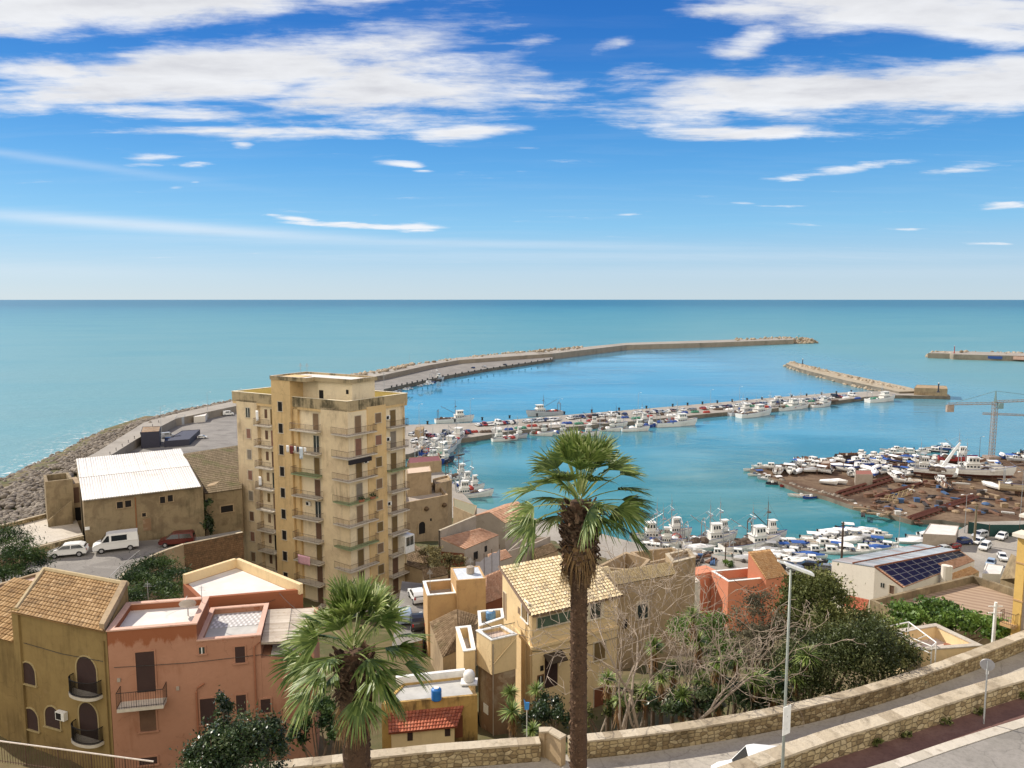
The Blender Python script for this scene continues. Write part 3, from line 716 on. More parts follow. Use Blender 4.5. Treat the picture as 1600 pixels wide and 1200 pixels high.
MARBLE = plain('marble_slab', (.55, .50, .42), .7); TERR = plain('terracotta', (.32, .13, .07), .85); BLUEP = plain('blue_plastic', (.02, .16, .48), .4)
DARKIN = plain('dark_opening', (.012, .010, .009), .9)
GREYM = plain('grey_membrane', (.44, .43, .40), .8, var=.18, scale=.9); WHITER = plain('white_roof_paint', (.64, .60, .55), .75, var=.12, scale=.7)
TILE_TAN = rnd_mat('tan_roof_tile', [(0, (.26, .15, .06)), (.5, (.36, .225, .10)), (1, (.46, .31, .16))], .9, dirt=(.14, .09, .045), nscale=.9)
TILE_PALE = rnd_mat('pale_roof_tile', [(0, (.50, .38, .21)), (.5, (.62, .50, .30)), (1, (.70, .59, .40))], .9, dirt=(.36, .27, .15), nscale=.8)
TILE_RED = rnd_mat('red_roof_tile', [(0, (.30, .08, .045)), (.5, (.42, .13, .07)), (1, (.52, .20, .12))], .9, dirt=(.22, .07, .05), nscale=.9)
TILE_PINK = rnd_mat('pink_roof_tile', [(0, (.42, .22, .13)), (.5, (.52, .30, .19)), (1, (.60, .38, .26))], .9, dirt=(.30, .19, .12), nscale=.7)
TILE_OLD = rnd_mat('old_roof_tile', [(0, (.13, .085, .045)), (.5, (.20, .135, .075)), (1, (.28, .20, .12))], .95, dirt=(.09, .075, .03), nscale=.6)
TILE_ORA = rnd_mat('orange_roof_tile', [(0, (.46, .24, .10)), (.5, (.56, .33, .15)), (1, (.64, .42, .22))], .9, dirt=(.36, .2, .1), nscale=.8)

def inset(poly, d):
    poly = ccw(poly); n = len(poly); r = []
    for i in range(n):
        a, b, c = Vector(poly[i - 1]), Vector(poly[i]), Vector(poly[(i + 1) % n])
        t1 = (b - a).normalized(); t2 = (c - b).normalized()
        n1 = Vector((-t1.y, t1.x)); n2 = Vector((-t2.y, t2.x))
        k = n1 + n2; den = 1 + n1.dot(n2)
        r.append(tuple(b + k * (d / max(den, .25))))
    return r
def parapet(mb, poly, z0, z1, th=.25, m=0, mtop=1, cap=.0):
    """ring wall on the outline"""
    a = ccw(poly); b = inset(a, th); n = len(a)
    for i in range(n):
        j = (i + 1) % n
        mb.hexa([(*a[i], z0), (*a[j], z0), (*b[j], z0), (*b[i], z0)], [(*a[i], z1), (*a[j], z1), (*b[j], z1), (*b[i], z1)], m, mtop)
def block(root, poly, z0, z1, wallm, roofm, par=.6, th=.25, topm=None, coping=None, name='wall'):
    """flat-roofed volume: walls with parapet, roof sheet, coping strip"""
    poly = ccw(poly)
    mb = MB(); zr = z1 - par
    n = len(poly)
    for i in range(n):
        j = (i + 1) % n
        mb.face([(*poly[i], z0), (*poly[j], z0), (*poly[j], zr), (*poly[i], zr)], 0)
    if par > 0: parapet(mb, poly, zr, z1, th, 0, 0)
    mb.build(name, [wallm], root)
    mb = MB(); ip = inset(poly, th * .5)
    mb.hexa([(*p, zr - .2) for p in ip], [(*p, zr) for p in ip], 0)
    mb.build('roof', [roofm], root)
    if coping is not None and par > 0:
        mb = MB(); parapet(mb, inset(poly, -.05), z1 + .002, z1 + .09, th + .1, 0, 0); mb.build('coping', [coping], root)
def window(root, W, r, mat, frame=FRAMEC, fw=.12, proud=.07, sill=True, name='window', arch=False, bars=False, lab=None):
    a0, a1, z0, z1 = r
    mb = MB()
    if not arch:
        mb.wbox(W, a0, a1, z0, z1, -.02, .03, 0)
        if mat is GLASS: mb.wbox(W, (a0 + a1) / 2 - .03, (a0 + a1) / 2 + .03, z0, z1, .03, .055, 1)
    else:
        w2 = (a1 - a0) / 2; zc = z1 - w2; pts = [(a0, z0), (a1, z0)] + [((a0 + a1) / 2 + w2 * math.cos(t), zc + w2 * math.sin(t)) for t in np.linspace(0, math.pi, 11)]
        lo = [(*W.p(a, -.02), z) for a, z in pts]; hi = [(*W.p(a, .03), z) for a, z in pts]
        mb.hexa(hi, lo, 0)
    o = mb.build(name, [mat, WHITEP], root)
    if lab: o['label'] = lab
    if frame is not None:
        mb = MB()
        if not arch:
            mb.wbox(W, a0 - fw, a0, z0 - .002, z1 + fw, -.02, proud); mb.wbox(W, a1, a1 + fw, z0 - .002, z1 + fw, -.02, proud); mb.wbox(W, a0, a1, z1, z1 + fw - .002, -.02, proud - .002)
        else:
            outer = [(a0 - fw, z0)] + [((a0 + a1) / 2 - (w2 + fw) * math.cos(t), zc + (w2 + fw) * math.sin(t)) for t in np.linspace(0, math.pi, 13)] + [(a1 + fw, z0)]
            inner = [(a0, z0)] + [((a0 + a1) / 2 - w2 * math.cos(t), zc + w2 * math.sin(t)) for t in np.linspace(0, math.pi, 13)] + [(a1, z0)]
            for i in range(len(outer) - 1):
                q = [inner[i], outer[i], outer[i + 1], inner[i + 1]]
                mb.hexa([(*W.p(a, -.02), z) for a, z in q], [(*W.p(a, proud), z) for a, z in q])
        if sill: mb.wbox(W, a0 - fw - .06, a1 + fw + .06, z0 - .08, z0 - .004, -.02, proud + .08)
        mb.build('frame', [frame], o)
    return o
def balcony(root, W, a0, a1, z, depth=1.1, rail=.95, slabm=None, railm=None, step=.13, endl=True, endr=True, thick=.16, wrap=0.0):
    mb = MB(); mb.wbox(W, a0, a1, z - thick, z, -.02, depth)
    if wrap: mb.wbox(W, a0 - wrap, a0 - .001, z - thick, z, -wrap * 0 - 2.4, depth)
    o = mb.build('balcony', [slabm or MARBLE], root)
    mb = MB()
    segs = [(a0 - wrap, depth, a1, depth)]
    if endl: segs.append((a0 - wrap, (-2.4 if wrap else 0), a0 - wrap, depth))
    if endr: segs.append((a1, 0, a1, depth))
    for A0, d0, A1, d1 in segs:
        sg = lambda s_: s_ * .04 if s_ else 0
        p = W.p(A0, d0 - (.04 if d0 == depth else 0)); q = W.p(A1, d1 - .04); L = (Vector(q) - Vector(p)).length; k = max(2, int(L / step))
        mb.path([(*p, z + rail), (*q, z + rail)], .025, 4); mb.path([(*p, z + .08), (*q, z + .08)], .018, 4)
        for i in range(k + 1):
            x = p[0] + (q[0] - p[0]) * i / k; y = p[1] + (q[1] - p[1]) * i / k
            mb.path([(x, y, z), (x, y, z + rail)], .011 if i % 8 else .02, 3, cap=False)
    mb.build('railing', [railm or IRON], o)
    return o
def aircon(W, a, z, root, d=.04, col=None):
    mb = MB(); mb.wbox(W, a - .4, a + .4, z, z + .56, d, d + .3)
    c = W.p(a - .08, d + .3)
    mb.wbox(W, a - .33, a + .13, z + .06, z + .5, d + .302, d + .315, 1)
    n = W.n
    o = mb.build('air_conditioner', [col or WHITEP, DARKIN], root); return o
def tile_roof(name, eL, eR, tR, tL, nc, nr, mat, parent=None, amp=.07, under=None, thick=.12):
    """barrel tiles laid in courses on the quad eave-left, eave-right, top-right, top-left"""
    eL, eR, tR, tL = [np.array(p, float) for p in (eL, eR, tR, tL)]
    nrm = np.cross(eR - eL, tL - eL); nrm /= np.linalg.norm(nrm)
    if nrm[2] < 0: nrm = -nrm
    q = lambda s, t: (eL * (1 - s) + eR * s) * (1 - t) + (tL * (1 - s) + tR * s) * t
    V = []; F = []; Rn = []; K = 5
    for j in range(nr):
        for i in range(nc):
            rr = min(1, max(0, random.gauss(.5, .22))); js = random.uniform(-.04, .04); base = len(V)
            for e, tt in ((0, j / nr - .012), (1, (j + 1.12) / nr)):
                lift = .045 if e == 0 else .0
                for k in range(K):
                    f = k / (K - 1); a = math.pi * f
                    V.append(q((i + .5 + js * .5 + (.5 + (.02 if e == 0 else -.03)) * -math.cos(a)) / nc, min(tt, 1.0)) + nrm * (amp * math.sin(a) * (1 if e == 0 else .8) + lift))
            for k in range(K - 1): F.append((base + k, base + k + 1, base + K + k + 1, base + K + k)); Rn.append(rr)
            F.append((base, base + 1, base + 3, base + 4)); Rn.append(rr * .5)
    for dd in (-.02, -thick):        # deck under the tiles, following the same surface
        off = len(V); G = 8
        V += [q(i / G, j / G) + nrm * dd for j in range(G + 1) for i in range(G + 1)]
        F += [(off + j * (G + 1) + i, off + j * (G + 1) + i + 1, off + (j + 1) * (G + 1) + i + 1, off + (j + 1) * (G + 1) + i) for j in range(G) for i in range(G)]; Rn += [.15] * (G * G)
    off = len(V); lo = [eL, eR, tR, tL]
    V += [p - nrm * thick for p in lo] + [p - nrm * .02 for p in lo]
    F += [(off + i, off + (i + 1) % 4, off + 4 + (i + 1) % 4, off + 4 + i) for i in range(4)]; Rn += [.15] * 4
    return np_mesh(name, V, F, Rn, mat, parent)
def ridge(root, p, q, mat, r=.11, name='ridge'):
    mb = MB(); mb.path([p, q], r, 8); return mb.build(name, [mat], root)
def quad_slab(mb, a, b, c, d, th, m=0):
    pts = [Vector(p) for p in (a, b, c, d)]
    n = (pts[1] - pts[0]).cross(pts[3] - pts[0]).normalized()
    if n.z < 0: pts = pts[::-1]; n = -n
    mb.hexa([p - n * th for p in pts], pts, m)
def pipe(root, pts, r=.05, mat=None, name='drainpipe'):
    mb = MB(); mb.path(pts, r, 6); return mb.build(name, [mat or TERR], root)

# ============================================================ A. tall apartment block
YT = 103.0
N3 = PY(542.5, 627.5, YT); ZP = N3.z                       # near top corner of the parapet
L3 = P(362, 611.5, ZP); R3 = P(636.5, 614.5, ZP)
N2 = Vector(N3[:2]); L2 = Vector(L3[:2]); R2 = Vector(R3[:2])
WL = Wall(L2, N2); WR = Wall(N2, R2)                        # left and right street facades
ZB = 15.5; PARH = 1.15; ZROOF = ZP - PARH; ST = 3.15
TCREAM = plaster('tower_cream', (.78, .66, .46), (.70, .58, .39), (.20, .14, .09), .45, .6, .35, thr=.58)
TTAN = plaster('tower_tan', (.68, .49, .25), (.60, .43, .22), (.20, .13, .07), .45, .65, .35, thr=.58)
TBAND = plaster('tower_cornice', (.45, .36, .22), (.36, .28, .17), (.035, .035, .02), .85, .5, .6, thr=.5)
TWALL = plaster('tower_weathered', (.74, .60, .39), (.59, .46, .30), (.20, .145, .10), .6, .8, .3, thr=.55)
YELL = plaster('parapet_yellow', (.58, .45, .15), None, (.25, .18, .08), .3, .3)
tower = thing('apartment_tower', 'tall weathered cream apartment block with rows of balconies, tallest building in view', 'building', (N2.x, N2.y, ZB))
def uL(u, v=720): return WL.hit(u, v)[0]
def uR(u, v=720): return WR.hit(u, v)[0]
LL, LR = WL.L, WR.L
a_w0 = 0.9
a_b0, a_b1 = uL(404), uL(430)
a_s0, a_s1 = uL(430), uL(459)
a_c0, a_c1 = uL(459.5), uL(503)
far = Vector((L2.x + R2.x - N2.x, L2.y + R2.y - N2.y))
def sect(name, W, a0, a1, d_in, d_out, z0, z1, mat):
    mb = MB(); mb.wbox(W, a0, a1, z0, z1, d_in, d_out); return mb.build(name, [mat], tower)
# core volume, set 0.9 m back, then wall sections in front of it
mb = MB(); mb.prism([WL.p(a_w0 + .4, -.9), WL.p(LL - .05, -.9), WR.p(.9, -.9), WR.p(LR - .95, -.9), (far.x + .9 * WL.t.x - .9 * WR.t.x, far.y + .9 * WL.t.y - .9 * WR.t.y)], ZB, ZROOF - .02)
mb.build('wall_core', [TCREAM], tower)
sect('facade', WL, a_w0, a_b0, -8.6, 0, ZB, ZROOF, TWALL)
sect('facade', WL, a_s0, a_s1, -4.0, .3, ZB, ZP + 2.65, TTAN)['label'] = 'tan stair shaft rising above the roof'
sect('facade', WL, a_c1, LL, -2, 0, ZB, ZROOF, TWALL)
ar0, ar1, ar2 = uR(574.5), uR(603.5), LR - .75
sect('facade', WR, ar0, ar1, -2.0, .12, ZB, ZROOF, TTAN)
sect('facade', WR, ar2, ar2 + .12, -8, .02, ZB, ZROOF, TCREAM)
sect('facade', WL, a_c0 - .001, a_c0 + .9, -2, -.05, ZB, ZROOF, TTAN)
# cornice / parapet
mb = MB()
roofpoly = [tuple(L2), tuple(N2), tuple(R2), tuple(far)]
parapet(mb, roofpoly, ZROOF - .25, ZP, .22, 0, 1)
mb.build('parapet', [TBAND, PALE], tower)
mb = MB(); ip = inset(roofpoly, .225); parapet(mb, ip, ZROOF + .03, ZP - .06, .03, 0, 0); mb.build('parapet_lining', [YELL], tower)
mb = MB(); mb.prism(inset(roofpoly, .2), ZROOF - .15, ZROOF + .02); mb.build('roof', [WHITER], tower)
mb = MB(); parapet(mb, inset(roofpoly, -.06), ZP + .002, ZP + .06, .36, 0, 0); mb.build('coping', [plain('cream_coping', (.70, .62, .45), .8)], tower)
mb = MB(); parapet(mb, inset(roofpoly, .05), ZROOF - .62, ZROOF - .252, 1.0, 0, 0); mb.build('cornice_band', [TTAN], tower)
# penthouse on the roof
ZPH = ZP + 2.65
mb = MB()
ph = [WL.p(a_s1 + .005, -2.2), WL.p(a_s1 + 3.4, -2.2), WL.p(a_s1 + 3.4, -1.7), WL.p(a_s1 + 9.8, -1.7), WL.p(a_s1 + 9.8, -6.4), WL.p(a_s0 - 2.2, -6.4), WL.p(a_s0 - 2.2, -4.05), WL.p(a_s1 + .005, -4.05)]
mb.prism(ph, ZROOF + .02, ZPH - .35); mb.build('penthouse_wall', [TCREAM], tower)
cap = inset([WL.p(a_s0 - .1, .42), WL.p(a_s1 + 3.2, .42), WL.p(a_s1 + 3.2, -1.2), WL.p(a_s1 + 10.1, -1.2), WL.p(a_s1 + 10.1, -6.7), WL.p(a_s0 - .1, -6.7)], 0)
mb = MB(); mb.prism(cap, ZPH - .352, ZPH - .1, 0, 1); parapet(mb, cap, ZPH - .1, ZPH + .22, .2, 0, 1); mb.build('penthouse_roof', [TBAND, WHITER], tower)
WP = Wall(WL.p(a_s1 + 3.4, -1.7), WL.p(a_s1 + 9.8, -1.7))
window(tower, WP, (.25, 1.05, ZROOF + .05, ZROOF + 2.15), DARKIN, None, name='roof_door')
window(tower, WP, (5.3, 5.75, ZROOF + 1.9, ZROOF + 2.5), DARKIN, None, name='vent_opening')
mb = MB(); mb.lathe([(.62, 0), (.66, .12), (.62, .2), (.66, .5), (.62, .6), (.66, .95), (.5, 1.05), (.2, 1.1)], (*WR.p(6.6, -2.6), ZROOF + .02), 18)
tag(mb.build('water_tank', [plain('grey_tank', (.24, .28, .31), .6)], None, True, (*WR.p(6.6, -2.6), ZROOF + .02)), 'round grey water tank on the flat roof of the tall apartment block', 'water tank')
# balconies, doors and windows, floor by floor
zfl = [WR.hit(555, 677)[1] - ST * k for k in range(9)]
doors = [SH_TAN, SH_ROSE, SH_OLIVE, GLASS, SH_TAN, SH_OLIVE, SH_OLIVE, SH_BROWN, SH_OLIVE]
WR_in = Wall(WR.p(0, -.9), WR.p(LR, -.9)); WL_in = Wall(WL.p(0, -.9), WL.p(LL, -.9))
GREENSL = plain('green_slab', (.24, .30, .16), .8)
laundry_spots = {}
for k, z in enumerate(zfl):
    rr = random.Random(40 + k)
    zc = z + ST
    # corner balcony with wrap
    dm = [SH_TAN, SH_ROSE, SH_OLIVE, SH_GREY, SH_TAN, SH_OLIVE, SH_OLIVE, SH_BROWN, SH_BROWN][k]
    window(tower, WR, (uR(555.5), uR(565), z + .02, z + 2.35), dm, FRAMEC, .1, .06, False, 'balcony_door')
    balcony(tower, WR, .02, uR(583), z, .95, .95, GREENSL if k in (3, 5) else MARBLE, IRON, wrap=.95)
    # bay between: recessed wall face in cream
    mb = MB(); mb.wbox(WR, .012, ar0 - .002, z - .17, z + ST - .17, -2.0, -.004 * (1 + k % 2)); mb.build('bay_wall', [TCREAM], tower)
    # window strip
    window(tower, Wall(WR.p(0, .12), WR.p(LR, .12)), (uR(586.5), uR(595.5), z + .95, z + 2.3), [SH_TAN, SH_ROSE, SH_OLIVE, SH_TAN, SH_TAN, SH_OLIVE, SH_TAN, SH_OLIVE, SH_TAN][k], FRAMEC, .08, .05)
    # end bay with balcony
    mb = MB(); mb.wbox(WR, ar1 + .002, ar2 - .002, z - .17, z + ST - .17, -2.0, -.2 - .004 * (1 + k % 2)); mb.build('bay_wall', [TCREAM], tower)
    Wb = Wall(WR.p(0, -.2), WR.p(LR, -.2))
    window(tower, Wb, (uR(612), uR(620.5), z + .02, z + 2.35), [SH_OLIVE, SH_GREY, SH_OLIVE, SH_TAN, SH_TAN, SH_OLIVE, SH_OLIVE, SH_BROWN, SH_BROWN][k], FRAMEC, .08, .05, False, 'balcony_door')
    balcony(tower, Wb, ar1 + .15, LR - .78, z, 1.15, .95, GREENSL if k == 2 else MARBLE, IRON)
    if k in (0, 1, 4): aircon(Wb, uR(606.8), z + 1.15, tower)
    if k in (2,): aircon(WR, uR(570), z + 1.9, tower)
    # left facade: far windows
    window(tower, WL, (uL(387.3), uL(393.5), z + .85, z + 2.25), [GLASS, SH_ROSE, SH_GREY, SH_ROSE, SH_GREY, SH_BROWN, SH_ROSE, SH_TAN, SH_TAN][k], FRAMEC, .14, .06)
    # balcony bay 1
    mb = MB(); mb.wbox(WL, a_b0 + .002, a_b1 - .002, z - .17, z + ST - .17, -2, -.55 - .004 * (1 + k % 2)); mb.build('bay_wall', [TCREAM], tower)
    Wc = Wall(WL.p(0, -.55), WL.p(LL, -.55))
    window(tower, Wc, (uL(420.5), uL(428.5), z + .02, z + 2.3), [SH_OLIVE, SH_ROSE, SH_BROWN, GLASS, SH_TAN, SH_BROWN, DARKIN, SH_BROWN, SH_BROWN][k], None, name='balcony_door')
    window(tower, Wc, (uL(411.5), uL(415.5), z + .9, z + 2.2), [SH_BROWN, SH_BROWN, SH_BROWN, SH_TAN, SH_OLIVE, SH_TAN, SH_BROWN, SH_BROWN, SH_BROWN][k], None)
    balcony(tower, Wc, a_b0 + .03, a_b1 - .03, z, 1.35, .95, MARBLE, IRON, endr=False)
    # stair windows (half-landings)
    Wd = Wall(WL.p(0, .3), WL.p(LL, .3))
    window(tower, Wd, (uL(440), uL(446.5), z + ST * .5 + .75, z + ST * .5 + 2.1), DARKIN, FRAMEC, .1, .07, True, 'stair_window')
    # balcony bay 2
    mb = MB(); mb.wbox(WL, a_c0 + .9, a_c1 - .002, z - .17, z + ST - .17, -2, -.45 - .004 * (1 + k % 2)); mb.build('bay_wall', [TCREAM], tower)
    We = Wall(WL.p(0, -.45), WL.p(LL, -.45))
    window(tower, We, (uL(487.5), uL(496), z + .02, z + 2.35), [SH_TAN, GLASS, SH_OLIVE, SH_BROWN, GLASS, SH_BROWN, SH_OLIVE, SH_BROWN, SH_BROWN][k], FRAMEC, .1, .05, False, 'balcony_door')
    balcony(tower, We, a_c0 - .0 + .35, a_c1 - .05, z, 1.5, .95, GREENSL if k == 2 else MARBLE, IRON, endr=True)
    if k == 4: aircon(We, uL(478), z + 1.6, tower)
    # small balconies on the sea-side wall, seen edge on
    WS = Wall(far, L2)
    balcony(tower, Wall(WS.p(0, -.95), WS.p(WS.L, -.95)), WS.L - 5.2, WS.L - 2.6, z + .4, 1.1, .9, WHITEP, IRON)
# white glazed box closing the lowest right balcony
mb = MB(); mb.wbox(WR, LR - 2.2, LR - .3, zfl[6] - .1, zfl[6] + 2.5, -.15, 1.3, 0)
o = mb.build('glazed_veranda', [WHITEP], tower)
mb = MB(); mb.wbox(WR, LR - 2.0, LR - 1.3, zfl[6] + 1.0, zfl[6] + 2.3, 1.3, 1.33); mb.wbox(WR, LR - 1.2, LR - .5, zfl[6] + 1.0, zfl[6] + 2.3, 1.3, 1.33); mb.build('pane', [GLASS], o)
# laundry hung from balconies
def cloth(W, a0, a1, z1, h, d, mat, label, cat='laundry', group=None):
    V = []; F = []; nu, nv = 7, 6; ph = random.random() * 6
    for j in range(nv):
        for i in range(nu):
            a = a0 + (a1 - a0) * i / (nu - 1); q = W.p(a, d + .04 * math.sin(ph + i * 1.9 + j * .5) * (j / nv))
            V.append((*q, z1 - h * j / (nv - 1) * (1 + .03 * math.sin(i))))
    for j in range(nv - 1):
        for i in range(nu - 1): F.append((j * nu + i, j * nu + i + 1, (j + 1) * nu + i + 1, (j + 1) * nu + i))
    o = np_mesh('laundry', V, F, np.zeros(len(F)), mat, None, V[0]); tag(o, label, cat, group)
    md = o.modifiers.new('thick', 'SOLIDIFY'); md.thickness = .012
    return o
CW = plain('white_cloth', (.76, .75, .74), .9); CM = plain('maroon_cloth', (.16, .035, .03), .9); CP = plain('pink_cloth', (.66, .38, .44), .9); CD = plain('dark_cloth', (.05, .05, .07), .9); CB = plain('pale_blue_cloth', (.55, .62, .68), .9)
zl = zfl[1] + .9; aL = lambda u: uL(u, 700)
for u0, u1, h, m_, nm in ((458, 462, 1.0, CW, 'white towel'), (463, 468.5, 1.15, CM, 'maroon shirt'), (470, 473, .7, CW, 'small white cloth'), (478, 483.5, 1.7, CB, 'long pale blue sheet'), (485, 489, .6, CW, 'short white cloth'), (474, 477, .8, CD, 'dark trousers')):
    cloth(WL, aL(u0), aL(u1), zl, h, 1.25, m_, f'{nm} on the washing line of an upper balcony of the tall block', group='washing on the line')
zl = zfl[6] + .95
cloth(WL, uL(470), uL(489), zl, 1.35, 1.12, CP, 'pink sheet hung over a lower balcony rail of the tall block', group=None)
cloth(WL, uL(410), uL(414), zfl[0] + 2.2, 1.5, .9, CW, 'white cloth drying on the topmost left balcony of the tall block')
cloth(WL, uL(411), uL(415), zfl[3] + 1.9, 1.4, .9, CW, 'white cloth drying on a middle left balcony of the tall block')
# flower boxes
for W_, a_, k_, lab in ((WR, 1.2, 3, 'potted plants on the corner balcony with a green edge'), (WR, ar0 - .2, 3, 'dark flower pot on the right end of the corner balcony')):
    mb = MB(); z = zfl[k_]; mb.wbox(W_, a_ - .4, a_ + .4, z + .02, z + .35, .98, 1.25, 0)
    for i in range(40):
        q = W_.p(a_ + random.uniform(-.5, .5), 1.12 + random.uniform(-.15, .2)); zz_ = z + .3 + random.random() * .5
        mb.box((q[0], q[1], zz_), (.14, .02, .12), random.random() * 6, 1)
    tag(mb.build('flower_box', [TERR, plain('dark_leaf', (.03, .05, .02), .8)], None, False, (*W_.p(a_, 1.1), z)), lab, 'flower box')
mb = MB(); z = zfl[1]; mb.wbox(WR, -.9, 3.0, z - .75, z - .2, .955, 1.35); tag(mb.build('awning', [plain('black_fabric', (.02, .017, .02), .9)], None, False, (*WR.p(0, 1), z)), 'rolled black awning under the second corner balcony of the tall block', 'awning')
# ============================================================ BUILDINGS: the rest of the town
def pmat(n, c, c2=None, **k): return plaster(n, c, c2, **k)
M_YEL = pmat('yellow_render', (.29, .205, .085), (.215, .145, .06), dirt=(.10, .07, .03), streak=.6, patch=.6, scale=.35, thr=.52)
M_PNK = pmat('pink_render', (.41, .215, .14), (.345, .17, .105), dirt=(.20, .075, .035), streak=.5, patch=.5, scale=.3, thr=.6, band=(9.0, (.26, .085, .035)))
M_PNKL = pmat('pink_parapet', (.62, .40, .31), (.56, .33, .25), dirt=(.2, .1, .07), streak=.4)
M_BEI = pmat('beige_render', (.74, .57, .33), (.67, .50, .28), dirt=(.25, .16, .08), streak=.3, patch=.3, scale=.4, thr=.62)
M_OCH = pmat('ochre_render', (.53, .345, .17), (.45, .28, .14), dirt=(.17, .12, .07), streak=.45, patch=.5, scale=.5, thr=.6)
M_TAN = pmat('tan_masonry', (.39, .29, .18), (.28, .205, .125), dirt=(.13, .10, .07), streak=.6, patch=.7, scale=.45, thr=.55)
M_WARE = pmat('warehouse_stone', (.29, .225, .135), (.19, .14, .085), dirt=(.09, .075, .045), streak=.65, patch=.85, scale=.5, thr=.5, bump=.5)
M_SAL = pmat('salmon_render', (.62, .25, .15), (.57, .21, .12), dirt=(.2, .08, .05), streak=.25, patch=.35, scale=.4, thr=.66)
M_WHT = pmat('white_render', (.70, .65, .56), (.66, .59, .50), dirt=(.3, .25, .18), streak=.25, patch=.3, thr=.66)
M_GRYP = pmat('grey_render', (.40, .34, .28), (.32, .27, .215), dirt=(.14, .12, .10), streak=.5, patch=.6)
M_DRED = pmat('dark_red_wall', (.20, .075, .04), (.15, .06, .035), streak=.4)
M_STN = pmat('stained_wall', (.25, .155, .09), (.42, .34, .24), dirt=(.06, .035, .02), streak=.6, patch=.8, scale=.4, thr=.5)
M_OCHS = pmat('stained_ochre', (.54, .35, .12), (.42, .26, .09), dirt=(.07, .045, .025), streak=.85, patch=.6, scale=.6, thr=.48)
def col2(*pz):  # pixels+z -> plan points
    return [P2(*q) for q in pz]
def house(root, c, z0, zt, mat, name='wall', top=False):
    """walls under a sloping roof: c = 4 plan corners, zt = wall height at each corner"""
    o = c; c2 = ccw(c); zt = [zt[o.index(p)] for p in c2]; mb = MB(); n = len(c2)
    for i in range(n):
        j = (i + 1) % n
        mb.face([(*c2[i], z0), (*c2[j], z0), (*c2[j], zt[j]), (*c2[i], zt[i])])
    if top: mb.face([(*c2[i], zt[i]) for i in range(n)])
    return mb.build(name, [mat], root)
def bld(name, label, c, z, cat='house'): return thing(name, label, cat, (c[0], c[1], z))
def V3(p, z): return Vector((p[0], p[1], z))

# --- yellow house with arched windows (left foreground)
A = P2(25, 953, 41.1); B = P2(166, 983, 41.1); D = P2(69, 891, 42.0); C = (D[0] + B[0] - A[0], D[1] + B[1] - A[1])
y = bld('yellow_house', 'shaded yellow house with arched dark windows and sloping tan tiled roof', B, 31)
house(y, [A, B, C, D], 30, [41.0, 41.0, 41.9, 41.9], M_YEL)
Wy = Wall(A, B)
tile_roof('roof', V3(Wy.p(-.1, .25), 41.05), V3(Wy.p(Wy.L, .25), 41.05), V3(C, 42.02), V3(D, 42.02), 27, 12, TILE_TAN, y, .06)
mb = MB(); mb.path([V3(D, 42.1), V3(C, 42.1)], .17, 6); mb.path([V3(A, 41.15), V3(D, 42.1)], .16, 6); mb.build('ridge', [plain('ridge_mortar', (.42, .33, .19), .9)], y)
mb = MB(); mb.hexa([(*Wy.p(Wy.L - .5, .1), 40.9), (*Wy.p(Wy.L - .05, .1), 40.9), (*C, 41.8), (C[0] - .45, C[1] + .1, 41.8)], [(*Wy.p(Wy.L - .5, .1), 41.45), (*Wy.p(Wy.L - .05, .1), 41.45), (*C, 42.35), (C[0] - .45, C[1] + .1, 42.35)]); mb.build('gable_parapet', [M_TAN], y)
mb = MB(); mb.wbox(Wy, -.25, .35, 31, 41.2, -.1, .16); mb.build('pilaster', [M_YEL], y)
mb = MB(); mb.wbox(Wy, -6.5, -.251, 29, 38.9, -4, -.05); mb.build('side_wing_wall', [M_YEL], y)
tile_roof('side_roof', V3(Wy.p(-6.5, .2), 38.9), V3(Wy.p(-.3, .2), 38.9), V3(Wy.p(-.3, -4.5), 40.9), V3(Wy.p(-6.5, -4.5), 40.9), 18, 12, TILE_TAN, y, .07)
ARF = plain('grey_arch_trim', (.36, .28, .14), .9)
for r in ((33.5, 1035, 55.5, 1068), (38, 1107, 60, 1139), (71.5, 1104, 94, 1136)):
    window(y, Wy, Wy.rect(*r), SH_DARK, ARF, .1, .06, True, arch=True)
def curved_balcony(root, W, a0, a1, z, dep, rail=1.0):
    n = 16; ac = (a0 + a1) / 2; hw = (a1 - a0) / 2
    arc = [(ac - hw * math.cos(math.pi * i / n), dep * math.sin(math.pi * i / n) ** .7) for i in range(n + 1)]
    mb = MB(); ring = [W.p(a, max(d, 0)) for a, d in arc]
    mb.prism(ring, z - .2, z); o = mb.build('balcony', [MARBLE], root)
    mb = MB()
    pts = [W.p(ac + (a - ac) * .96, d * .95) for a, d in arc]
    for h in (.1, rail): mb.path([(*p, z + h) for p in pts], .03, 5)
    for i in range(len(pts) - 1):
        for k in range(4):
            f = k / 4; x = pts[i][0] * (1 - f) + pts[i + 1][0] * f; yy_ = pts[i][1] * (1 - f) + pts[i + 1][1] * f
            b = .06 * math.sin(k * 9)
            mb.path([(x, yy_, z), (x, yy_, z + rail)], .014, 4, cap=False)
    mb.build('railing', [IRONB], o)
for r in ((121, 1026, 151.5, 1080), (125, 1098, 153.5, 1152)):
    q = Wy.rect(*r); window(y, Wy, q, SH_DARK, ARF, .1, .06, False, 'balcony_door', True)
    curved_balcony(y, Wy, q[0] - .42, q[1] + .42, q[2] + .02, .85)
q = Wy.hit(100.5, 1122); aircon(Wy, q[0], q[1], y)

pipe(y, [(*Wy.p(Wy.L - .25, .09), 40.3), (*Wy.p(Wy.L - .25, .09), 30.5)], .05, M_YEL)
pipe(y, [(*Wy.p(.6, .06), 38.9), (*Wy.p(4.2, .06), 38.75), (*Wy.p(Wy.L - .3, .06), 38.9)], .018, plain('facade_cable', (.05, .045, .04)), 'cable')
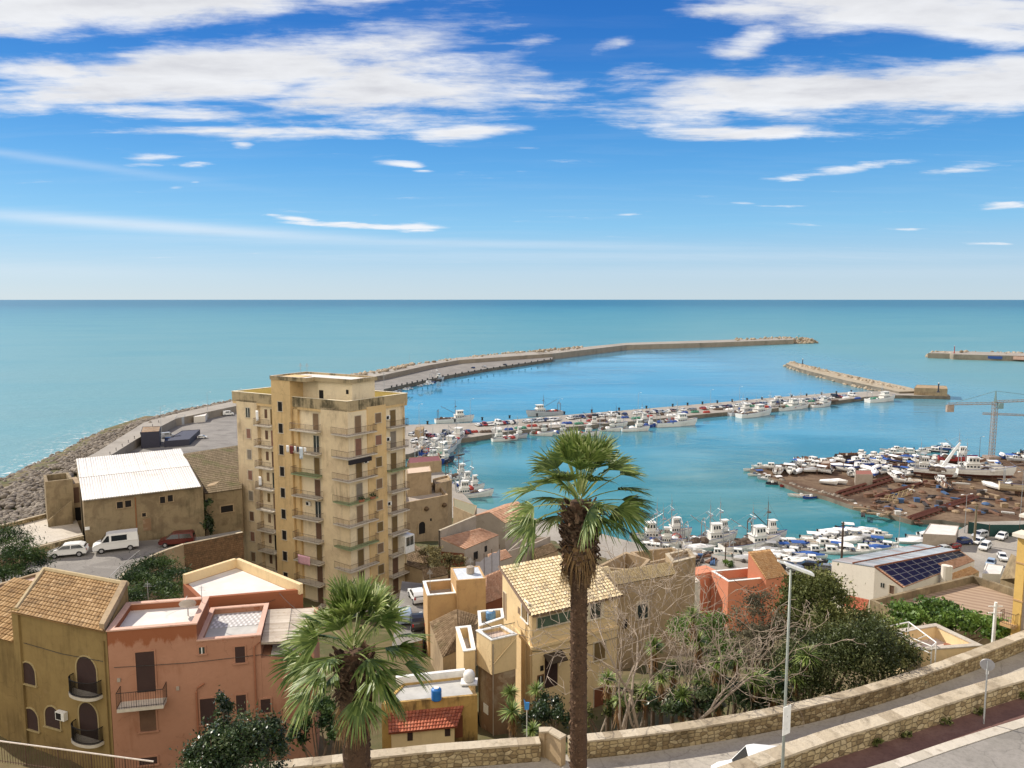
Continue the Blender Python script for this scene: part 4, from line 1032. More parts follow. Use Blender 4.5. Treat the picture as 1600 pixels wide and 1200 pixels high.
# --- pink house
zb = 41.0; zb2 = 39.85
A = P2(167, 987, zb); B = P2(308, 976.5, zb); Bx = P2(490, 986, zb2)
Wp = Wall(A, Bx); aB = Wp.hit(308, 1000)[0]; aC = Wp.hit(407, 1000)[0]
p = bld('pink_house', 'shaded pink house with stained parapet and white roof terraces, left foreground', A, 31)
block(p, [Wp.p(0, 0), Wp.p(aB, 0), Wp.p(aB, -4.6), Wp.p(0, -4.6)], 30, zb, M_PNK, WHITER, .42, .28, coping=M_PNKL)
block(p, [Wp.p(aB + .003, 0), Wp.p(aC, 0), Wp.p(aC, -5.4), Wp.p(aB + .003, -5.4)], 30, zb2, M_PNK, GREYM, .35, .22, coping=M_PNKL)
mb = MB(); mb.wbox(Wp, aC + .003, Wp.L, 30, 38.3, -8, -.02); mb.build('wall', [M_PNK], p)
mb = MB(); mb.wbox(Wp, aB + .3, aC - .26, zb2 - .345, zb2 - .33, -5.1, -2.7); 
for i in range(22):
    for j in range(6):
        if (i + j) % 2: mb.wbox(Wp, aB + .35 + i * .16, aB + .5 + i * .16, zb2 - .33, zb2 - .325, -5.0 + j * .4, -4.65 + j * .4, 1)
mb.build('patterned_tiles', [plain('grey_tile', (.40, .38, .36), .6), plain('white_tile', (.66, .64, .62), .5)], p)
# corrugated lean-to and white patio at the right end
WSH = rnd_mat('weathered_sheet', [(0, (.36, .30, .24)), (.5, (.46, .40, .33)), (1, (.58, .52, .45))], .7, dirt=(.25, .17, .11), nscale=1.6)
e0, e1 = Wp.p(aC + .05, .1), Wp.p(Wp.L - .2, .1); t0, t1 = Wp.p(aC + .05, -4.6), Wp.p(Wp.L - .2, -4.6)
tile_roof('corrugated_roof', V3(e1, 39.2), V3(t1, 39.55), V3(t0, 39.75), V3(e0, 39.4), 30, 2, WSH, p, .045)
mb = MB(); mb.wbox(Wp, aC + .06, Wp.L - .3, 38.3, 39.2, -5.2, -4.2); mb.build('wall', [M_PNK], p)
mb = MB(); mb.wbox(Wp, aC + .6, Wp.L - .1, 38.302, 38.36, -1.8, -.1); mb.build('patio', [WHITER], p)
for r, m_, nm in (((213, 1018, 242.5, 1081), SH_DARK, 'balcony_door'), ((218.5, 1101.5, 244, 1142), SH_BROWN, 'window'), ((311, 1011, 320, 1021), GLASS, 'window'), ((367.5, 1010, 383, 1035), SH_DARK, 'window'), ((313, 1091, 337, 1131), SH_DARK, 'window'), ((369.5, 1085.5, 385, 1123), SH_DARK, 'window'), ((407.5, 1092, 423, 1113), SH_DARK, 'window'), ((218, 1183, 246, 1194), SH_DARK, 'window')):
    window(p, Wp, Wp.rect(*r), m_, M_PNK, .09, .05, nm == 'window', nm)
q = Wp.rect(188, 1055, 260, 1092)
balcony(p, Wp, q[0], q[1], q[2] - .05, 1.0, 1.05, MARBLE, IRONB, thick=.22, step=.14)
h1 = Wp.hit(397, 1006); h2 = Wp.hit(397, 1135); pipe(p, [(*Wp.p(h1[0] + .35, .1), h1[1] + .1), (*Wp.p(h1[0], .1), h1[1] - .15), (*Wp.p(h1[0], .1), h2[1])], .06, TERR)
h1 = Wp.hit(307, 1076); h2 = Wp.hit(307, 1150); pipe(p, [(*Wp.p(h1[0] + .5, .1), h1[1] + .35), (*Wp.p(h1[0] + .1, .1), h1[1] + .1), (*Wp.p(h1[0], .1), h1[1] - .2), (*Wp.p(h1[0], .1), h2[1])], .06, TERR)
pipe(p, [(*Wp.p(.3, .05), 38.6), (*Wp.p(aB - .5, .05), 38.45), (*Wp.p(aC, .05), 38.55), (*Wp.p(Wp.L - .4, .05), 37.9)], .018, MATS['facade_cable'], 'cable')
for r in ((186, 1062), (278, 1075)):
    q = Wp.hit(*r); mb = MB(); mb.wbox(Wp, q[0] - .09, q[0] + .09, q[1] - .12, q[1] + .12, .0, .1); mb.build('junction_box', [M_GRYP], p)
# satellite dish on the white roof
dc = P(294, 962, zb - .4)
dsh = thing('satellite_dish', 'round grey satellite dish standing on the white roof of the pink house', 'satellite dish', tuple(dc))
mb = MB(); mb.path([dc, dc + Vector((0, 0, .55))], .04, 6); mb.build('mast', [ALU], dsh)
mb = MB(); dn = Vector((-.25, .72, .62)).normalized(); up_ = dn.cross(Vector((1, 0, 0))).normalized(); rt = up_.cross(dn); cc = dc + Vector((0, 0, .85))
rings = []
for rr, dd in ((.02, -.1), (.3, -.07), (.55, 0), (.55, -.015), (.3, -.09), (.02, -.12)):
    rings.append([cc + rt * rr * math.cos(t) + up_ * rr * math.sin(t) + dn * dd for t in np.linspace(0, 2 * math.pi, 20, endpoint=False)])
mb.loft(rings, 0); mb.build('reflector', [plain('dish_grey', (.42, .38, .33), .6)], dsh, True)
mb = MB(); mb.path([cc - up_ * .5, cc - up_ * .15 + dn * .5], .015, 5); mb.build('feed_arm', [ALU], dsh)

# --- white terrace building behind the pink one
zt = 40.5
c = col2((286, 906, zt), (316, 934.5, zt), (473, 921, zt), (371, 879, zt))
t = bld('terrace_house', 'house with wide white roof terrace and low cream parapet behind the pink house', c[0], 30)
block(t, c, 28, zt - .3, M_PNK, WHITER, .02, .3)
Wt = Wall(c[1], c[2])
mb = MB(); mb.wbox(Wt, 0, Wt.L, zt - .32, zt, -.3, 0); mb.build('front_parapet', [M_PNK], t)
for i_, j_ in ((0, 3), (3, 2)):
    mb = MB(); Wq = Wall(c[i_], c[j_]); sgn = -1
    mb.wbox(Wq, .0, Wq.L, zt - .32, zt + .45, -.02, .28); mb.build('back_parapet', [M_BEI], t)
# side roof far left and its parapet
c = col2((-40, 935, 39.6), (0, 947, 39.6), (60, 915, 39.6), (62, 897, 39.6), (0, 915, 39.6))
t = bld('low_house', 'low house with a pinkish flat roof at the left edge behind the yellow house', c[0], 31); block(t, c, 30, 39.7, M_TAN, plain('pink_roofing', (.56, .40, .31), .9, var=.2, scale=.8), .12, .2, coping=M_TAN)

# --- parking street, deck and walls on the left
slab('parking_street', [(-60, 890), (39, 866), (131, 851), (320, 838), (376, 828), (376, 836), (300, 848), (240, 868), (205, 888), (176, 914), (100, 930), (-60, 930)], 29.2, [ASPH, M_STN], z0=18)
slab('deck', [(-60, 880), (39, 857), (129, 835), (119, 812), (70, 804), (0, 820), (-90, 835)], 31.0, [PALE, M_STN], z0=24)
lw = [P2(u, v, 31.0) for u, v in ((-120, 881), (39, 857.5), (129, 835.5))]
stone_wall('retaining_wall', lw, 28, 30.9, .3, 'brown stone retaining wall below the pale deck beside the white car', cope=.08)
lw = [P2(u, v, 31.8) for u, v in ((-60, 836), (0, 818), (70, 800))]
stone_wall('low_wall', lw, 29, 31.5, .3, 'low pale wall at the back of the deck near the shore', cope=.1)
RUBB = stone_wall_mat('brown_rubble', (.26, .15, .08), (.19, .11, .06), (.10, .07, .045), 2.5, 3.5, .7)
def curvew(name, L, z0, z1, th, mat, label, cope=None):
    root = thing(name, label, 'wall', (L[0][0], L[0][1], z0)); a = L; b = offset(L, -th); mb = MB(); sd = 0
    for i in range(len(L) - 1):
        l = (Vector(L[i + 1]) - Vector(L[i])).length
        for e, fl in ((a, 1), (b, 0)):
            q = [(e[i][0], e[i][1], z0), (e[i + 1][0], e[i + 1][1], z0), (e[i + 1][0], e[i + 1][1], z1), (e[i][0], e[i][1], z1)]
            mb.face(q if not fl else q[::-1], 0, uv=[(sd, z0), (sd + l, z0), (sd + l, z1), (sd, z1)] if not fl else [(sd, z1), (sd + l, z1), (sd + l, z0), (sd, z0)])
        q = ccw([a[i], a[i + 1], b[i + 1], b[i]])
        mb.hexa([(*p_, z1) for p_ in q], [(*p_, z1 + .07) for p_ in q], 1); sd += l
    mb.build('wall_body', [mat, cope or COPE], root); return root
lw = smooth([P2(u, v, 30.1) for u, v in ((176, 912), (190, 896), (206, 884), (240, 864), (285, 849))])
curvew('curved_wall', lw, 20, 30.0, .4, M_TAN, 'curved plastered parapet wall bordering the parking street above the bushes')
lw = [P2(u, v, 30.1) for u, v in ((285.5, 849), (330, 840), (378, 830))]
curvew('retaining_wall', lw, 19, 30.0, .4, RUBB, 'tall brown stone retaining wall below the parking street beside the tall block')
rail = thing('hand_rail', 'thin iron hand rail along the curved street edge above the bushes', 'railing', tuple(P(176, 912, 29.2)))
mb = MB(); rp = [P(u, v, 29.2) for u, v in ((172, 914), (188, 898), (219, 872))]
mb.path([q + Vector((0, 0, 1.0)) for q in rp], .035, 5); [mb.path([q, q + Vector((0, 0, 1.0))], .03, 5) for q in rp]; mb.build('rail', [ALU], rail)

# --- warehouse with the white sheet roof
zf = 35.7; A = P2(130, 781, zf); B = P2(317, 759, zf); D = P2(119, 717, 36.9); C = P2(283, 701, 36.9)
wh = bld('warehouse', 'old stone warehouse with a big white sheet roof by the shore', A, 29, 'warehouse')
house(wh, [A, B, C, D], 27.5, [zf - .12, zf - .12, 36.75, 36.75], M_WARE)
Ww = Wall(A, B)
WROOF = rnd_mat('white_sheet_roof', [(0, (.54, .51, .47)), (.5, (.61, .58, .54)), (1, (.67, .64, .60))], .55, dirt=(.50, .44, .36), nscale=.35)
tile_roof('roof', V3(Ww.p(-.1, .3), zf), V3(Ww.p(Ww.L - .3, .3), zf), V3(C, 36.9), V3((D[0], D[1]), 36.9), 46, 2, WROOF, wh, .06)
for r in ((182.5, 784, 192, 794), (195.5, 782, 205, 792), (250, 776, 258, 786), (262, 773.5, 270, 783.5), (222, 801.5, 228, 807)):
    window(wh, Ww, Ww.rect(*r), DARKIN, M_TAN, .1, .04)
window(wh, Ww, Ww.rect(223.5, 810, 236, 829), M_STN, M_WARE, .12, .05, False, 'blocked_door')
h1 = Ww.hit(211, 777); h2 = Ww.hit(211, 846); pipe(wh, [(*Ww.p(h1[0], .08), h1[1]), (*Ww.p(h1[0], .08), h2[1])], .07, plain('rust_pipe', (.28, .12, .05), .8))
mb = MB(); q = Ww.rect(132.5, 823, 140, 828); mb.wbox(Ww, *q, .02, .06); tag(mb.build('wall_sign', [WHITEP], None, False, (*Ww.p(q[0], 0), q[2])), 'small blank white plate on the corner of the old warehouse', 'sign')
# annex with the brown roof
A2 = P2(320, 771, 34); B2 = P2(378, 763, 34); D2 = P2(286, 709, 37); C2 = P2(384, 694, 37)
an = bld('annex_shed', 'low masonry shed with a wide mossy brown roof between warehouse and tall block', A2, 29, 'shed')
house(an, [A2, B2, C2, D2], 27, [33.9, 33.9, 36.8, 36.8], M_WARE)
Wa = Wall(A2, B2)
TILE_MOSS = rnd_mat('mossy_roof', [(0, (.115, .085, .045)), (.5, (.155, .115, .065)), (1, (.20, .15, .09))], .95, dirt=(.10, .105, .03), nscale=.3)
tile_roof('roof', V3(A2, 34), V3(B2, 34), V3(C2, 37), V3(D2, 37), 34, 24, TILE_MOSS, an, .05)
window(an, Wa, Wa.rect(345, 790, 364, 800), DARKIN, M_TAN, .15, .05)
mb = MB(); [quad_slab(mb, *[V3(P2(u + du, v + dv, 35.6), 35.75) for du, dv in ((0, 0), (14, -3), (22, -9), (6, -5))], .08) for u, v in ((322, 762), (340, 708))]; mb.build('loose_sheets', [M_TAN], an)
# ivy on the warehouse corner is in the planting section
# --- little stair house
zs = 37.0; c = col2((70.5, 753, zs), (112, 748, zs), (97, 737, zs), (68, 743, zs))
sh = bld('stair_house', 'narrow roofless stone building with an outside stair beside the warehouse', c[0], 30.5, 'building')
Ws = Wall(P2(70.5, 753, zs), P2(124, 747, zs))
mb = MB(); rp = [Ws.p(0, 0), Ws.p(Ws.L * .8, 0), Ws.p(Ws.L * .75, -5), Ws.p(0, -5)]; parapet(mb, rp, 28, zs, .35, 0, 0); mb.prism(inset(rp, .3), 28, 35.2, 0); mb.build('wall', [M_WARE], sh)
mb = MB(); mb.wbox(Ws, Ws.L * .78, Ws.L, 28, 36.2, -5, -.6); mb.build('side_wall', [M_TAN], sh)
mb = MB()
for i in range(12):
    a = Ws.hit(76 + i * 3, 800)[0]; a2 = Ws.hit(79 + i * 3, 800)[0]; mb.wbox(Ws, a, a2, 28, 31 + i * .2, .003, 1.3 - (i % 2) * .002)
mb.build('outside_stair', [M_TAN], sh)
mb = MB()
a = Ws.hit(73, 800)[0]; a2 = Ws.hit(112, 800)[0]; q = [Ws.p(a, 1.3), Ws.p(a2, 1.3), Ws.p(a2, 1.55), Ws.p(a, 1.55)]; q = ccw(q); hz = {0: 31.9, 1: 34.6}
mb.hexa([(*p_, 28) for p_ in q], [(*p_, 31.9 if (Vector(p_) - Vector(Ws.p(a, 1.4))).length < 1 else 34.3) for p_ in q]); mb.build('stair_parapet', [M_WARE], sh)
window(sh, Wall(Ws.p(0, -.6), Ws.p(Ws.L, -.6)), (Ws.L * .8, Ws.L * .97, 33.4, 35.6), SH_BROWN, None, name='door')
window(sh, Wall(Ws.p(0, -.6), Ws.p(Ws.L, -.6)), (Ws.L * .82, Ws.L * .99, 30.8, 32.7), DARKIN, None, name='door')

# --- beige house (centre)
ze, zr = 36.9, 38.4
A = P2(832, 957, ze); B = P2(965, 927, ze); D = P2(785, 886, zr); C = (D[0] + B[0] - A[0], D[1] + B[1] - A[1])
b_ = bld('beige_house', 'cream house with pale barrel tiled roof and dark door, behind the slim palm trunk', A, 28)
house(b_, [A, B, C, D], 26, [ze - .1, ze - .1, zr - .1, zr - .1], M_BEI)
Wf = Wall(A, B); Wl_ = Wall(D, A)
tile_roof('roof', V3(Wf.p(-.3, .35), ze - .08), V3(Wf.p(Wf.L + .3, .35), ze - .08), V3(Vector(C) + Wf.t * .3, zr + .06), V3(Vector(D) - Wf.t * .3, zr + .06), 27, 17, TILE_PALE, b_, .085)
mb = MB(); mb.path([V3(Wl_.p(-.1, .28), zr + .05), V3(Wl_.p(Wl_.L + .2, .28), ze - .05)], .13, 6); mb.path([V3(Wf.p(-.2, .4), ze - .16), V3(Wf.p(Wf.L + .3, .4), ze - .16)], .07, 6); mb.build('gutter', [plain('brown_gutter', (.16, .10, .06), .6)], b_)
GLG = plain('green_glass', (.06, .10, .075), .15, 0, .3, 1.0, .7)
window(b_, Wf, Wf.rect(839, 959, 897, 975), GLG, FRAMEC, .08, .08, True, 'veranda_glazing')
window(b_, Wf, Wf.rect(921, 941, 938, 966), GLASS, plain('wide_white_frame', (.66, .58, .42), .8), .32, .1)
h = Wf.hit(832, 1012)[1]; mb = MB(); mb.wbox(Wf, -.12, Wf.L + .05, h - .15, h + .1, -.02, .14); mb.wbox(Wl_, Wl_.L * .35, Wl_.L + .1, h - .149, h + .099, -.02, .139); mb.build('string_course', [M_BEI], b_)
window(b_, Wf, Wf.rect(851, 1022, 871, 1073), SH_DARK, None, name='entrance_door')
q = Wf.rect(849, 1019, 878, 1027); mb = MB(); quad_slab(mb, (*Wf.p(q[0], 1.0), q[2]), (*Wf.p(q[1], 1.0), q[2]), (*Wf.p(q[1], .0), q[3]), (*Wf.p(q[0], 0), q[3]), .07); mb.build('door_canopy', [plain('dark_canopy', (.05, .035, .02), .8)], b_)
window(b_, Wf, Wf.rect(844, 1040, 849, 1048), DARKIN, None, sill=False, name='meter_box'); window(b_, Wf, Wf.rect(841, 1056, 848, 1074), GLASS, plain('wood_frame', (.14, .07, .03), .7), .1, .05)
window(b_, Wf, Wf.rect(928, 1003, 945, 1030), SH_OLIVE, FRAMEC, .12, .07); window(b_, Wf, Wf.rect(928, 1075, 943, 1110), M_DRED, FRAMEC, .1, .05, False, 'garden_door')
window(b_, Wl_, Wl_.rect(816, 939, 825.5, 969), SH_OLIVE, FRAMEW, .12, .07, lab='green glass window with white sill'); window(b_, Wl_, Wl_.rect(786.8, 926, 791, 966), SH_TAN, FRAMEC, .08, .05, False, 'side_door'); window(b_, Wl_, Wl_.rect(809.5, 949, 812.5, 959), SH_TAN, None)
for a in (Wl_.L - .15, Wl_.L - 1.2): pipe(b_, [(*Wl_.p(a, .07), ze - .2), (*Wl_.p(a, .07), 29)], .045, M_BEI)
mb = MB(); q = Wf.rect(893, 1085, 905, 1094); mb.build('step', [M_GRYP], b_) if False else None
# terrace block on its left side
zt = 35.6; LB = P2(744.5, 986, zt); F_ = P2(768, 1001, zt); R_ = P2(807, 992, zt); BK = (LB[0] + R_[0] - F_[0], LB[1] + R_[1] - F_[1])
block(b_, [LB, F_, R_, BK], 32.8, zt, M_BEI, plain('pink_terrace', (.60, .47, .38), .8), .25, .2, coping=WHITEP, name='terrace_wall')
W1 = Wall(LB, F_); W2 = Wall(F_, R_)
mb = MB(); mb.prism([W1.p(.15, -.25), W1.p(W1.L - .02, -.25), W2.p(.28, -.05), W2.p(W2.L - .05, -.05), BK], 25, 32.795); o = mb.build('terrace_base', [M_STN], b_)
pipe(b_, [(*W2.p(.1, .06), zt - .3), (*W2.p(.1, .06), 27)], .05, M_GRYP); pipe(b_, [(*W2.p(.12, .09), zt - 1.9), (*W2.p(W2.L - .1, .09), zt - .2)], .05, M_BEI, 'sloping_pipe')
q = W1.rect(752, 1102, 759, 1116); mb = MB(); mb.wbox(W1, q[0], q[1], q[2], q[3], -.26, -.2); mb.build('vent_grille', [WHITEP], b_)
mb = MB()
def rail_run(mb, p, q, z, h, step=.12):
    L = (Vector(q) - Vector(p)).length; k = max(2, int(L / step)); mb.path([(*p, z + h), (*q, z + h)], .025, 5); mb.path([(*p, z + .1), (*q, z + .1)], .015, 4)
    for i in range(k + 1):
        x = p[0] + (q[0] - p[0]) * i / k; yy_ = p[1] + (q[1] - p[1]) * i / k; mb.path([(x, yy_, z), (x, yy_, z + h)], .011, 3, cap=False)
rail_run(mb, W1.p(W1.L * .35, -.15), W1.p(W1.L - .1, -.1), zt + .05, .95); rail_run(mb, W2.p(.1, -.1), W2.p(W2.L - .1, -.1), zt + .05, .95); mb.build('terrace_railing', [IRONB], b_)
c = col2((747, 956, 35.8), (785, 952, 35.8), (787, 966, 35.8), (749, 979, 35.8)); block(b_, c, 26, 35.8, M_BEI, WHITER, .75, .15, coping=WHITEP, name='tank_yard_wall')
c = col2((712.5, 981, 34.2), (735, 978.5, 34.2), (742.5, 1016, 34.2), (724.5, 1018.5, 34.2)); block(b_, c, 25, 34.2, M_BEI, WHITER, .9, .22, coping=WHITEP, name='yard_wall')
def tank(p, r, h, mat, label):
    mb = MB(); k = 20; pr = [(r * .92, 0), (r, .06)]
    for i in range(4): pr += [(r, .06 + h * .8 * (i + .3) / 4), (r * .96, .06 + h * .8 * (i + .5) / 4), (r, .06 + h * .8 * (i + .7) / 4)]
    pr += [(r * .98, h * .88), (r * .7, h * .97), (r * .3, h), (.01, h)]
    root = thing('water_tank', label, 'water tank', tuple(p)); mb.lathe(pr, p, k); mb.build('tank_body', [mat], root, True)
    mb = MB(); mb.lathe([(r * .5, h * .95), (r * .5, h * 1.04), (.01, h * 1.06)], p, k); mb.build('lid', [WHITEP], root)
tank(P(767, 972, 35.05), .42, 1.0, plain('pale_blue_tank', (.10, .22, .38), .5), 'pale blue water tank in the white roof yard left of the cream house')
# --- small flat-roofed house with the bright blue tank
zt = 34.5; c = col2((596, 1100, zt), (746, 1086, zt), (727, 1057, zt), (630, 1068, zt))
k_ = bld('flat_house', 'low stained ochre house with grey flat roof and small red tiled lean-to', c[0], 28)
block(k_, c, 27, zt, M_OCHS, GREYM, .08, .2)
Wk = Wall(c[0], c[1])
mb = MB(); Wb_ = Wall(c[3], c[2]); mb.wbox(Wb_, -.5, Wb_.L, zt - .1, zt + .5, -.3, 0); mb.build('back_parapet', [WHITEP], k_)
tank(P(682, 1093, zt - .05), .36, .85, BLUEP, 'bright blue water tank with white lid on the grey flat roof')
tl, tr = Wk.rect(606, 1113, 727, 1116)[0:2]
et = Wk.hit(606, 1114)[1]; ee = et - .62
mb = MB(); mb.wbox(Wk, tl + .2, tr - .9, 27, ee - .05, 0.004, 1.25); mb.build('lean_to_wall', [M_BEI], k_)
tile_roof('lean_to_roof', V3(Wk.p(tl, 1.5), ee), V3(Wk.p(tr - .75, 1.5), ee), V3(Wk.p(tr - .1, .02), et), V3(Wk.p(tl, .02), et), 22, 6, TILE_RED, k_, .07)
Wk2 = Wall(Wk.p(0, 1.25), Wk.p(Wk.L, 1.25))
for r in ((636.5, 1144, 645, 1157), (695, 1137, 703.5, 1150)): window(k_, Wk2, Wk2.rect(*r), SH_DARK, None)
window(k_, Wk, Wk.rect(711, 1118, 723, 1152), M_DRED, None, name='door')
mb = MB(); pp = P(733, 1064, zt + .1); mb.lathe([(.32, 0), (.42, .15), (.42, .55), (.3, .75), (.02, .8)], pp, 14); mb.box((pp.x, pp.y, pp.z - .1), (1.2, 1.0, .1)); tag(mb.build('pump_tank', [plain('tank_white', (.70, .68, .64), .5)], None, True, tuple(pp)), 'small round whitish tank on a slab beside the cream terrace block', 'tank')
# --- ochre block house with the white roof room
zt = 31.6; c = col2((713, 907, zt), (759, 903.5, zt), (749, 884, zt), (704, 887, zt))
oh = bld('ochre_house', 'square ochre house with white roof slab and lower walled terrace', c[0], 24)
block(oh, c, 22, zt, M_OCH, plain('bluish_roof', (.56, .59, .62), .6, var=.15), .06, .2)
Wo = Wall(c[0], c[1]); mb = MB(); mb.lathe([(.45, 0), (.45, .7), (.3, .75), (.02, .76)], (*P2(735, 895, zt), zt), 12); mb.build('chimney', [M_GRYP], oh)
z2 = 30.0; c = col2((668, 931, z2), (714, 927, z2), (708, 905, z2), (661, 909, z2)); block(oh, c, 22, z2, M_OCH, M_GRYP, 1.0, .25, coping=WHITEP, name='terrace_wall')
pipe(oh, [(*Wo.p(.1, .08), zt - .4), (*Wo.p(.1, .08), 25)], .06, M_OCH)
# brown hipped roof in front of it
e1 = P(672, 972, 28.2); e2 = P(692, 1026, 28.2); e3 = P(722, 1012, 28.2); e4 = P(748, 962, 28.6); ap = P(714, 952, 29.6); ap2 = P(716, 990, 29.3)
ho = bld('hip_roof_house', 'house with an old brown hipped tile roof in front of the ochre house', e1, 23)
mb = MB(); mb.prism([e1, e2, e3, e4, P(712, 950, 28.3)], 20, 28.1); mb.build('wall', [M_TAN], ho)
tile_roof('roof', e1, e2, ap2, ap, 16, 9, TILE_OLD, ho, .07); tile_roof('roof', e2, e3, ap2, ap2 - Vector((.05, 0, 0)), 9, 8, TILE_OLD, ho, .07); tile_roof('roof', e3, e4, ap, ap2, 16, 8, TILE_OLD, ho, .07)
# pink tile roof between ochre and cream houses
q = [P(758, 943, 28.0), P(786, 932, 28.0), P(786, 888, 30.4), P(759, 899, 30.2)]
po = bld('tiled_house', 'house with plain pink tiled roof squeezed between ochre and cream houses', q[0], 23)
mb = MB(); mb.prism(q, 20, 27.9); mb.build('wall', [M_DRED], po); tile_roof('roof', *q, 12, 20, TILE_PINK, po, .05)
# --- sheds and screens further back
q = [P(726, 858, 23.6), P(779, 836, 23.6), P(750, 825, 25.0), P(688, 841, 25.0)]
s1 = bld('tiled_shed', 'shed with pale tiled lean-to roof and dark red end wall', q[0], 18, 'shed')
house(s1, [tuple(p_[:2]) for p_ in q], 16, [23.5, 23.5, 24.9, 24.9], M_GRYP); tile_roof('roof', q[0], q[1], q[2], q[3], 26, 12, TILE_PINK, s1, .05)
Wq = Wall(q[3], q[0]); mb = MB(); mb.wbox(Wq, .1, Wq.L - .1, 16, 22.9, .0, .03); mb.build('end_wall', [M_DRED], s1)
Wq = Wall(q[0], q[1]); window(s1, Wq, Wq.rect(740, 862, 746.5, 874), DARKIN, None, name='door'); window(s1, Wq, Wq.rect(757, 853, 761, 862), DARKIN, None)
lw = [P2(u, v, 26.2) for u, v in ((685, 829), (741, 806))]; curvew('plaster_wall', lw, 17, 26.2, .35, M_GRYP, 'plain plastered wall behind the tiled shed')
q = [P(789, 817, 23.8), P(830, 801, 23.8), P(790, 788, 24.2), P(741, 806, 24.2)]
s2 = bld('gabled_house', 'pinkish house with shallow gabled tile roof near the quay left of the palm crown', q[0], 15)
cc_ = [tuple(p_[:2]) for p_ in q]; house(s2, cc_, 13, [23.7, 23.7, 24.1, 24.1], M_GRYP)
r1 = (q[0] + q[3]) / 2 + Vector((0, 0, 1.3)); r2 = (q[1] + q[2]) / 2 + Vector((0, 0, 1.3))
mb = MB(); mb.face([q[3] - Vector((0, 0, .1)), q[0] - Vector((0, 0, .1)), r1]); mb.build('gable', [M_GRYP], s2)
tile_roof('roof', q[0], q[1], r2, r1, 26, 10, TILE_PINK, s2, .05); tile_roof('roof', q[2], q[3], r1, r2, 26, 10, TILE_PINK, s2, .05)
Wq = Wall(q[0], q[1]); window(s2, Wq, Wq.rect(793, 830, 798, 839), DARKIN, None); window(s2, Wq, Wq.rect(806, 824, 810, 833), DARKIN, None)
sc_ = thing('screen_fence', 'white construction screens on poles below the tiled shed', 'fence', tuple(P(742, 893, 19)))
mb = MB(); pts = [(743, 876), (757, 869), (769, 862), (781, 855)]; pb = [PY(u, v + 2, 100 - i * 0 + (i * 2.2)) for i, (u, v) in enumerate(pts)]
for i in range(3):
    a_, b2 = pb[i], pb[i + 1]; mid = (a_ + b2) / 2 - Vector((0, 0, .35)); d_ = Vector((.04, .1, 0))
    for s_, e_ in ((a_, mid), (mid, b2)): mb.hexa([s_ - Vector((0, 0, 3.6)), e_ - Vector((0, 0, 3.6)), e_ - Vector((0, 0, 3.6)) + d_, s_ - Vector((0, 0, 3.6)) + d_], [s_, e_, e_ + d_, s_ + d_])
mb.build('sheet', [plain('screen_sheet', (.52, .48, .48), .8)], sc_)
mb = MB(); [mb.path([q_ - Vector((.05, .1, 4)), q_ + Vector((-.05, -.1, .6))], .05, 5) for q_ in pb]; mb.build('post', [IRON], sc_)
c = col2((792, 862, 22), (838, 848, 22), (860, 838, 22), (815, 842, 22)); g_ = bld('grey_house', 'grey rendered house with scaffold poles behind the palm crown', c[0], 15); block(g_, c, 13, 22, M_GRYP, M_GRYP, .5, .3)
# --- house with the arched door, on the quay side of the tall block
c = col2((632, 786, 20.5), (700, 773, 20.5), (684, 752, 20.5), (626, 762, 20.5)); ah = bld('stone_house', 'old stone house with an arched dark doorway and walled terrace right of the tall block', c[0], 12)
block(ah, c, 8, 20.5, M_TAN, M_GRYP, 1.0, .4); Wh = Wall(c[0], c[1])
window(ah, Wh, Wh.rect(654, 815, 664, 834), DARKIN, M_TAN, .35, .12, False, 'arched_door', True); window(ah, Wh, Wh.rect(672, 810, 674.5, 814), DARKIN, None)
c = col2((636, 741, 24.5), (674, 737, 24.5), (672, 728, 24.5), (634, 732, 24.5)); block(ah, c, 17, 24.6, M_TAN, plain('pinkish_roof', (.55, .42, .31), .9), .1, .2, name='upper_wall')
c = col2((680, 757, 21.5), (706, 750, 21.5), (700, 742, 21.5), (676, 748, 21.5)); block(ah, c, 8, 21.5, M_TAN, M_TAN, .4, .25, name='side_wall')
for u, v in ((666, 795), (694, 789)):
    a_, z_ = Wh.hit(u, v); q2 = Wh.p(a_, .1); o = MB(); o.lathe([(.05, -.5), (.5, -.25), (.6, .1), (.3, .45), (.05, .5)], (*q2, z_), 8); tag(o.build('wall_plant', [plain('dry_plant', (.12, .075, .04), .95)], None, False, (*q2, z_)), 'dry tuft growing from the %s part of the arched stone house wall' % ('middle' if u < 680 else 'right'), 'plant')
c = col2((708, 791, 10), (741, 805, 10), (745, 790, 10), (708, 778, 10)); g_ = bld('low_store', 'low store with mossy flat roof beside the moored white boats', c[0], 5, 'shed'); block(g_, c, 1, 10, M_TAN, plain('mossy_flat', (.22, .20, .12), .9), .1, .2)
c = col2((628, 880, 22.5), (664, 892, 22.5), (672, 880, 22.5), (640, 858, 22.5)); g_ = bld('old_roof_house', 'low house with a brown old tile roof at the foot of the tall block', c[0], 17)
house(g_, c, 13, [22.4, 22.4, 23.6, 23.8], M_TAN); tile_roof('roof', V3(c[0], 22.5), V3(c[1], 22.5), V3(c[2], 23.6), V3(c[3], 23.9), 14, 12, TILE_OLD, g_, .06)
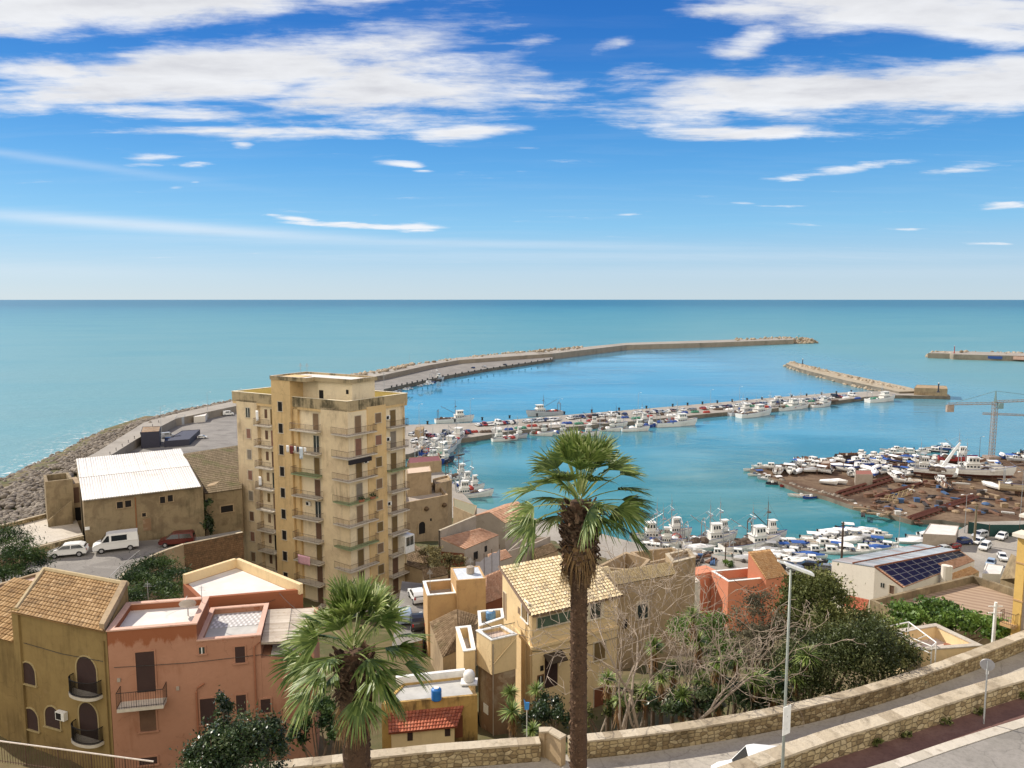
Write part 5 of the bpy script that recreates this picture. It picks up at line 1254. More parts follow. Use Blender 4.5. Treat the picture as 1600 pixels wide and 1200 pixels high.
# --- tan house and neighbours right of the cream house
zl, zh = 33.3, 34.6
q = [P(958, 914, zl), P(1058, 896, zl), P(1046, 878, zh), P(950, 893, zh)]
th_ = bld('tan_house', 'bare tan masonry house with pale tiled roof behind the leafless trees', q[0], 27)
house(th_, [tuple(p_[:2]) for p_ in q], 24, [zl - .1, zl - .1, zh - .1, zh - .1], M_TAN); tile_roof('roof', *q, 28, 10, TILE_PALE, th_, .06)
Wq = Wall(q[0], q[1]); window(th_, Wq, Wq.rect(996, 940, 1012, 966), GLASS, FRAMEC, .15, .05); window(th_, Wq, Wq.rect(973, 968, 980, 982), DARKIN, None)
c = col2((1052, 880, 33.5), (1087, 871, 33.5), (1076, 858, 33.5), (1040, 866, 33.5)); g_ = bld('parapet_house', 'flat roofed tan house with a stone parapet left of the salmon house', c[0], 24); block(g_, c, 20, 33.5, M_TAN, PALE, .5, .3, coping=COPE)
c = col2((1056, 917, 29.5), (1094, 909, 29.5), (1084, 898, 29.5), (1048, 905, 29.5)); g_ = bld('white_house', 'small white rendered house below the salmon house among bare branches', c[0], 24); block(g_, c, 20, 29.5, M_WHT, PALE, .2, .2)
rw = [P2(u, v, 21.5) for u, v in ((930, 886), (978, 862), (1016, 874), (1000, 892))]; ru = bld('roofless_ruin', 'roofless walls of a ruined building near the moored trawlers', rw[0], 16, 'ruin')
mb = MB(); parapet(mb, rw, 12, 21.5, .5, 0, 0); mb.build('wall', [M_TAN], ru)
rw = [P2(u, v, 16) for u, v in ((1012, 880), (1075, 866), (1050, 855), (985, 862))]; ru = bld('yard_walls', 'low broken yard walls with rubble inside behind the tan house', rw[0], 8, 'ruin')
mb = MB(); parapet(mb, rw, 5, 16, .5, 0, 0); mb.prism(inset(rw, .4), 5, 14, 0); mb.build('wall', [M_TAN], ru)
# --- salmon house
zt = 14.7; A = P2(1138, 909, zt); B = P2(1112, 892.5, zt); C = P2(1177, 886.5, zt); D = P2(1202, 903, zt)
sa = bld('salmon_house', 'salmon red house with walled roof terrace and tiled stair roof', A, 6)
block(sa, [B, A, D, C], 3, zt, M_SAL, M_GRYP, 1.5, .35, coping=WHITEP)
A1 = P2(1086, 898, zt - .3); mb = MB(); Wq = Wall(A1, P2(1112, 893, zt - .3)); mb.wbox(Wq, 0, Wq.L + 1.2, 3, zt - .3, -3, 0); mb.build('side_wall', [M_SAL], sa)
q = [P(1197, 905, 14.9), P(1232, 899, 14.9), P(1203, 858, 18.6), P(1169, 862, 18.6)]
house(sa, [tuple((Vector(p_[:2]) * .985 + Vector(q[0][:2]) * .015)) for p_ in q], 3, [14.8, 14.8, 18.4, 18.4], M_SAL, 'stair_wall'); tile_roof('stair_roof', *q, 14, 16, TILE_ORA, sa, .07)
# --- house with solar panels
e1, e2 = P(1411, 918, 11), P(1523, 876, 11); r1, r2 = P(1367, 886, 13.6), P(1500, 860, 13.6); f1, f2 = P(1300, 876, 12.2), P(1440, 850, 12.2)
so_ = bld('solar_roof_house', 'long cream house whose gabled roof carries dark solar panels', e1, 4)
cs = [tuple(p_[:2]) for p_ in (e1, e2, r2, r1)]; house(so_, cs, 2, [10.9, 10.9, 13.45, 13.45], M_WHT)
cs = [tuple(p_[:2]) for p_ in (r1, r2, f2, f1)]; house(so_, cs, 2, [13.45, 13.45, 12.05, 12.05], M_WHT)
BROOF = rnd_mat('blue_sheet_roof', [(0, (.20, .21, .22)), (.4, (.33, .37, .40)), (.7, (.42, .46, .48)), (1, (.30, .20, .17))], .5, dirt=(.30, .24, .2), nscale=.5)
tile_roof('sheet_roof', f2, f1, r1, r2, 30, 2, BROOF, so_, .06); tile_roof('roof', e1, e2, r2, r1, 40, 12, TILE_PINK, so_, .05)
mb = MB(); mb.path([r1 + Vector((0, 0, .1)), r2 + Vector((0, 0, .1))], .18, 6); m1, m2 = (r1 + f1) / 2, (r2 + f2) / 2; mb.path([m1 + Vector((0, 0, .12)), m2 + Vector((0, 0, .12))], .18, 6); mb.path([e1, r1], .12, 6); mb.build('ridge', [M_DRED], so_)
Wq = Wall(r1, e1); window(so_, Wq, Wq.rect(1376, 911, 1382, 918), GLASS, None); window(so_, Wq, Wq.rect(1390, 915, 1397, 928), SH_BROWN, FRAMEC)
mb = MB(); mb.path([P(1476, 916, 9), P(1476, 916, 9) + Vector((0, 0, 4.0))], .75, 12); mb.path([P(1482, 916, 9), P(1482, 916, 9) + Vector((0, 0, 3.9))], .5, 12); mb.build('chimney', [M_WHT], so_)
q = [P(1484, 916, 9.0), P(1530, 893, 9.0), P(1516, 884, 10.2), P(1480, 898, 10.2)]; house(so_, [tuple(p_[:2]) for p_ in q], 2, [8.9, 8.9, 10, 10], M_BEI, 'low_wall'); tile_roof('low_roof', *q, 16, 8, TILE_ORA, so_, .06)
PANEL = bpy.data.materials.new('solar_cell'); PANEL.use_nodes = True; MATS['solar_cell'] = PANEL
_t = NT(PANEL.node_tree); _b = _t.n['Principled BSDF']; _b.inputs['Base Color'].default_value = (.022, .017, .035, 1); _b.inputs['Roughness'].default_value = .22; _b.inputs['Specular IOR Level'].default_value = .35
nrm = (e2 - e1).cross(r1 - e1).normalized(); nrm = nrm if nrm.z > 0 else -nrm
def onroof(s_, t_): return (e1 * (1 - s_) + e2 * s_) * (1 - t_) + (r1 * (1 - s_) + r2 * s_) * t_ + nrm * .16
NC = 10; cnt = 0
for i in range(NC):
    nrow = 4 if i < 6 else 2
    for j in range(nrow):
        s0, s1 = .02 + i * .096, .02 + (i + .95) * .096; t1_ = .97 - j * .24; t0_ = t1_ - .228
        a_, b2, c2_, d2 = onroof(s0, t0_), onroof(s1, t0_), onroof(s1, t1_), onroof(s0, t1_)
        mb = MB(); quad_slab(mb, a_, b2, c2_, d2, .05); root = mb.build('solar_panel', [ALU], so_)
        m_ = (a_ + b2 + c2_ + d2) / 4; mb = MB(); quad_slab(mb, *[m_ + (x - m_) * .94 + nrm * .008 for x in (a_, b2, c2_, d2)], .02); mb.build('cells', [PANEL], root)
q = [P(1318, 945, 8.5), P(1352, 955, 8.5), P(1358, 937, 10.2), P(1322, 929, 10.2)]; g_ = bld('red_roof_house', 'small house with a red tiled roof beside the cream gable wall', q[0], 4); house(g_, [tuple(p_[:2]) for p_ in q], 2, [8.4, 8.4, 10.1, 10.1], M_BEI); tile_roof('roof', *q, 16, 12, TILE_RED, g_, .06)
# --- wide stone terrace with striped floor
zt = 23.5; c = col2((1359, 937, zt), (1402, 956, zt), (1450, 985, zt), (1590, 985, zt), (1590, 921, zt), (1519, 898, zt))
FL = bpy.data.materials.new('striped_terrace'); FL.use_nodes = True; MATS['striped_terrace'] = FL
_t = NT(FL.node_tree); _b = _t.n['Principled BSDF']; _c = _t.node('ShaderNodeTexCoord').outputs['Object']; _w = _t.node('ShaderNodeTexWave'); _t.put(_w.inputs[0], _t.mapping(_c, (1, 1, 1), rot=(0, 0, -.95))); _w.inputs['Scale'].default_value = .28; _w.inputs['Distortion'].default_value = 1.5; _w.inputs['Detail'].default_value = 3
_t.put(_b.inputs['Base Color'], _t.mix(_t.m('MULTIPLY', _t.noise(_c, 1.3, 6, .7), .6), _t.ramp(_w.outputs[1], [(.3, (.30, .20, .13)), (.6, (.43, .31, .21))]), (.24, .16, .10))); _b.inputs['Roughness'].default_value = .9
st_ = bld('stone_terrace', 'wide brown roof terrace with rough stone parapets above the vines', c[0], 15, 'building'); block(st_, c, 8, zt, M_WARE, FL, 1.0, .45)
c = col2((1535, 896, 9.5), (1563, 897, 9.5), (1568, 884, 9.5), (1541, 880, 9.5)); g_ = bld('white_hut', 'small white flat roofed hut beyond the stone terrace', c[0], 3, 'hut'); block(g_, c, 1, 9.5, M_WHT, WHITER, .1, .2)
c = col2((1563, 905, 9), (1600, 918, 9), (1640, 900, 14), (1580, 865, 14)); g_ = bld('stone_barn', 'brown rough stone building with small dark gaps near the right edge', c[0], 3, 'building'); house(g_, c, 1, [9, 9, 14, 14], M_WARE, top=True)
# --- walled patio with white pergola by the lower road
zt = 38.0; c = col2((1392, 990, zt), (1440, 1020, zt), (1534, 1013, zt), (1462, 979, zt))
pa = bld('walled_patio', 'small patio with brick lined parapet beside the lower road wall', c[0], 33, 'patio')
BRK = stone_wall_mat('patio_brick', (.42, .24, .13), (.50, .33, .20), (.34, .27, .19), 3.5, 6, .3)
block(pa, c, 28, zt + .15, M_BEI, plain('patio_floor', (.55, .46, .42), .8), .85, .3, coping=PALE)
pg = thing('pergola_frame', 'white metal pergola frame over the patio beside the bushes', 'pergola', tuple(P(1388, 1000, 37)))
mb = MB(); q = [P(1383, 980, 39.2), P(1456, 1010, 39.2), P(1463, 1004, 39.2), P(1420, 972, 39.2)]
for i in range(4): mb.path([q[i], q[(i + 1) % 4]], .045, 6)
for t_ in (.33, .66): mb.path([q[0].lerp(q[1], t_), q[3].lerp(q[2], t_)], .03, 6)
mb.path([q[0] - Vector((0, 0, .5)), q[1] - Vector((0, 0, .5))], .035, 6); mb.build('beam', [WHITEP], pg)
for q_ in q: mb = MB(); mb.path([q_, q_ - Vector((0, 0, 2.4))], .04, 6); mb.build('post', [WHITEP], pg)
pt = thing('flower_pot', 'terracotta pot with plant standing on the patio by the wall', 'plant pot', tuple(P(1480, 1016, 37.3)))
mb = MB(); mb.lathe([(.16, 0), (.25, .4), (.27, .42), (.22, .42), (.02, .4)], P(1480, 1016, 37.3), 12); mb.build('pot', [TERR], pt)
# --- tall yellow building cut by the right edge
YB = 54.0; A = PY(1583, 960, YB); ang = Vector((.99, -.12)); Wv = Wall((A.x, A.y), tuple(Vector((A.x, A.y)) + Vector((.55, -.85)) * 12)); WLf = Wall(tuple(Vector((A.x, A.y)) + Vector((.7, .75)) * 9), (A.x, A.y))
zt = PY(1583, 838, YB).z
yb = bld('yellow_building', 'tall yellow and grey house cut by the right edge of the view', A, 36)
mb = MB(); mb.prism([Wv.p(0), Wv.p(12), Wv.p(12, -9), WLf.p(0)], 28, zt); mb.build('wall', [M_GRYP], yb)
mb = MB(); mb.wbox(Wv, -.03, .55, 30, zt - .02, -.3, .08); mb.wbox(WLf, 5, WLf.L + .0, 30, zt - .05, -.2, .06); mb.build('corner_pilaster', [pmat('warm_yellow', (.66, .44, .14), None, streak=.25)], yb)
mb = MB(); mb.wbox(Wv, -.3, 12, zt, zt + .25, -1, .35); mb.wbox(Wv, .2, 12, zt + 1.6, zt + 1.8, -2, .7); mb.build('cornice', [M_WHT], yb)
mb = MB(); mb.wbox(Wv, .3, 12, zt + .25, zt + 1.6, -3, -.2); mb.build('attic_wall', [M_BEI], yb)
balcony(yb, Wall(Wv.p(0, 0), Wv.p(12, 0)), -.6, .4, 38.4, .6, .9, M_OCH, IRON, thick=.2)
for h_ in (40.2, 43): mb = MB(); mb.wbox(Wv, -.05, .6, h_, h_ + .12, -.3, .12); mb.build('string_course', [M_OCH], yb)
slab('side_street', [(612, 1012), (660, 1000), (664, 912), (628, 908)], 24.5, [ASPH, M_STN], z0=14)
# --- port yard buildings
NAVY = plain('navy_steel', (.035, .035, .055), .6); 
def hut(name, label, pix, z, h, wm, rm, cat, h2=None):
    c = col2(*[(u, v, z) for u, v in pix]); r_ = bld(name, label, c[0], z, cat); block(r_, c, z - .3, z + h, wm, rm, .12, .12); return r_, c
r_, c = hut('container_office', 'dark navy container office standing on the promenade edge', ((221, 701), (250, 699), (252, 690), (224, 691)), 2.5, 6.6, NAVY, M_STN, 'container')
hut('white_cabin', 'white cabin by the promenade wall in the port yard', ((303, 661), (321, 659), (324, 655), (307, 656.5)), 2.5, 3.0, M_WHT, WHITER, 'cabin')
hut('grey_kiosk', 'grey round cornered kiosk by the promenade wall', ((274, 665), (288, 663), (290, 659), (277, 660)), 2.5, 3.6, ALU, ALU, 'kiosk')
hut('yard_enclosure', 'dark walled enclosure beside the navy container in the port yard', ((257, 699), (296, 696), (313, 680), (285, 682)), 2.5, 2.6, NAVY, NAVY, 'enclosure')
hut('harbour_office', 'small harbour office with white flat roof beside the car park', ((1441, 855), (1492, 858), (1497, 842), (1452, 838)), 2.0, 3.4, M_GRYP, WHITER, 'building')
hut('red_roof_shed', 'grey shed with rusty red roof on the slipway yard', ((1336, 759), (1363, 759), (1360, 752), (1335, 752)), 1.3, 3.8, M_GRYP, plain('rust_red', (.26, .10, .07), .8), 'shed')
hut('brown_shed', 'small brown shed among the boats at the tip of the yard', ((1282, 738), (1296, 738), (1297, 733), (1284, 733)), 1.3, 3.2, pmat('brown_boards', (.22, .12, .08)), M_GRYP, 'shed')
hut('pier_store', 'tan stone store at the root of the inner pier', ((648, 687), (661, 686), (663, 681), (651, 682)), 2.0, 4.2, M_TAN, M_TAN, 'store')
hut('pier_head_block', 'stone block house with low tower at the head of the inner pier', ((1428, 617), (1480, 619), (1478, 614), (1432, 612)), 2.0, 4.6, M_TAN, M_TAN, 'block house')

hut('maroon_shed', 'long low quay shed with a dark maroon roof at the foot of the blue trawlers', ((636, 742), (690, 737), (686, 729), (640, 732)), 1.9, 4.0, M_TAN, plain('maroon_sheet', (.17, .05, .05), .7), 'shed')
def lean(label, q, mat, wm, z0, nc=14, nr=9):
    r_ = bld('old_shed', label, q[0], z0, 'shed'); house(r_, [tuple(p_[:2]) for p_ in q], z0 - 5, [q[0].z - .1, q[1].z - .1, q[2].z - .1, q[3].z - .1], wm); tile_roof('roof', *q, nc, nr, mat, r_, .06); return r_
lean('weathered shed with a stepped old roof between scrub and ochre house', [P(664, 905, 26.0), P(700, 897, 26.0), P(694, 884, 27.0), P(660, 890, 27.0)], TILE_OLD, M_TAN, 20)
lean('small pale tiled lean-to behind the white screens', [P(770, 880, 22.5), P(800, 870, 22.5), P(790, 858, 23.4), P(762, 866, 23.4)], TILE_PINK, M_GRYP, 17)
lean('little brown roofed store left of the grey scaffolded house', [P(838, 872, 20.5), P(872, 860, 20.5), P(862, 848, 21.4), P(832, 858, 21.4)], TILE_OLD, M_TAN, 15)
lean('low tan shed among rubble yards beneath the roofless ruin', [P(922, 905, 22.5), P(958, 897, 22.5), P(950, 884, 23.4), P(918, 891, 23.4)], TILE_PALE, M_TAN, 17)
# ============================================================ PLANTING
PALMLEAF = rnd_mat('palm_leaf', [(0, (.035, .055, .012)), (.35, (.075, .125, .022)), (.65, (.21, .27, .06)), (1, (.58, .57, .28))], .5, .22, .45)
PALMDEAD = rnd_mat('dead_palm_leaf', [(0, (.10, .05, .02)), (.5, (.22, .12, .05)), (1, (.36, .23, .11))], .9, .15)
PALMTRUNK = rnd_mat('palm_trunk', [(0, (.06, .032, .02)), (.5, (.12, .068, .04)), (1, (.21, .13, .08))], .95, dirt=(.035, .022, .015), bump=1.0, nscale=5)
def fan_leaf(V, F, Rn, c, az, el, pet, rad, droop, rg, nseg=34, spread=2.1, base=.4, tipup=.55, twist=0.0):
    d = np.array((math.cos(az) * math.cos(el), math.sin(az) * math.cos(el), math.sin(el)))
    # petiole: three-step curve bending down
    pts = [c + d * .18]
    dd = d.copy()
    for i in range(4):
        dd = dd + np.array((0, 0, -.09 - .10 * max(0, math.cos(el)))) * droop; dd /= np.linalg.norm(dd)
        pts.append(pts[-1] + dd * pet / 4)
    s = np.cross(dd, (0, 0, 1.0)); s = s / (np.linalg.norm(s) + 1e-9); n = np.cross(s, dd)
    ct, st = math.cos(twist), math.sin(twist); s, n = s * ct + n * st, n * ct - s * st
    for i in range(4):
        o = len(V); wd = .035 - .004 * i
        V += [pts[i] - s * wd, pts[i] + s * wd, pts[i + 1] + s * (wd - .004), pts[i + 1] - s * (wd - .004)]; F.append((o, o + 1, o + 2, o + 3)); Rn.append(min(1, base + .35))
        o = len(V); V += [pts[i] - n * wd, pts[i] + n * wd * .3, pts[i + 1] + n * wd * .3, pts[i + 1] - n * wd]; F.append((o, o + 1, o + 2, o + 3)); Rn.append(min(1, base + .2))
    h = pts[-1]; ts = (0, .2, .45, .68, .86, 1.0); ws = (.009, .020, .025, .018, .011, .002)
    for j in range(nseg):
        f = (j + .5) / nseg; ph = (f - .5) * 2 * spread; 
        L = rad * (.70 + .30 * math.cos(ph * .8)) * rg.uniform(.9, 1.08)
        ph += rg.normal(0, .035); dr = dd * math.cos(ph) + s * math.sin(ph); e = -dd * math.sin(ph) + s * math.cos(ph)
        fold = n * (.10 * rad * (1 - math.cos(ph)))          # the blade is a shallow bowl
        pl = (1 if j % 2 else -1) * .3
        gd = droop * rg.uniform(.4, 2.6); ks = rg.uniform(-.1, .1)
        prev = None
        for t, wv in zip(ts, ws):
            pos = h + dr * L * t + fold * t + e * ks * L * t * t * .4 + np.array((0, 0, -1.0)) * L * (gd * .42 * max(0, t - .25) ** 1.8 + .05 * t * t)
            ww = wv * rad / .95 * 1.15; wv_ = e * ww + n * ww * pl
            a, b = pos - wv_, pos + wv_
            if prev is not None:
                o = len(V); V += [prev[0], prev[1], b, a]; F.append((o, o + 1, o + 2, o + 3))
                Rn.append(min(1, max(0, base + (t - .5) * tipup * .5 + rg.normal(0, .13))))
            prev = (a, b)
def fan_palm(label, base, crown, rad_trunk, thick_from, thick_r, nleaf, pet, rad, seed, skirt, up_bias=0.0, front_gap=False):
    rg = np.random.default_rng(seed)
    root = thing('fan_palm', label, 'palm tree', tuple(base))
    base = np.array(base); crown = np.array(crown); Ht = crown[2] - base[2]
    # trunk with leaf-base stubs
    mb = MB(); pts = []; rr = []
    for i in range(60):
        t = i / 59; z = t * (Ht - .1); p = base + (crown - base) * t
        k = min(1, max(0, (z - thick_from) / 1.2)); r = rad_trunk * (1.08 - .1 * t) * (1 - k) + thick_r * k
        if z > Ht - .7: r *= .55 + .45 * max(0, (Ht - z) / .7)
        pts.append(p + np.array((.05 * math.sin(t * 5), 0, 0)) * (1 - t)); rr.append(r * (1 + .05 * (i % 2)))
    mb.path([tuple(p) for p in pts], rr, 14, r=.35)
    z0 = max(0, thick_from - .2); dens = 46
    z = .2
    while z < Ht - .25:
        k = min(1, max(0, (z - thick_from) / 1.2)); r = rad_trunk * (1 - k) + thick_r * k
        n = int(14 + 12 * k)
        for i in range(n):
            a = 2 * math.pi * (i + rg.random()) / n + z * 3; t = z / Ht; p = base + (crown - base) * t
            o = np.array((math.cos(a), math.sin(a), 0)); sd = np.array((-math.sin(a), math.cos(a), 0)); upv = np.array((0, 0, 1.0))
            l = (.09 + .18 * k) * rg.uniform(.5, 1.3); wv = (.045 + .05 * k) * rg.uniform(.7, 1.3); ou = (.05 + .18 * k) * rg.uniform(.4, 1.4)
            q = p + o * r * .93 + upv * rg.uniform(-.05, .05)
            tip = q + o * ou + upv * l * (1 if rg.random() < .75 else -.8)
            mb.hexa([tuple(q - sd * wv), tuple(q + sd * wv), tuple(q + sd * wv + upv * .06), tuple(q - sd * wv + upv * .06)], [tuple(tip - sd * wv * .5), tuple(tip + sd * wv * .5), tuple(tip + sd * wv * .4 + upv * .03), tuple(tip - sd * wv * .4 + upv * .03)])
        z += .16 - .05 * k
    mb.build('trunk', [PALMTRUNK], root)
    V, F, Rn = [], [], []
    for i in range(nleaf):
        f = (i + .5) / nleaf
        el = R(88) - f * R(96 - up_bias) - max(0, f - .9) * R(160) + rg.normal(0, .13)
        az = i * 2.39996 + rg.normal(0, .12)
        if el < R(20 if front_gap else -4) and math.sin(az) < -.55: continue   # old leaves trimmed off on this side
        c = crown + np.array((0, 0, .3 - .7 * f))
        old = max(0, f - .72) / .28
        fan_leaf(V, F, Rn, c, az, el, pet * rg.uniform(.72, 1.15) * (.62 + .38 * min(1, f * 2.5)), rad * rg.uniform(.9, 1.15), .22 + .55 * f, rg, base=.45 - .1 * old + rg.normal(0, .08), twist=rg.normal(0, .5), spread=rg.uniform(.75, 1.35))
    np_mesh('crown', V, F, Rn, PALMLEAF, root)
    V, F, Rn = [], [], []
    for i in range(skirt):
        az = i * 2.39996 + rg.normal(0, .2); el = R(rg.uniform(-82, -48)); c = crown + np.array((0, 0, -.5 - 1.1 * rg.random()))
        c = c + np.array((math.cos(az), math.sin(az), 0)) * thick_r * .5
        fan_leaf(V, F, Rn, c, az, el, pet * .3, rad * .62, 2.2, rg, 22, 1.0, .45 + rg.normal(0, .12), .3)
    np_mesh('dead_fronds', V, F, Rn, PALMDEAD, root)
    return root
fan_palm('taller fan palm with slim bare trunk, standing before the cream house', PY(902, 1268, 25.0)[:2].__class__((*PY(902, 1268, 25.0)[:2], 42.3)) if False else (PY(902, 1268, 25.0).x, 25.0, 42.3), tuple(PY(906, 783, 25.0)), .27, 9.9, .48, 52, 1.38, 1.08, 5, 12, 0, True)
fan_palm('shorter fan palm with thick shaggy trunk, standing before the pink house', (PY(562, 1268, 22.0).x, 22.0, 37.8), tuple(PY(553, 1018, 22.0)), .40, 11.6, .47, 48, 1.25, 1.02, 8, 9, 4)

# ---- leaf-clump foliage
def clumps(blobs, leaf, rg, elong=.45, flat=0.0):
    """blobs: (centre, radii, leaves); leaves gather in clumps near the blob surface, each clump with its own tone"""
    C = []; T = []
    for c, r, n in blobs:
        r = np.array(r if hasattr(r, '__len__') else (r, r, r), float); K = max(10, int(n / 170))
        d = rg.normal(size=(K, 3)); d[:, 2] = np.abs(d[:, 2]) * np.where(rg.random(K) < .78, 1, -.7); d /= np.linalg.norm(d, axis=1)[:, None]
        cc = np.array(c) + d * r * rg.uniform(.5, 1.0, (K, 1)) ** .6; tone = rg.normal(.5, .27, K)
        k = rg.integers(0, K, n)
        p = cc[k] + rg.normal(size=(n, 3)) * r * .19 * rg.uniform(.4, 1.5, (n, 1))
        C.append(p); T.append(np.clip(tone[k] + rg.normal(0, .11, n), 0, 1))
    C = np.concatenate(C); T = np.concatenate(T); n = len(C)
    a = rg.normal(size=(n, 3)); a[:, 2] *= (1 - flat); a /= np.linalg.norm(a, axis=1)[:, None]
    b = rg.normal(size=(n, 3)); b -= (b * a).sum(1)[:, None] * a; b /= np.linalg.norm(b, axis=1)[:, None]
    L = leaf * rg.uniform(.6, 1.35, (n, 1))
    V = np.stack([C - a * L, C + b * L * elong, C + a * L, C - b * L * elong], 1).reshape(-1, 3)
    return V, np.arange(4 * n).reshape(n, 4), T
LF_OLIVE = rnd_mat('olive_leaf', [(0, (.025, .035, .010)), (.5, (.10, .115, .03)), (.8, (.19, .20, .06)), (1, (.30, .30, .13))], .65, .2)
LF_DARK = rnd_mat('dark_glossy_leaf', [(0, (.012, .022, .008)), (.5, (.03, .055, .018)), (.85, (.07, .11, .035)), (1, (.20, .24, .12))], .35, .15, .5)
LF_MID = rnd_mat('mid_green_leaf', [(0, (.022, .032, .01)), (.5, (.065, .085, .025)), (.85, (.13, .15, .05)), (1, (.27, .28, .13))], .5, .2, .35)
LF_PINE = rnd_mat('pine_needle', [(0, (.012, .025, .008)), (.5, (.035, .07, .02)), (1, (.09, .14, .035))], .6, .15)
LF_VINE = rnd_mat('vine_leaf', [(0, (.04, .075, .015)), (.5, (.10, .18, .03)), (1, (.22, .32, .07))], .5, .3, .4)
LF_GREY = rnd_mat('grey_green_leaf', [(0, (.06, .055, .035)), (.5, (.15, .135, .085)), (1, (.27, .245, .16))], .8, .2)
LF_DRY = rnd_mat('dry_scrub_leaf', [(0, (.08, .06, .025)), (.5, (.17, .14, .06)), (1, (.28, .24, .11))], .9, .1)
BARK = plain('bark', (.16, .115, .08), .95, var=.3, bump=.3); BARKP = plain('pale_bark', (.33, .265, .205), .9, var=.25, scale=2)
def bush(name, label, cat, pb, leaf, mat, seed, stems=4, trunk=True, elong=.45, flat=0.0):
    """pb: blobs as (u, v, Y, ru, rv, depth in m, leaves) in photo pixels at distance Y"""
    rg = np.random.default_rng(seed); B = []
    for u, v, Y, ru, rv, dp, n in pb:
        c = PY(u, v, Y); k = Y / FPX; B.append((tuple(c), (ru * k, dp, rv * k * 1.1), n))
    x = sum(b[0][0] for b in B) / len(B); y_ = sum(b[0][1] for b in B) / len(B); g = tz(x, y_)
    root = thing(name, label, cat, (x, y_, g))
    V, F, T = clumps(B, leaf, rg, elong, flat); np_mesh('crown', V, F, T, mat, root)
    if trunk:
        mb = MB()
        for b in B:
            for i in range(stems):
                e = np.array(b[0]) + rg.normal(size=3) * np.array(b[1]) * .35
                m_ = np.array((x, y_, g)) * .5 + e * .5 + rg.normal(size=3) * .3
                mb.path([(x + rg.normal() * .3, y_ + rg.normal() * .3, g - .2), tuple(m_), tuple(e)], [.11, .07, .02], 5)
        mb.build('trunk', [BARK], root)
    return root
bush('olive_tree', 'tall rounded olive green tree right of the lamp post', 'tree', [(1283, 936, 53, 44, 36, 2.0, 5200), (1262, 965, 52, 46, 40, 2.2, 4200), (1245, 925, 54, 26, 22, 1.2, 1500)], .13, LF_OLIVE, 1)
bush('dense_shrub', 'big dark dense shrub behind the wall right of the lamp post', 'shrub', [(1290, 1045, 47.5, 75, 48, 2.2, 14000), (1345, 1020, 48, 60, 45, 2.2, 10000), (1250, 1060, 46.5, 40, 45, 1.6, 4000)], .095, LF_MID, 2)
bush('oleaster_bush', 'grey green bush with fine leaves beside the white pergola', 'bush', [(1385, 1020, 49, 45, 34, 1.8, 5000), (1345, 985, 51, 52, 30, 1.8, 5000), (1410, 1040, 48, 26, 22, 1.2, 1500)], .11, LF_OLIVE, 3)
bush('feathery_bush', 'pale twiggy bush with thin grey foliage left of the lamp post', 'bush', [(1190, 965, 52, 48, 34, 1.6, 2800), (1215, 1010, 50, 40, 36, 1.6, 2600), (1165, 1000, 50, 34, 24, 1.4, 1500)], .10, LF_GREY, 4, 10)
bush('thuja_hedge', 'bright green clipped conifer hedge below the white house', 'hedge', [(1085, 985, 54, 36, 20, 1.5, 4200), (1125, 985, 54, 26, 20, 1.4, 2600), (1110, 1010, 52, 40, 22, 1.4, 2400)], .10, LF_VINE, 5)
bush('pine_tree', 'dark green pine tree at the left edge by the parking street', 'tree', [(5, 862, 74, 48, 34, 2.6, 6500), (25, 885, 72, 42, 26, 2.4, 5000), (10, 905, 70, 40, 18, 2.0, 3000), (0, 840, 76, 14, 14, .9, 900)], .16, LF_PINE, 6, elong=.2)
bush('pine_shrub', 'dark green shrubs mass below the curved street wall', 'bush', [(245, 895, 76, 42, 20, 2.2, 4800), (215, 915, 72, 40, 20, 2.2, 4200), (275, 915, 72, 34, 20, 2.2, 4200), (235, 930, 68, 50, 20, 2.2, 3500)], .15, LF_PINE, 7, elong=.25)
bush('laurel_shrub', 'dark glossy leaved shrub at the bottom edge in front of the pink house', 'shrub', [(372, 1165, 29, 60, 42, 1.2, 7000), (350, 1110, 29.5, 15, 24, .4, 1100), (330, 1185, 28.5, 40, 34, 1.0, 3500), (415, 1160, 29, 30, 34, .8, 2600), (365, 1205, 28, 72, 30, 1.1, 3500)], .075, LF_DARK, 8, 6)
bush('grape_vine', 'bright green vines spreading below the brown stone terrace', 'vine', [(1425, 962, 61, 34, 13, 1.8, 2600), (1465, 955, 63, 36, 12, 1.6, 2600), (1500, 975, 60, 42, 14, 1.8, 3200), (1545, 982, 58, 32, 14, 1.6, 2400), (1400, 975, 58, 20, 9, 1.2, 900)], .15, LF_VINE, 9, 3, elong=.7)
bush('flowering_shrub', 'shrub with glossy leaves and pale blossom below the entrance door', 'shrub', [(855, 1108, 50, 24, 18, 1.0, 1900), (838, 1122, 48, 24, 16, .9, 1400), (875, 1120, 48, 16, 14, .8, 700)], .11, LF_DARK, 10)
bush('ivy', 'dark ivy climbing the right corner of the old warehouse', 'ivy', [(316, 800, 107.2, 6, 18, .4, 900), (322, 820, 107, 9, 18, .5, 1000), (308, 815, 106.8, 7, 10, .4, 500), (326, 785, 107.5, 5, 6, .4, 250)], .2, LF_DARK, 11, 2)
bush('scrub', 'dry yellowish scrub on the slope left of the tiled shed', 'bush', [(700, 880, 106, 24, 10, 2.0, 1500), (672, 868, 112, 20, 12, 2.0, 1200), (715, 893, 100, 20, 8, 1.6, 900)], .2, LF_DRY, 12)
bush('garden_shrub', 'dark leafy shrub in the yard behind the shaggy palm trunk', 'shrub', [(500, 1120, 45, 22, 22, 1.2, 1800), (470, 1140, 44, 16, 20, 1.0, 900), (525, 1140, 44, 14, 14, 1.0, 700)], .13, LF_PINE, 13)
bush('quay_bush', 'small round green bush on the quay beside the moored trawlers', 'bush', [(1139, 880, 168, 8, 5, 1.4, 500)], .22, LF_VINE, 14, 2)
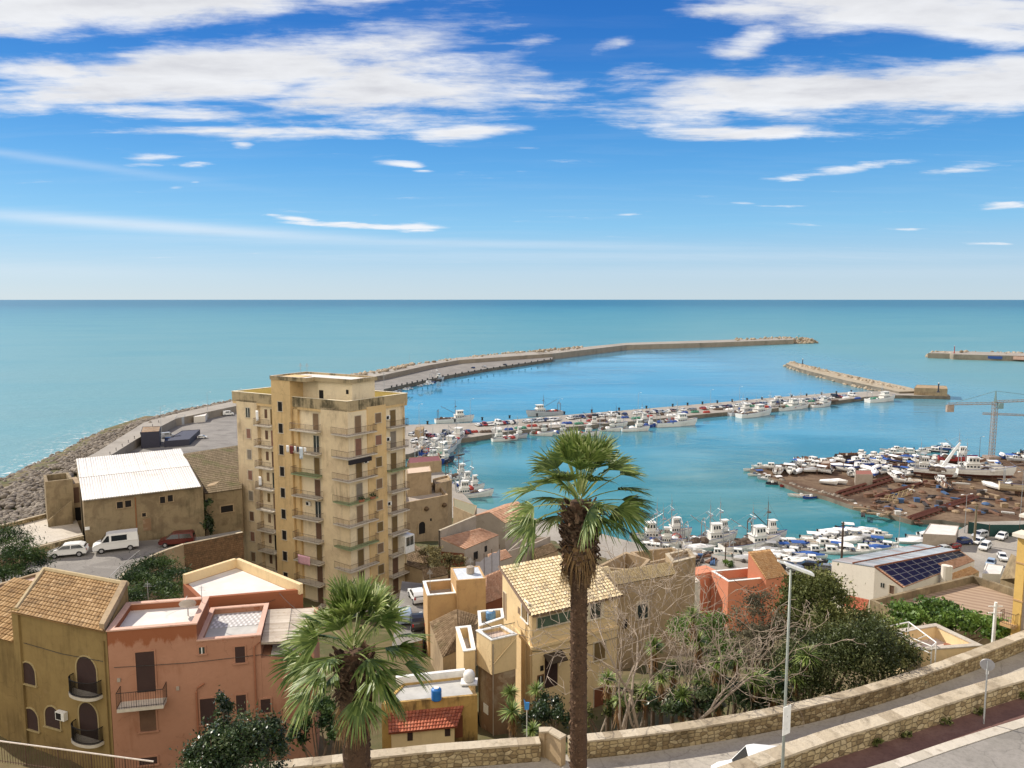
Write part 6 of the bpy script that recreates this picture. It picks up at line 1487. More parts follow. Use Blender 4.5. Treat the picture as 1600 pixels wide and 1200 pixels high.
bush('green_shrub', 'low green shrubs in the dark under the yuccas behind the road wall', 'shrub', [(1085, 1095, 44.5, 34, 16, 1.2, 2200), (1150, 1085, 45, 34, 20, 1.2, 2200), (1040, 1100, 44.5, 26, 16, 1.2, 1200), (1215, 1075, 45.5, 30, 24, 1.2, 1800)], .12, LF_DARK, 15)
bush('climber', 'brownish green climber on the garden slope beside the cream house', 'vine', [(960, 1110, 46, 18, 12, 1.0, 900), (1000, 1095, 47, 20, 14, 1.0, 900), (915, 1115, 46, 14, 10, 1.0, 500)], .12, LF_OLIVE, 16)
for i, (u, v) in enumerate(((1416, 1150), (1480, 1129), (1531, 1112), (1597, 1088), (1372, 1163))):
    rg = np.random.default_rng(60 + i); c = P(u, v, UPZ + .15); V, F, T = clumps([(tuple(c), (.22, .16, .22), 160)], .07, rg)
    where = ('second from the left', 'midway along the wall', 'just left of the round sign post', 'near the right edge', 'leftmost of the row')[i]
    tag(np_mesh('weed', V, F, T, LF_OLIVE, None, tuple(c)), f'weed tuft at the foot of the inner wall, {where}', 'weed', 'weeds at the foot of the inner wall')

# ---- leafless trees
def bare_tree(label, u, Y, ht, lean, seed, fork=3, spread=.5, r0=.17):
    rg = np.random.default_rng(seed); x = PY(u, 1100, Y).x; g = tz(x, Y)
    root = thing('bare_tree', label, 'tree', (x, Y, g), group='leafless trees behind the road wall'); mbt = MB(); mbb = MB()
    def grow(p, d, L, r, dep):
        pts = [p]; n = 4 if dep < 3 else 3
        for i in range(n):
            d = d + rg.normal(size=3) * (.10 + .05 * dep) + np.array((0, 0, .05 if dep < 3 else -.01)); d = d / np.linalg.norm(d); pts.append(pts[-1] + d * L / n)
        rr = [max(.014, r * (1 - .45 * i / n)) for i in range(n + 1)]
        (mbt if dep == 0 else mbb).path([tuple(q) for q in pts], rr, 6 if dep < 2 else 4, cap=dep < 1)
        if dep >= 6 or r < .010: return
        k = fork if dep < 3 else 2 + (rg.random() < .6)
        for i in range(k):
            j = n if i == 0 else rg.integers(max(1, n - 2), n + 1); az = rg.uniform(0, 6.28); sp = spread * rg.uniform(.5, 1.5)
            s = np.cross(d, rg.normal(size=3)); s = s / np.linalg.norm(s); nd = d * math.cos(sp) + s * math.sin(sp)
            grow(pts[j], nd, L * rg.uniform(.6, .85), rr[j] * (.78 if i == 0 else .62), dep + 1)
    grow(np.array((x, Y, g - .2)), np.array((lean, rg.normal() * .05, 1.0)) / math.hypot(lean, 1), ht * .36, r0, 0)
    mbt.build('trunk', [BARKP], root, True); mbb.build('crown', [BARKP], root)
bare_tree('leafless tree with thin upright trunk, leftmost behind the road wall', 962, 44, 14.5, .03, 1, 3, .42)
bare_tree('tall straight leafless tree in front of the tan masonry house', 990, 46.5, 16.0, .05, 12, 3, .36, .16)
bare_tree('pale trunked leafless tree whose trunk splits low behind the wall', 1015, 44, 14, .06, 3, 3, .5)
bare_tree('leafless tree leaning far right with long pale forked limbs', 1034, 43.5, 12.5, .55, 14, 3, .45, .2)
bare_tree('slender leafless tree whose twigs cross the salmon house', 1062, 49, 14, .22, 5, 3, .45, .14)
bare_tree('short leafless tree with crooked twigs between two yuccas', 1078, 45, 9.5, .18, 33, 4, .55, .12)
bare_tree('low leafless sapling at the foot of the cream house wall', 935, 50, 9, .05, 27, 3, .5, .10)

# ---- yuccas
YUC = rnd_mat('yucca_leaf', [(0, (.035, .07, .012)), (.5, (.12, .18, .035)), (1, (.36, .42, .13))], .5, .15, .4)
def yucca(label, u, v, Y, r, seed, heads=1):
    rg = np.random.default_rng(seed); c0 = np.array(PY(u, v, Y)); g = tz(c0[0], Y)
    root = thing('yucca', label, 'yucca', (c0[0], Y, g), group='yuccas in the garden below the road')
    V, F, T = [], [], []; V2, F2, T2 = [], [], []; mb = MB()
    for h_ in range(heads):
        c = c0 + (rg.normal(size=3) * r * .8 if h_ else 0)
        mb.path([(c0[0], Y, g - .2), tuple((c0 + c) / 2 - np.array((0, 0, .8))), tuple(c)], [.16, .12, .09], 7)
        for i in range(120):
            el = math.asin(rg.uniform(-.55, 1)); az = rg.uniform(0, 6.28); d = np.array((math.cos(az) * math.cos(el), math.sin(az) * math.cos(el), math.sin(el)))
            s = np.cross(d, (0, 0, 1)); s = s / (np.linalg.norm(s) + 1e-6); L = r * rg.uniform(.75, 1.15); o = len(V)
            m_ = c + d * L * .55; e = c + d * L + np.array((0, 0, -.12 * L))
            V += [c - s * .025, c + s * .025, m_ + s * .035, m_ - s * .035, e + s * .003, e - s * .003]; F += [(o, o + 1, o + 2, o + 3), (o + 3, o + 2, o + 4, o + 5)]; t = float(np.clip(rg.normal(.5, .22), 0, 1)); T += [t, min(1, t + .15)]
        for i in range(70):
            az = rg.uniform(0, 6.28); o3 = np.array((math.cos(az), math.sin(az), 0)); s = np.array((-math.sin(az), math.cos(az), 0)); b = c - np.array((0, 0, rg.uniform(.1, 1.1))) + o3 * .08; e = b + o3 * rg.uniform(.1, .35) - np.array((0, 0, rg.uniform(.4, .9))); o = len(V2)
            V2 += [b - s * .03, b + s * .03, e + s * .02, e - s * .02]; F2.append((o, o + 1, o + 2, o + 3)); T2.append(rg.random())
    np_mesh('crown', V, F, T, YUC, root); np_mesh('dead_skirt', V2, F2, T2, PALMDEAD, root); mb.build('trunk', [BARK], root)
YL = [(950, 1060, 46.5, .75, 'yucca with shaggy dry skirt nearest the cream house wall', 1), (1010, 1078, 45.5, .7, 'short yucca between the pale bare trunks', 1), (1022, 1012, 48, .75, 'tall yucca against the tan house wall', 2), (1096, 1062, 45.5, .8, 'yucca with long brown skirt under the leaning bare tree', 1), (1124, 1085, 44.8, .85, 'dark dense yucca just behind the road wall with drooping leaves', 1),
      (1182, 1062, 45.5, .95, 'wide yucca left of the lamp post', 2), (1242, 1056, 46, 1.0, 'broad yucca right behind the lamp post', 2), (1092, 1002, 49, .9, 'high yucca below the clipped conifer hedge', 2), (1052, 1045, 47, .7, 'yucca in the middle of the bare trees', 1), (1150, 1030, 47.5, .8, 'yucca under the twiggy grey bush', 1),
      (800, 1112, 47.5, 1.0, 'large yucca below the terrace block of the cream house', 1), (838, 1078, 53, .8, 'yucca at the front corner of the cream house', 1), (798, 1082, 53, .75, 'yucca against the stained base of the terrace block', 1), (832, 1140, 44.5, .6, 'small yucca peeping over the wall by the wing wall', 1),
      (968, 1092, 44.8, .6, 'small yucca at the foot of the leftmost bare tree', 1), (1066, 1086, 44.3, .75, 'yucca close behind the wall under the leaning bare tree', 1), (1208, 1082, 44.8, .8, 'yucca just left of the lamp post foot', 1), (1120, 1035, 47.5, .85, 'tall yucca rising through the leaning tree limbs', 2), (1034, 1060, 46, .6, 'yucca between two pale trunks, half hidden', 1)]
for i, (u, v, Y, r, lab, hd) in enumerate(YL): yucca(lab, u, v, Y, r, 80 + i, hd)
# ============================================================ BOATS
HW = plaster('hull_white', (.72, .71, .67), (.66, .64, .59), dirt=(.30, .17, .09), streak=.3, patch=.4, scale=.5, rough=.5, bump=.05, thr=.64); HB = plain('hull_blue', (.02, .06, .26), .45); HR = plain('hull_red', (.30, .035, .03), .5); HG = plain('hull_green', (.04, .20, .15), .5)
HD = plain('hull_dark', (.03, .03, .045), .45); HT = plain('hull_tan', (.55, .46, .32), .6); HGY = plain('hull_grey', (.45, .46, .47), .5); DECKT = plain('deck_tan', (.42, .34, .24), .8); DECKW = plain('deck_white', (.68, .66, .62), .6)
BOOT = plain('boot_stripe', (.14, .05, .035), .6); BLK = plain('black_rubber', (.02, .02, .02), .7); NETR = plain('red_net', (.32, .05, .04), .95, bump=.5); NETB = plain('blue_net', (.03, .07, .25), .95, bump=.5); NETG = plain('green_net', (.06, .20, .13), .95, bump=.5); NETK = plain('brown_net', (.10, .07, .05), .95, bump=.5)
CANB = plain('blue_canvas', (.03, .09, .30), .85); CANW = plain('white_canvas', (.75, .74, .72), .8); CANG = plain('grey_canvas', (.36, .36, .36), .85); WOODB = plain('varnished_wood', (.25, .11, .04), .5); ORG = plain('orange_paint', (.55, .16, .03), .6)
SCREEN = plain('windscreen', (.03, .04, .05), .1, spec=.7)
def hull(mb, L, Wd, h0, h1, draft=.5, full=.42, bul=.45, n=14, transom=.82):
    """lofted hull, bow towards +x, waterline at z 0; material 0 topsides, 1 bottom, 2 deck, 3 rubbing strake"""
    R_ = []
    for i in range(n + 1):
        t = i / n
        w_ = Wd / 2 * (transom + (1 - transom) * min(1, t / .3)) if t < full else Wd / 2 * max(0, 1 - ((t - full) / (1 - full)) ** 2.3)
        w_ = max(w_, .015); h = h0 + (h1 - h0) * t ** 2.2; x = -L / 2 + L * t; rk = (t ** 6) * L * .045
        fl = .70 if t > .6 else .86
        R_.append((x, w_, h, fl, rk))
    def ring(q, k, sg):
        x, w_, h, fl, rk = q
        pts = [(x + rk * 1.2, w_, h), (x + rk, w_ * (.5 + .5 * fl) * 1.0, h * .55), (x, w_ * fl, .08), (x - rk * .6, w_ * .62 * fl, -draft * .6), (x - rk, .01, -draft)]
        return (pts[k][0], pts[k][1] * sg, pts[k][2])
    for sg in (1, -1):
        for k in range(4):
            V = [ring(q, k, sg) for q in R_] + [ring(q, k + 1, sg) for q in R_]; m_ = n + 1
            F = [(i, i + 1, m_ + i + 1, m_ + i) for i in range(n)]
            if sg < 0: F = [f[::-1] for f in F]
            mb.idx(V, F, 0 if k < 2 else 1)
    q = R_[0]; mb.face([ring(q, k, 1) for k in range(5)] + [ring(q, k, -1) for k in (4, 3, 2, 1, 0)], 0)
    V = []; 
    for q in R_: V += [(q[0] + q[4], q[1] * .97, q[2] - bul), (q[0] + q[4], -q[1] * .97, q[2] - bul)]
    mb.idx(V, [(2 * i, 2 * i + 1, 2 * i + 3, 2 * i + 2) for i in range(n)], 2)
    for sg in (1, -1):   # inside of the bulwark and its rail
        V = [(q[0] + q[4], sg * q[1] * .97, q[2] - bul) for q in R_] + [(q[0] + q[4] * 1.2, sg * max(.01, q[1] * .93), q[2]) for q in R_]; m_ = n + 1
        mb.idx(V, [(i, i + 1, m_ + i + 1, m_ + i) for i in range(n)], 0)
        mb.path([(q[0] + q[4] * 1.2, sg * q[1] * .985, q[2] + .02) for q in R_], .06 if L > 9 else .035, 4, 3)
def cabin(mb, x0, x1, w0, z0, h, tap=.86, rake=.25, m=0):
    b = [(x0, -w0, z0), (x1, -w0 * .92, z0), (x1, w0 * .92, z0), (x0, w0, z0)]
    t = [(x0 + .05, -w0 * tap, z0 + h), (x1 - rake, -w0 * tap * .9, z0 + h), (x1 - rake, w0 * tap * .9, z0 + h), (x0 + .05, w0 * tap, z0 + h)]
    mb.hexa(b, t, m)
def cab_windows(mb, x0, x1, w0, z0, h, tap=.86, rake=.25, f0=.5, f1=.82, nside=3, m=0):
    def pt(fx, fz, sg, out=.02):
        xa = x0 + .05 * fz; xb = x1 - rake * fz; wa = w0 * (1 - (1 - tap) * fz); wb = w0 * .92 * (1 - fz) + w0 * tap * .9 * fz
        return (xa + (xb - xa) * fx, sg * (wa + (wb - wa) * fx + out), z0 + h * fz)
    for sg in (1, -1):
        for i in range(nside):
            a, b = (i + .18) / nside, (i + .82) / nside
            q = [pt(a, f0, sg), pt(b, f0, sg), pt(b, f1, sg), pt(a, f1, sg)]; mb.face(q if sg < 0 else q[::-1], m)
    for i in range(3):
        a, b = (i + .12) / 3 * 2 - 1, (i + .88) / 3 * 2 - 1; q = []
        for s_, fz in ((a, f0), (b, f0), (b, f1), (a, f1)):
            xb = x1 - rake * fz + .02; wb = (w0 * .92 * (1 - fz) + w0 * tap * .9 * fz); q.append((xb, s_ * wb, z0 + h * fz))
        mb.face(q, m)
def trawler(L, hullm=HW, housem=HW, net=NETR, gantry=ALU, boom=True, fwd=True, stripe=BOOT, seed=0, dark_mast=False, label='', strake=HB):
    rg = random.Random(seed); W_ = L * .27; h0, h1 = L * .075 + .5, L * .13 + .9
    root = thing('fishing_trawler', label, 'fishing boat', (0, 0, 0), 0, 'fishing boats moored in the harbour')
    mb = MB(); hull(mb, L, W_, h0, h1, 1.0, bul=.8); mb.build('hull', [hullm, stripe, DECKT, strake], root)
    zd = h0 - .7; xa, xb = (L * .02, L * .26) if fwd else (-L * .36, -L * .10)
    mb = MB(); cabin(mb, xa, xb, W_ * .33, zd, 2.5, .95, .2); mb.wbox if 0 else None
    cabin(mb, xa + L * .05, xb - .2, W_ * .27, zd + 2.5, 2.0, .9, .35); mb.box(((xa + xb) / 2 + L * .02, 0, zd + 4.5), (L * .2, W_ * .56, .14)); mb.box(((xa + xb) / 2, 0, zd + 2.48), (L * .27, W_ * .74, .12))
    o = mb.build('wheelhouse', [housem], root)
    mb = MB(); cab_windows(mb, xa + L * .05, xb - .2, W_ * .27, zd + 2.5, 2.0, .9, .35, .4, .82); cab_windows(mb, xa, xb, W_ * .33, zd, 2.5, .95, .2, .5, .72, 4); mb.build('glazing', [SCREEN], o)
    mm = IRON if dark_mast else gantry
    mb = MB(); xm = xa + L * .02; mb.path([(xm, 0, zd + 2.4), (xm, 0, zd + 9.5)], [.14, .07], 6); mb.path([(xm, -1.4, zd + 7.4), (xm, 1.4, zd + 7.4)], .05, 4); mb.box((xm + .3, 0, zd + 6.6), (.7, .9, .25)); mb.path([(xm, 0, zd + 8), (xm - .1, 0, zd + 11)], .025, 4); mb.path([(xm - .9, .6, zd + 5.5), (xm, 0, zd + 7)], .05, 4); mb.build('mast', [mm], root)
    xg = -L * .42 if fwd else -L * .45
    mb = MB()
    for sg in (1, -1): mb.path([(xg, sg * W_ * .36, zd), (xg - .1, sg * W_ * .3, zd + 4.6), (xg + .1, 0 if boom else sg * W_ * .26, zd + 5.6)], .13, 5)
    mb.path([(xg - .1, -W_ * .3, zd + 4.6), (xg - .1, W_ * .3, zd + 4.6)], .11, 5); mb.path([(xg + .1, 0, zd + 5.2), (xm, 0, zd + 8.3)], .025, 3); mb.path([(xm, 0, zd + 9.2), (L * .47, 0, h1)], .02, 3)
    if boom: mb.path([(xm - .2, 0, zd + 3.2), (xg + L * .08, .4, zd + 7.0)], .1, 5)
    mb.build('gantry', [mm], root)
    mb = MB()
    for _ in range(13):
        x = rg.uniform(-L * .38, xa - L * .03) if fwd else rg.uniform(-L * .05, L * .3); yv = rg.uniform(-W_ * .3, W_ * .3); s_ = rg.uniform(.6, 1.5)
        mb.lathe([(s_ * .2, 0), (s_, .2 * s_), (s_ * 1.05, .6 * s_), (s_ * .6, 1.0 * s_), (.05, 1.15 * s_)], (x, yv, zd), 7, rg.choice((0, 0, 1, 2)))
    mb.build('net', [net, NETK, CANW], root)
    mb = MB(); mb.lathe([(.75, -.9), (.75, -.8), (.4, -.8), (.4, .8), (.75, .8), (.75, .9)], (xg + L * .09, 0, zd + 1.0), 10, 0, 'y'); mb.build('net_drum', [mm], root)
    return root
def motorboat(L, kind='cabin', hullm=HW, topm=CANW, motor=True, label='', name='motor_boat'):
    W_ = L * .36; h0, h1 = .62, .95; root = thing(name, label, 'boat', (0, 0, 0), 0)
    mb = MB(); hull(mb, L, W_, h0, h1, .35, .45, .28 if kind != 'cover' else .1, 10, .88); mb.build('hull', [hullm, HW if hullm is not HW else HGY, DECKW if kind != 'open' else DECKT, hullm], root)
    if kind == 'cabin':
        mb = MB(); cabin(mb, -L * .12, L * .22, W_ * .34, .5, 1.25, .82, L * .09); mb.box((L * .0, 0, 1.74), (L * .26, W_ * .60, .07)); cabin(mb, L * .18, L * .36, W_ * .24, .6, .42, .7, .35); o = mb.build('cabin', [HW], root)
        mb = MB(); cab_windows(mb, -L * .12, L * .22, W_ * .34, .5, 1.25, .82, L * .09, .45, .88, 2); mb.build('glazing', [SCREEN], o)
    elif kind == 'bimini':
        mb = MB(); n = 6
        for i in range(n):
            a0, a1 = -1 + 2 * i / n, -1 + 2 * (i + 1) / n
            z0_, z1_ = 2.1 - .25 * a0 * a0, 2.1 - .25 * a1 * a1; y0_, y1_ = a0 * W_ * .42, a1 * W_ * .42
            mb.hexa([(-L * .32, y0_, z0_), (L * .08, y0_, z0_), (L * .08, y1_, z1_), (-L * .32, y1_, z1_)], [(-L * .32, y0_, z0_ + .05), (L * .08, y0_, z0_ + .05), (L * .08, y1_, z1_ + .05), (-L * .32, y1_, z1_ + .05)])
        mb.build('canopy', [topm], root)
        mb = MB(); [mb.path([(x, s_ * W_ * .42, .6), (x, s_ * W_ * .42, 1.86)], .025, 4) for x in (-L * .3, L * .06) for s_ in (1, -1)]; mb.build('canopy_frame', [ALU], root)
        mb = MB(); cabin(mb, L * .05, L * .16, W_ * .34, .6, .55, .8, .25); mb.build('windscreen', [SCREEN], root)
        mb = MB(); mb.box((-L * .1, 0, .36), (.8, W_ * .5, .5)); mb.box((L * .0, .25, .36), (.5, .5, .75)); mb.build('seat', [DECKW], root)
    elif kind == 'cover':
        mb = MB(); prof = [(-L * .47, .62, .75), (-L * .2, .95, 1.0), (L * .08, 1.25, .9), (L * .3, 1.0, .62), (L * .47, .98, .12)]
        rings = []
        for x, z, wf in prof:
            rings.append([(x, -W_ * .5 * wf, .62 + .25 * max(0, x / L + .2)), (x, -W_ * .25 * wf, z * .94 + .15), (x, 0, z + .2), (x, W_ * .25 * wf, z * .94 + .15), (x, W_ * .5 * wf, .62 + .25 * max(0, x / L + .2))])
        mb.loft(rings, 0, True, False); mb.build('cover', [topm], root)
    else:
        mb = MB(); [mb.box((x, 0, .42), (.3, W_ * .8, .07)) for x in (-L * .25, 0, L * .18)]; mb.build('bench', [WOODB], root)
        mb = MB(); mb.box((-L * .08, 0, .36), (.7, .6, .85)); mb.build('console', [HW], root)
    if motor:
        mb = MB(); x = -L / 2 - .18; mb.box((x, 0, .55), (.42, .34, .55), 0, 0); mb.box((x, 0, -.35), (.18, .12, .95), 0, 0); mb.build('outboard_motor', [BLK], root)
    return root
PROTO = {}
def put_boat(key, make, p, rz, label, group, sc=None, tilt=None):
    if key not in PROTO:
        o = make(); PROTO[key] = o
    else: o = copy_tree(PROTO[key])
    place(o, p, rz, sc); o['label'] = label; o['group'] = group
    if tilt: o.rotation_euler = (tilt[0], tilt[1], rz)
    return o
def between(u0, v0, u1, v1, z=0.0):
    a, b = P(u0, v0, z), P(u1, v1, z); return (a + b) / 2, math.atan2(b.y - a.y, b.x - a.x), (b - a).length
TL = [  # stern pixel, bow pixel, build, look
    (1024, 667, 1086, 664, dict(net=NETB), 22, 'large white trawler with blue nets and red floats on the inner pier, longest there'),
    (972, 674, 1013, 673, dict(net=NETK), 15, 'white trawler with dark fore deck on the inner pier, left of the large blue-netted one'),
    (936, 673, 968, 674, dict(net=NETR), 13, 'white trawler with red nets tucked behind another boat on the inner pier'),
    (894, 681, 934, 681, dict(net=NETR), 15, 'white trawler whose bow shows just right of the palm top'),
    (1154, 653, 1203, 648, dict(net=NETK), 19, 'white trawler with raised bow, right of the empty quay stretch on the inner pier'),
    (1139, 650, 1178, 646, dict(net=NETK, hullm=HGY), 15, 'greyish trawler lying inside the raised-bow white trawler'),
    (1212, 642, 1253, 638, dict(net=NETG, strake=HG), 17, 'white and green trawler, third from the outer end of the inner pier'),
    (1268, 637, 1297, 634, dict(net=NETK), 12, 'small white fishing boat, second from the outer end of the inner pier'),
    (1355, 629, 1396, 626, dict(net=NETG, dark_mast=False), 18, 'white trawler lying beside the foot of the rock jetty, outermost on the pier'),
    (769, 690, 808, 687, dict(net=NETR, fwd=False), 15, 'white fishing boat with dark red wheelhouse front at the near pier corner'),
    (833, 680, 858, 681, dict(net=NETR), 13, 'fishing boat with red nets half hidden behind the left palm fronds of the taller palm'),
    (860, 679, 890, 681, dict(net=NETB), 13, 'fishing boat with blue nets hidden behind the taller palm top'),
    (680, 661, 738, 658, dict(net=NETK, dark_mast=True, fwd=True), 20, 'trawler with dark stern crane on the far side of the pier root'),
    (880, 647, 822, 651, dict(net=NETR, hullm=HGY, dark_mast=True), 15, 'grey hulled trawler with an arched dark gantry on the far side of the inner pier'),
    (696, 700, 727, 684, dict(net=NETR), 16, 'red and white trawler moored bow out at the pier root corner'),
    (668, 723, 704, 708, dict(net=NETG), 18, 'white bowed trawler with green nets among the blue boats at the left quay'),
    (652, 722, 688, 726, dict(net=NETR, hullm=HB, strake=HW), 16, 'deep blue hulled trawler with red nets at the left quay'),
    (645, 708, 668, 700, dict(net=NETG, hullm=HW), 13, 'fishing boat with green nets half hidden by the tall block'),
    (712, 778, 766, 775, dict(net=NETK, fwd=False), 15, 'white fishing boat with broad wheelhouse roof, nearest at the left quay'),
    (704, 764, 742, 759, dict(net=NETB), 13, 'white fishing boat with purple blue nets behind the nearest one at the left quay'),
    (700, 750, 730, 746, dict(net=NETK, dark_mast=True), 12, 'fishing boat with a dark crane arm, rearmost of three at the left quay'),
    (1062, 848, 996, 848, dict(net=NETR), 17, 'white trawler with long pale wheelhouse, leftmost on the town quay behind bare branches'),
    (1075, 853, 1136, 849, dict(net=NETK, fwd=True), 17, 'trawler with white triangular gantry, second from the left on the town quay'),
    (1128, 862, 1214, 853, dict(net=NETK, fwd=True), 20, 'grey white trawler with tall white mast, nearest the salmon house'),
    (1172, 846, 1220, 842, dict(net=NETK, dark_mast=True, hullm=HGY), 14, 'grey fishing boat with black inverted gantry beyond the salmon house roof'),
    (906, 668, 940, 668, dict(net=NETR, dark_mast=True), 14, 'red netted fishing boat in the inner line, above the white bow right of the palm'),
    (985, 663, 1018, 661, dict(net=NETR, hullm=HGY), 14, 'grey fishing boat with red gear in the inner line left of the longest trawler'),
    (1000, 668, 1026, 667, dict(net=NETB, hullm=HB), 11, 'small blue boat squeezed in just left of the longest trawler'),
    (946, 666, 976, 666, dict(net=NETB, dark_mast=True), 14, 'blue netted fishing boat in the inner line over the palm crown'),
    (1040, 660, 1072, 658, dict(net=NETR), 15, 'fishing boat with red hood in the inner line behind the longest trawler'),
    (1186, 643, 1216, 640, dict(net=NETB), 14, 'fishing boat with blue gear lying inside between two white trawlers on the outer pier'),
    (1236, 640, 1262, 637, dict(net=NETR), 12, 'small fishing boat with red gear beside the green trimmed trawler'),
    (792, 686, 822, 684, dict(net=NETK, hullm=HGY), 12, 'grey fishing boat nosing out behind the dark red wheelhouse boat'),
    (682, 714, 716, 697, dict(net=NETK), 15, 'white fishing boat with brown gear in the middle of the left quay row'),
    (660, 714, 690, 702, dict(net=NETR, hullm=HB), 13, 'blue fishing boat with red gear in the left quay row, inner berth'),
    (674, 728, 706, 722, dict(net=NETB, hullm=HD), 14, 'dark blue hulled boat outermost beside the blue trawler at the left quay'),
    (720, 769, 752, 765, dict(net=NETR), 11, 'small white fishing boat with red gear between two larger ones at the left quay'),
    (1020, 841, 1072, 838, dict(net=NETG), 14, 'fishing boat with green nets in the outer berth left on the town quay'),
    (1098, 846, 1146, 841, dict(net=NETR), 13, 'fishing boat with red nets in the outer berth in the middle of the town quay'),
    (1010, 853, 1056, 856, dict(net=NETB), 12, 'small fishing boat with blue nets against the town quay behind bare branches'),
    (672, 596, 692, 594, dict(net=NETK), 17, 'lone white boat moored at the outer mole quay'),
]
for i, (u0, v0, u1, v1, kw, Lm, lab) in enumerate(TL):
    p, rz, L = between(u0, v0, u1, v1)
    L = min(max(L, Lm * .8), Lm * 1.35); o = trawler(L, seed=i, label=lab, **kw); place(o, p, rz)
def mb_label(kind, hullm, topm):
    c = {HW: 'white', HB: 'blue', HGY: 'grey', HD: 'dark', HT: 'tan', HR: 'red'}[hullm]; t_ = {CANW: 'white', CANB: 'blue', CANG: 'grey'}.get(topm, '')
    return {'cabin': f'{c} motor boat with small cabin', 'bimini': f'{c} motor boat with {t_} canopy', 'cover': f'{c} boat under a {t_} cover', 'open': f'{c} open boat with console'}[kind]
def fleet(pts, z, where, group, seed, hd=None, cradle=False, Lr=(5.2, 9.5)):
    """pts sorted by u for the ordinals; returns nothing"""
    rg = random.Random(seed); cnt = {}
    for k, (u, v) in enumerate(sorted(pts)):
        kind = rg.choices(('cabin', 'bimini', 'cover', 'open'), (4, 3, 3, 2))[0]; hm = rg.choices((HW, HB, HGY, HD), (12, 1.2, 1.2, .7))[0]
        tm = rg.choices((CANW, CANB, CANG), (6, 1.6, 1))[0] if kind in ('bimini', 'cover') else CANW
        L = rg.choice((5.5, 6.5, 7.5, 8.2, 9.4)); L = min(max(L, Lr[0]), Lr[1]); key = (kind, hm, tm, L)
        lb = mb_label(kind, hm, tm); cnt[lb] = cnt.get(lb, 0) + 1
        rz = (rg.uniform(*hd) if hd else rg.uniform(0, 6.28)); zz_ = z
        if cradle: zz_ = z + .75
        put_boat(key, lambda: motorboat(L, kind, hm, tm), P(u, v, z) + Vector((0, 0, zz_ - z)), rz, f'{ORD[cnt[lb] - 1]} {lb} from the left, {where}', group)
        if cradle:
            CR.append((P(u, v, z), rz, L))
CR = []
yard = [(1205, 734), (1216, 739), (1228, 736), (1240, 737), (1240, 730), (1255, 731), (1266, 739), (1256, 737), (1274, 731), (1286, 727), (1300, 726), (1309, 732), (1322, 738), (1336, 724), (1347, 720), (1350, 729), (1361, 727), (1372, 724), (1340, 733), (1356, 737), (1370, 735), (1386, 729), (1394, 722), (1382, 741), (1397, 747), (1410, 741), (1400, 733), (1414, 727), (1424, 734), (1430, 722), (1440, 720), (1450, 726), (1461, 721), (1466, 735), (1476, 724), (1482, 733), (1492, 725), (1502, 720), (1512, 729), (1495, 742), (1488, 748), (1422, 745), (1312, 722), (1325, 716), (1270, 724), (1378, 717), (1406, 717), (1436, 731), (1448, 735), (1520, 722), (1292, 735), (1250, 725), (1365, 716), (1418, 719), (1455, 731), (1500, 733), (1345, 713), (1385, 714), (1405, 752), (1418, 756), (1462, 745), (1470, 755), (1482, 742), (1520, 733), (1530, 727), (1545, 731), (1558, 728), (1535, 742), (1476, 764), (1550, 764), (1562, 742), (1234, 741), (1248, 741), (1280, 739), (1330, 743), (1348, 745), (1366, 744), (1390, 737)]
fleet(yard, 1.3, 'in the slipway yard', 'boats laid up in the slipway yard', 21, None, True)
fleet([(1174, 736), (1182, 743), (1197, 745), (1187, 731), (1200, 750), (1212, 753)], 0, 'off the yard tip', 'boats afloat at the tip of the yard', 22, (2.6, 3.6), False, (4.5, 6.5))
fleet([(1387, 705), (1401, 704), (1411, 703), (1396, 709), (1418, 708), (1455, 702), (1470, 700), (1479, 702), (1461, 706), (1498, 704), (1440, 707)], 0, 'behind the yard', 'boats afloat behind the yard', 23, (2.7, 3.5))
fleet([(1566, 716), (1580, 717), (1592, 714), (1604, 719), (1586, 722), (1612, 712)], 1.3, 'ashore right of the crane', 'boats laid up right of the crane', 24, None, True)
fleet([(1252, 858), (1264, 849), (1277, 844), (1291, 839), (1302, 833), (1316, 831), (1330, 829), (1345, 831), (1358, 834), (1371, 839), (1286, 852), (1301, 851), (1316, 847), (1331, 846), (1346, 846), (1361, 848), (1376, 851), (1297, 864), (1312, 860), (1328, 864), (1348, 862), (1367, 859), (1386, 857), (1272, 863), (1240, 866), (1228, 860), (1262, 870), (1318, 838), (1337, 838), (1352, 840), (1306, 842)], 0, 'in the near basin', 'boats in the near basin', 25, (-.55, .1), False, (6.5, 8.2))
fleet([(1432, 848), (1444, 844), (1452, 836)], 0, 'beside the harbour office', 'boats beside the harbour office', 26, (-.5, .2))
fleet([(1228, 876), (1242, 879), (1215, 873), (1205, 868), (1256, 880), (1196, 874), (1182, 871), (1222, 868), (1236, 872), (1250, 875), (1168, 876), (1268, 879)], 1.95, 'ashore on the town quay', 'boats hauled out on the town quay', 27, (-.5, .2), False, (5, 6.5))
fleet([(1008, 858), (1024, 860), (1040, 862), (1056, 863), (1072, 864), (1088, 866), (1104, 868), (1120, 868), (1136, 869), (1152, 868), (1146, 860), (1160, 860), (1180, 861), (1196, 862), (1208, 858), (1222, 852), (1214, 847), (1236, 852), (1030, 850), (1090, 858)], 0, 'off the town quay', 'boats moored off the town quay', 28, (-.5, .3), False, (5.5, 8.2))
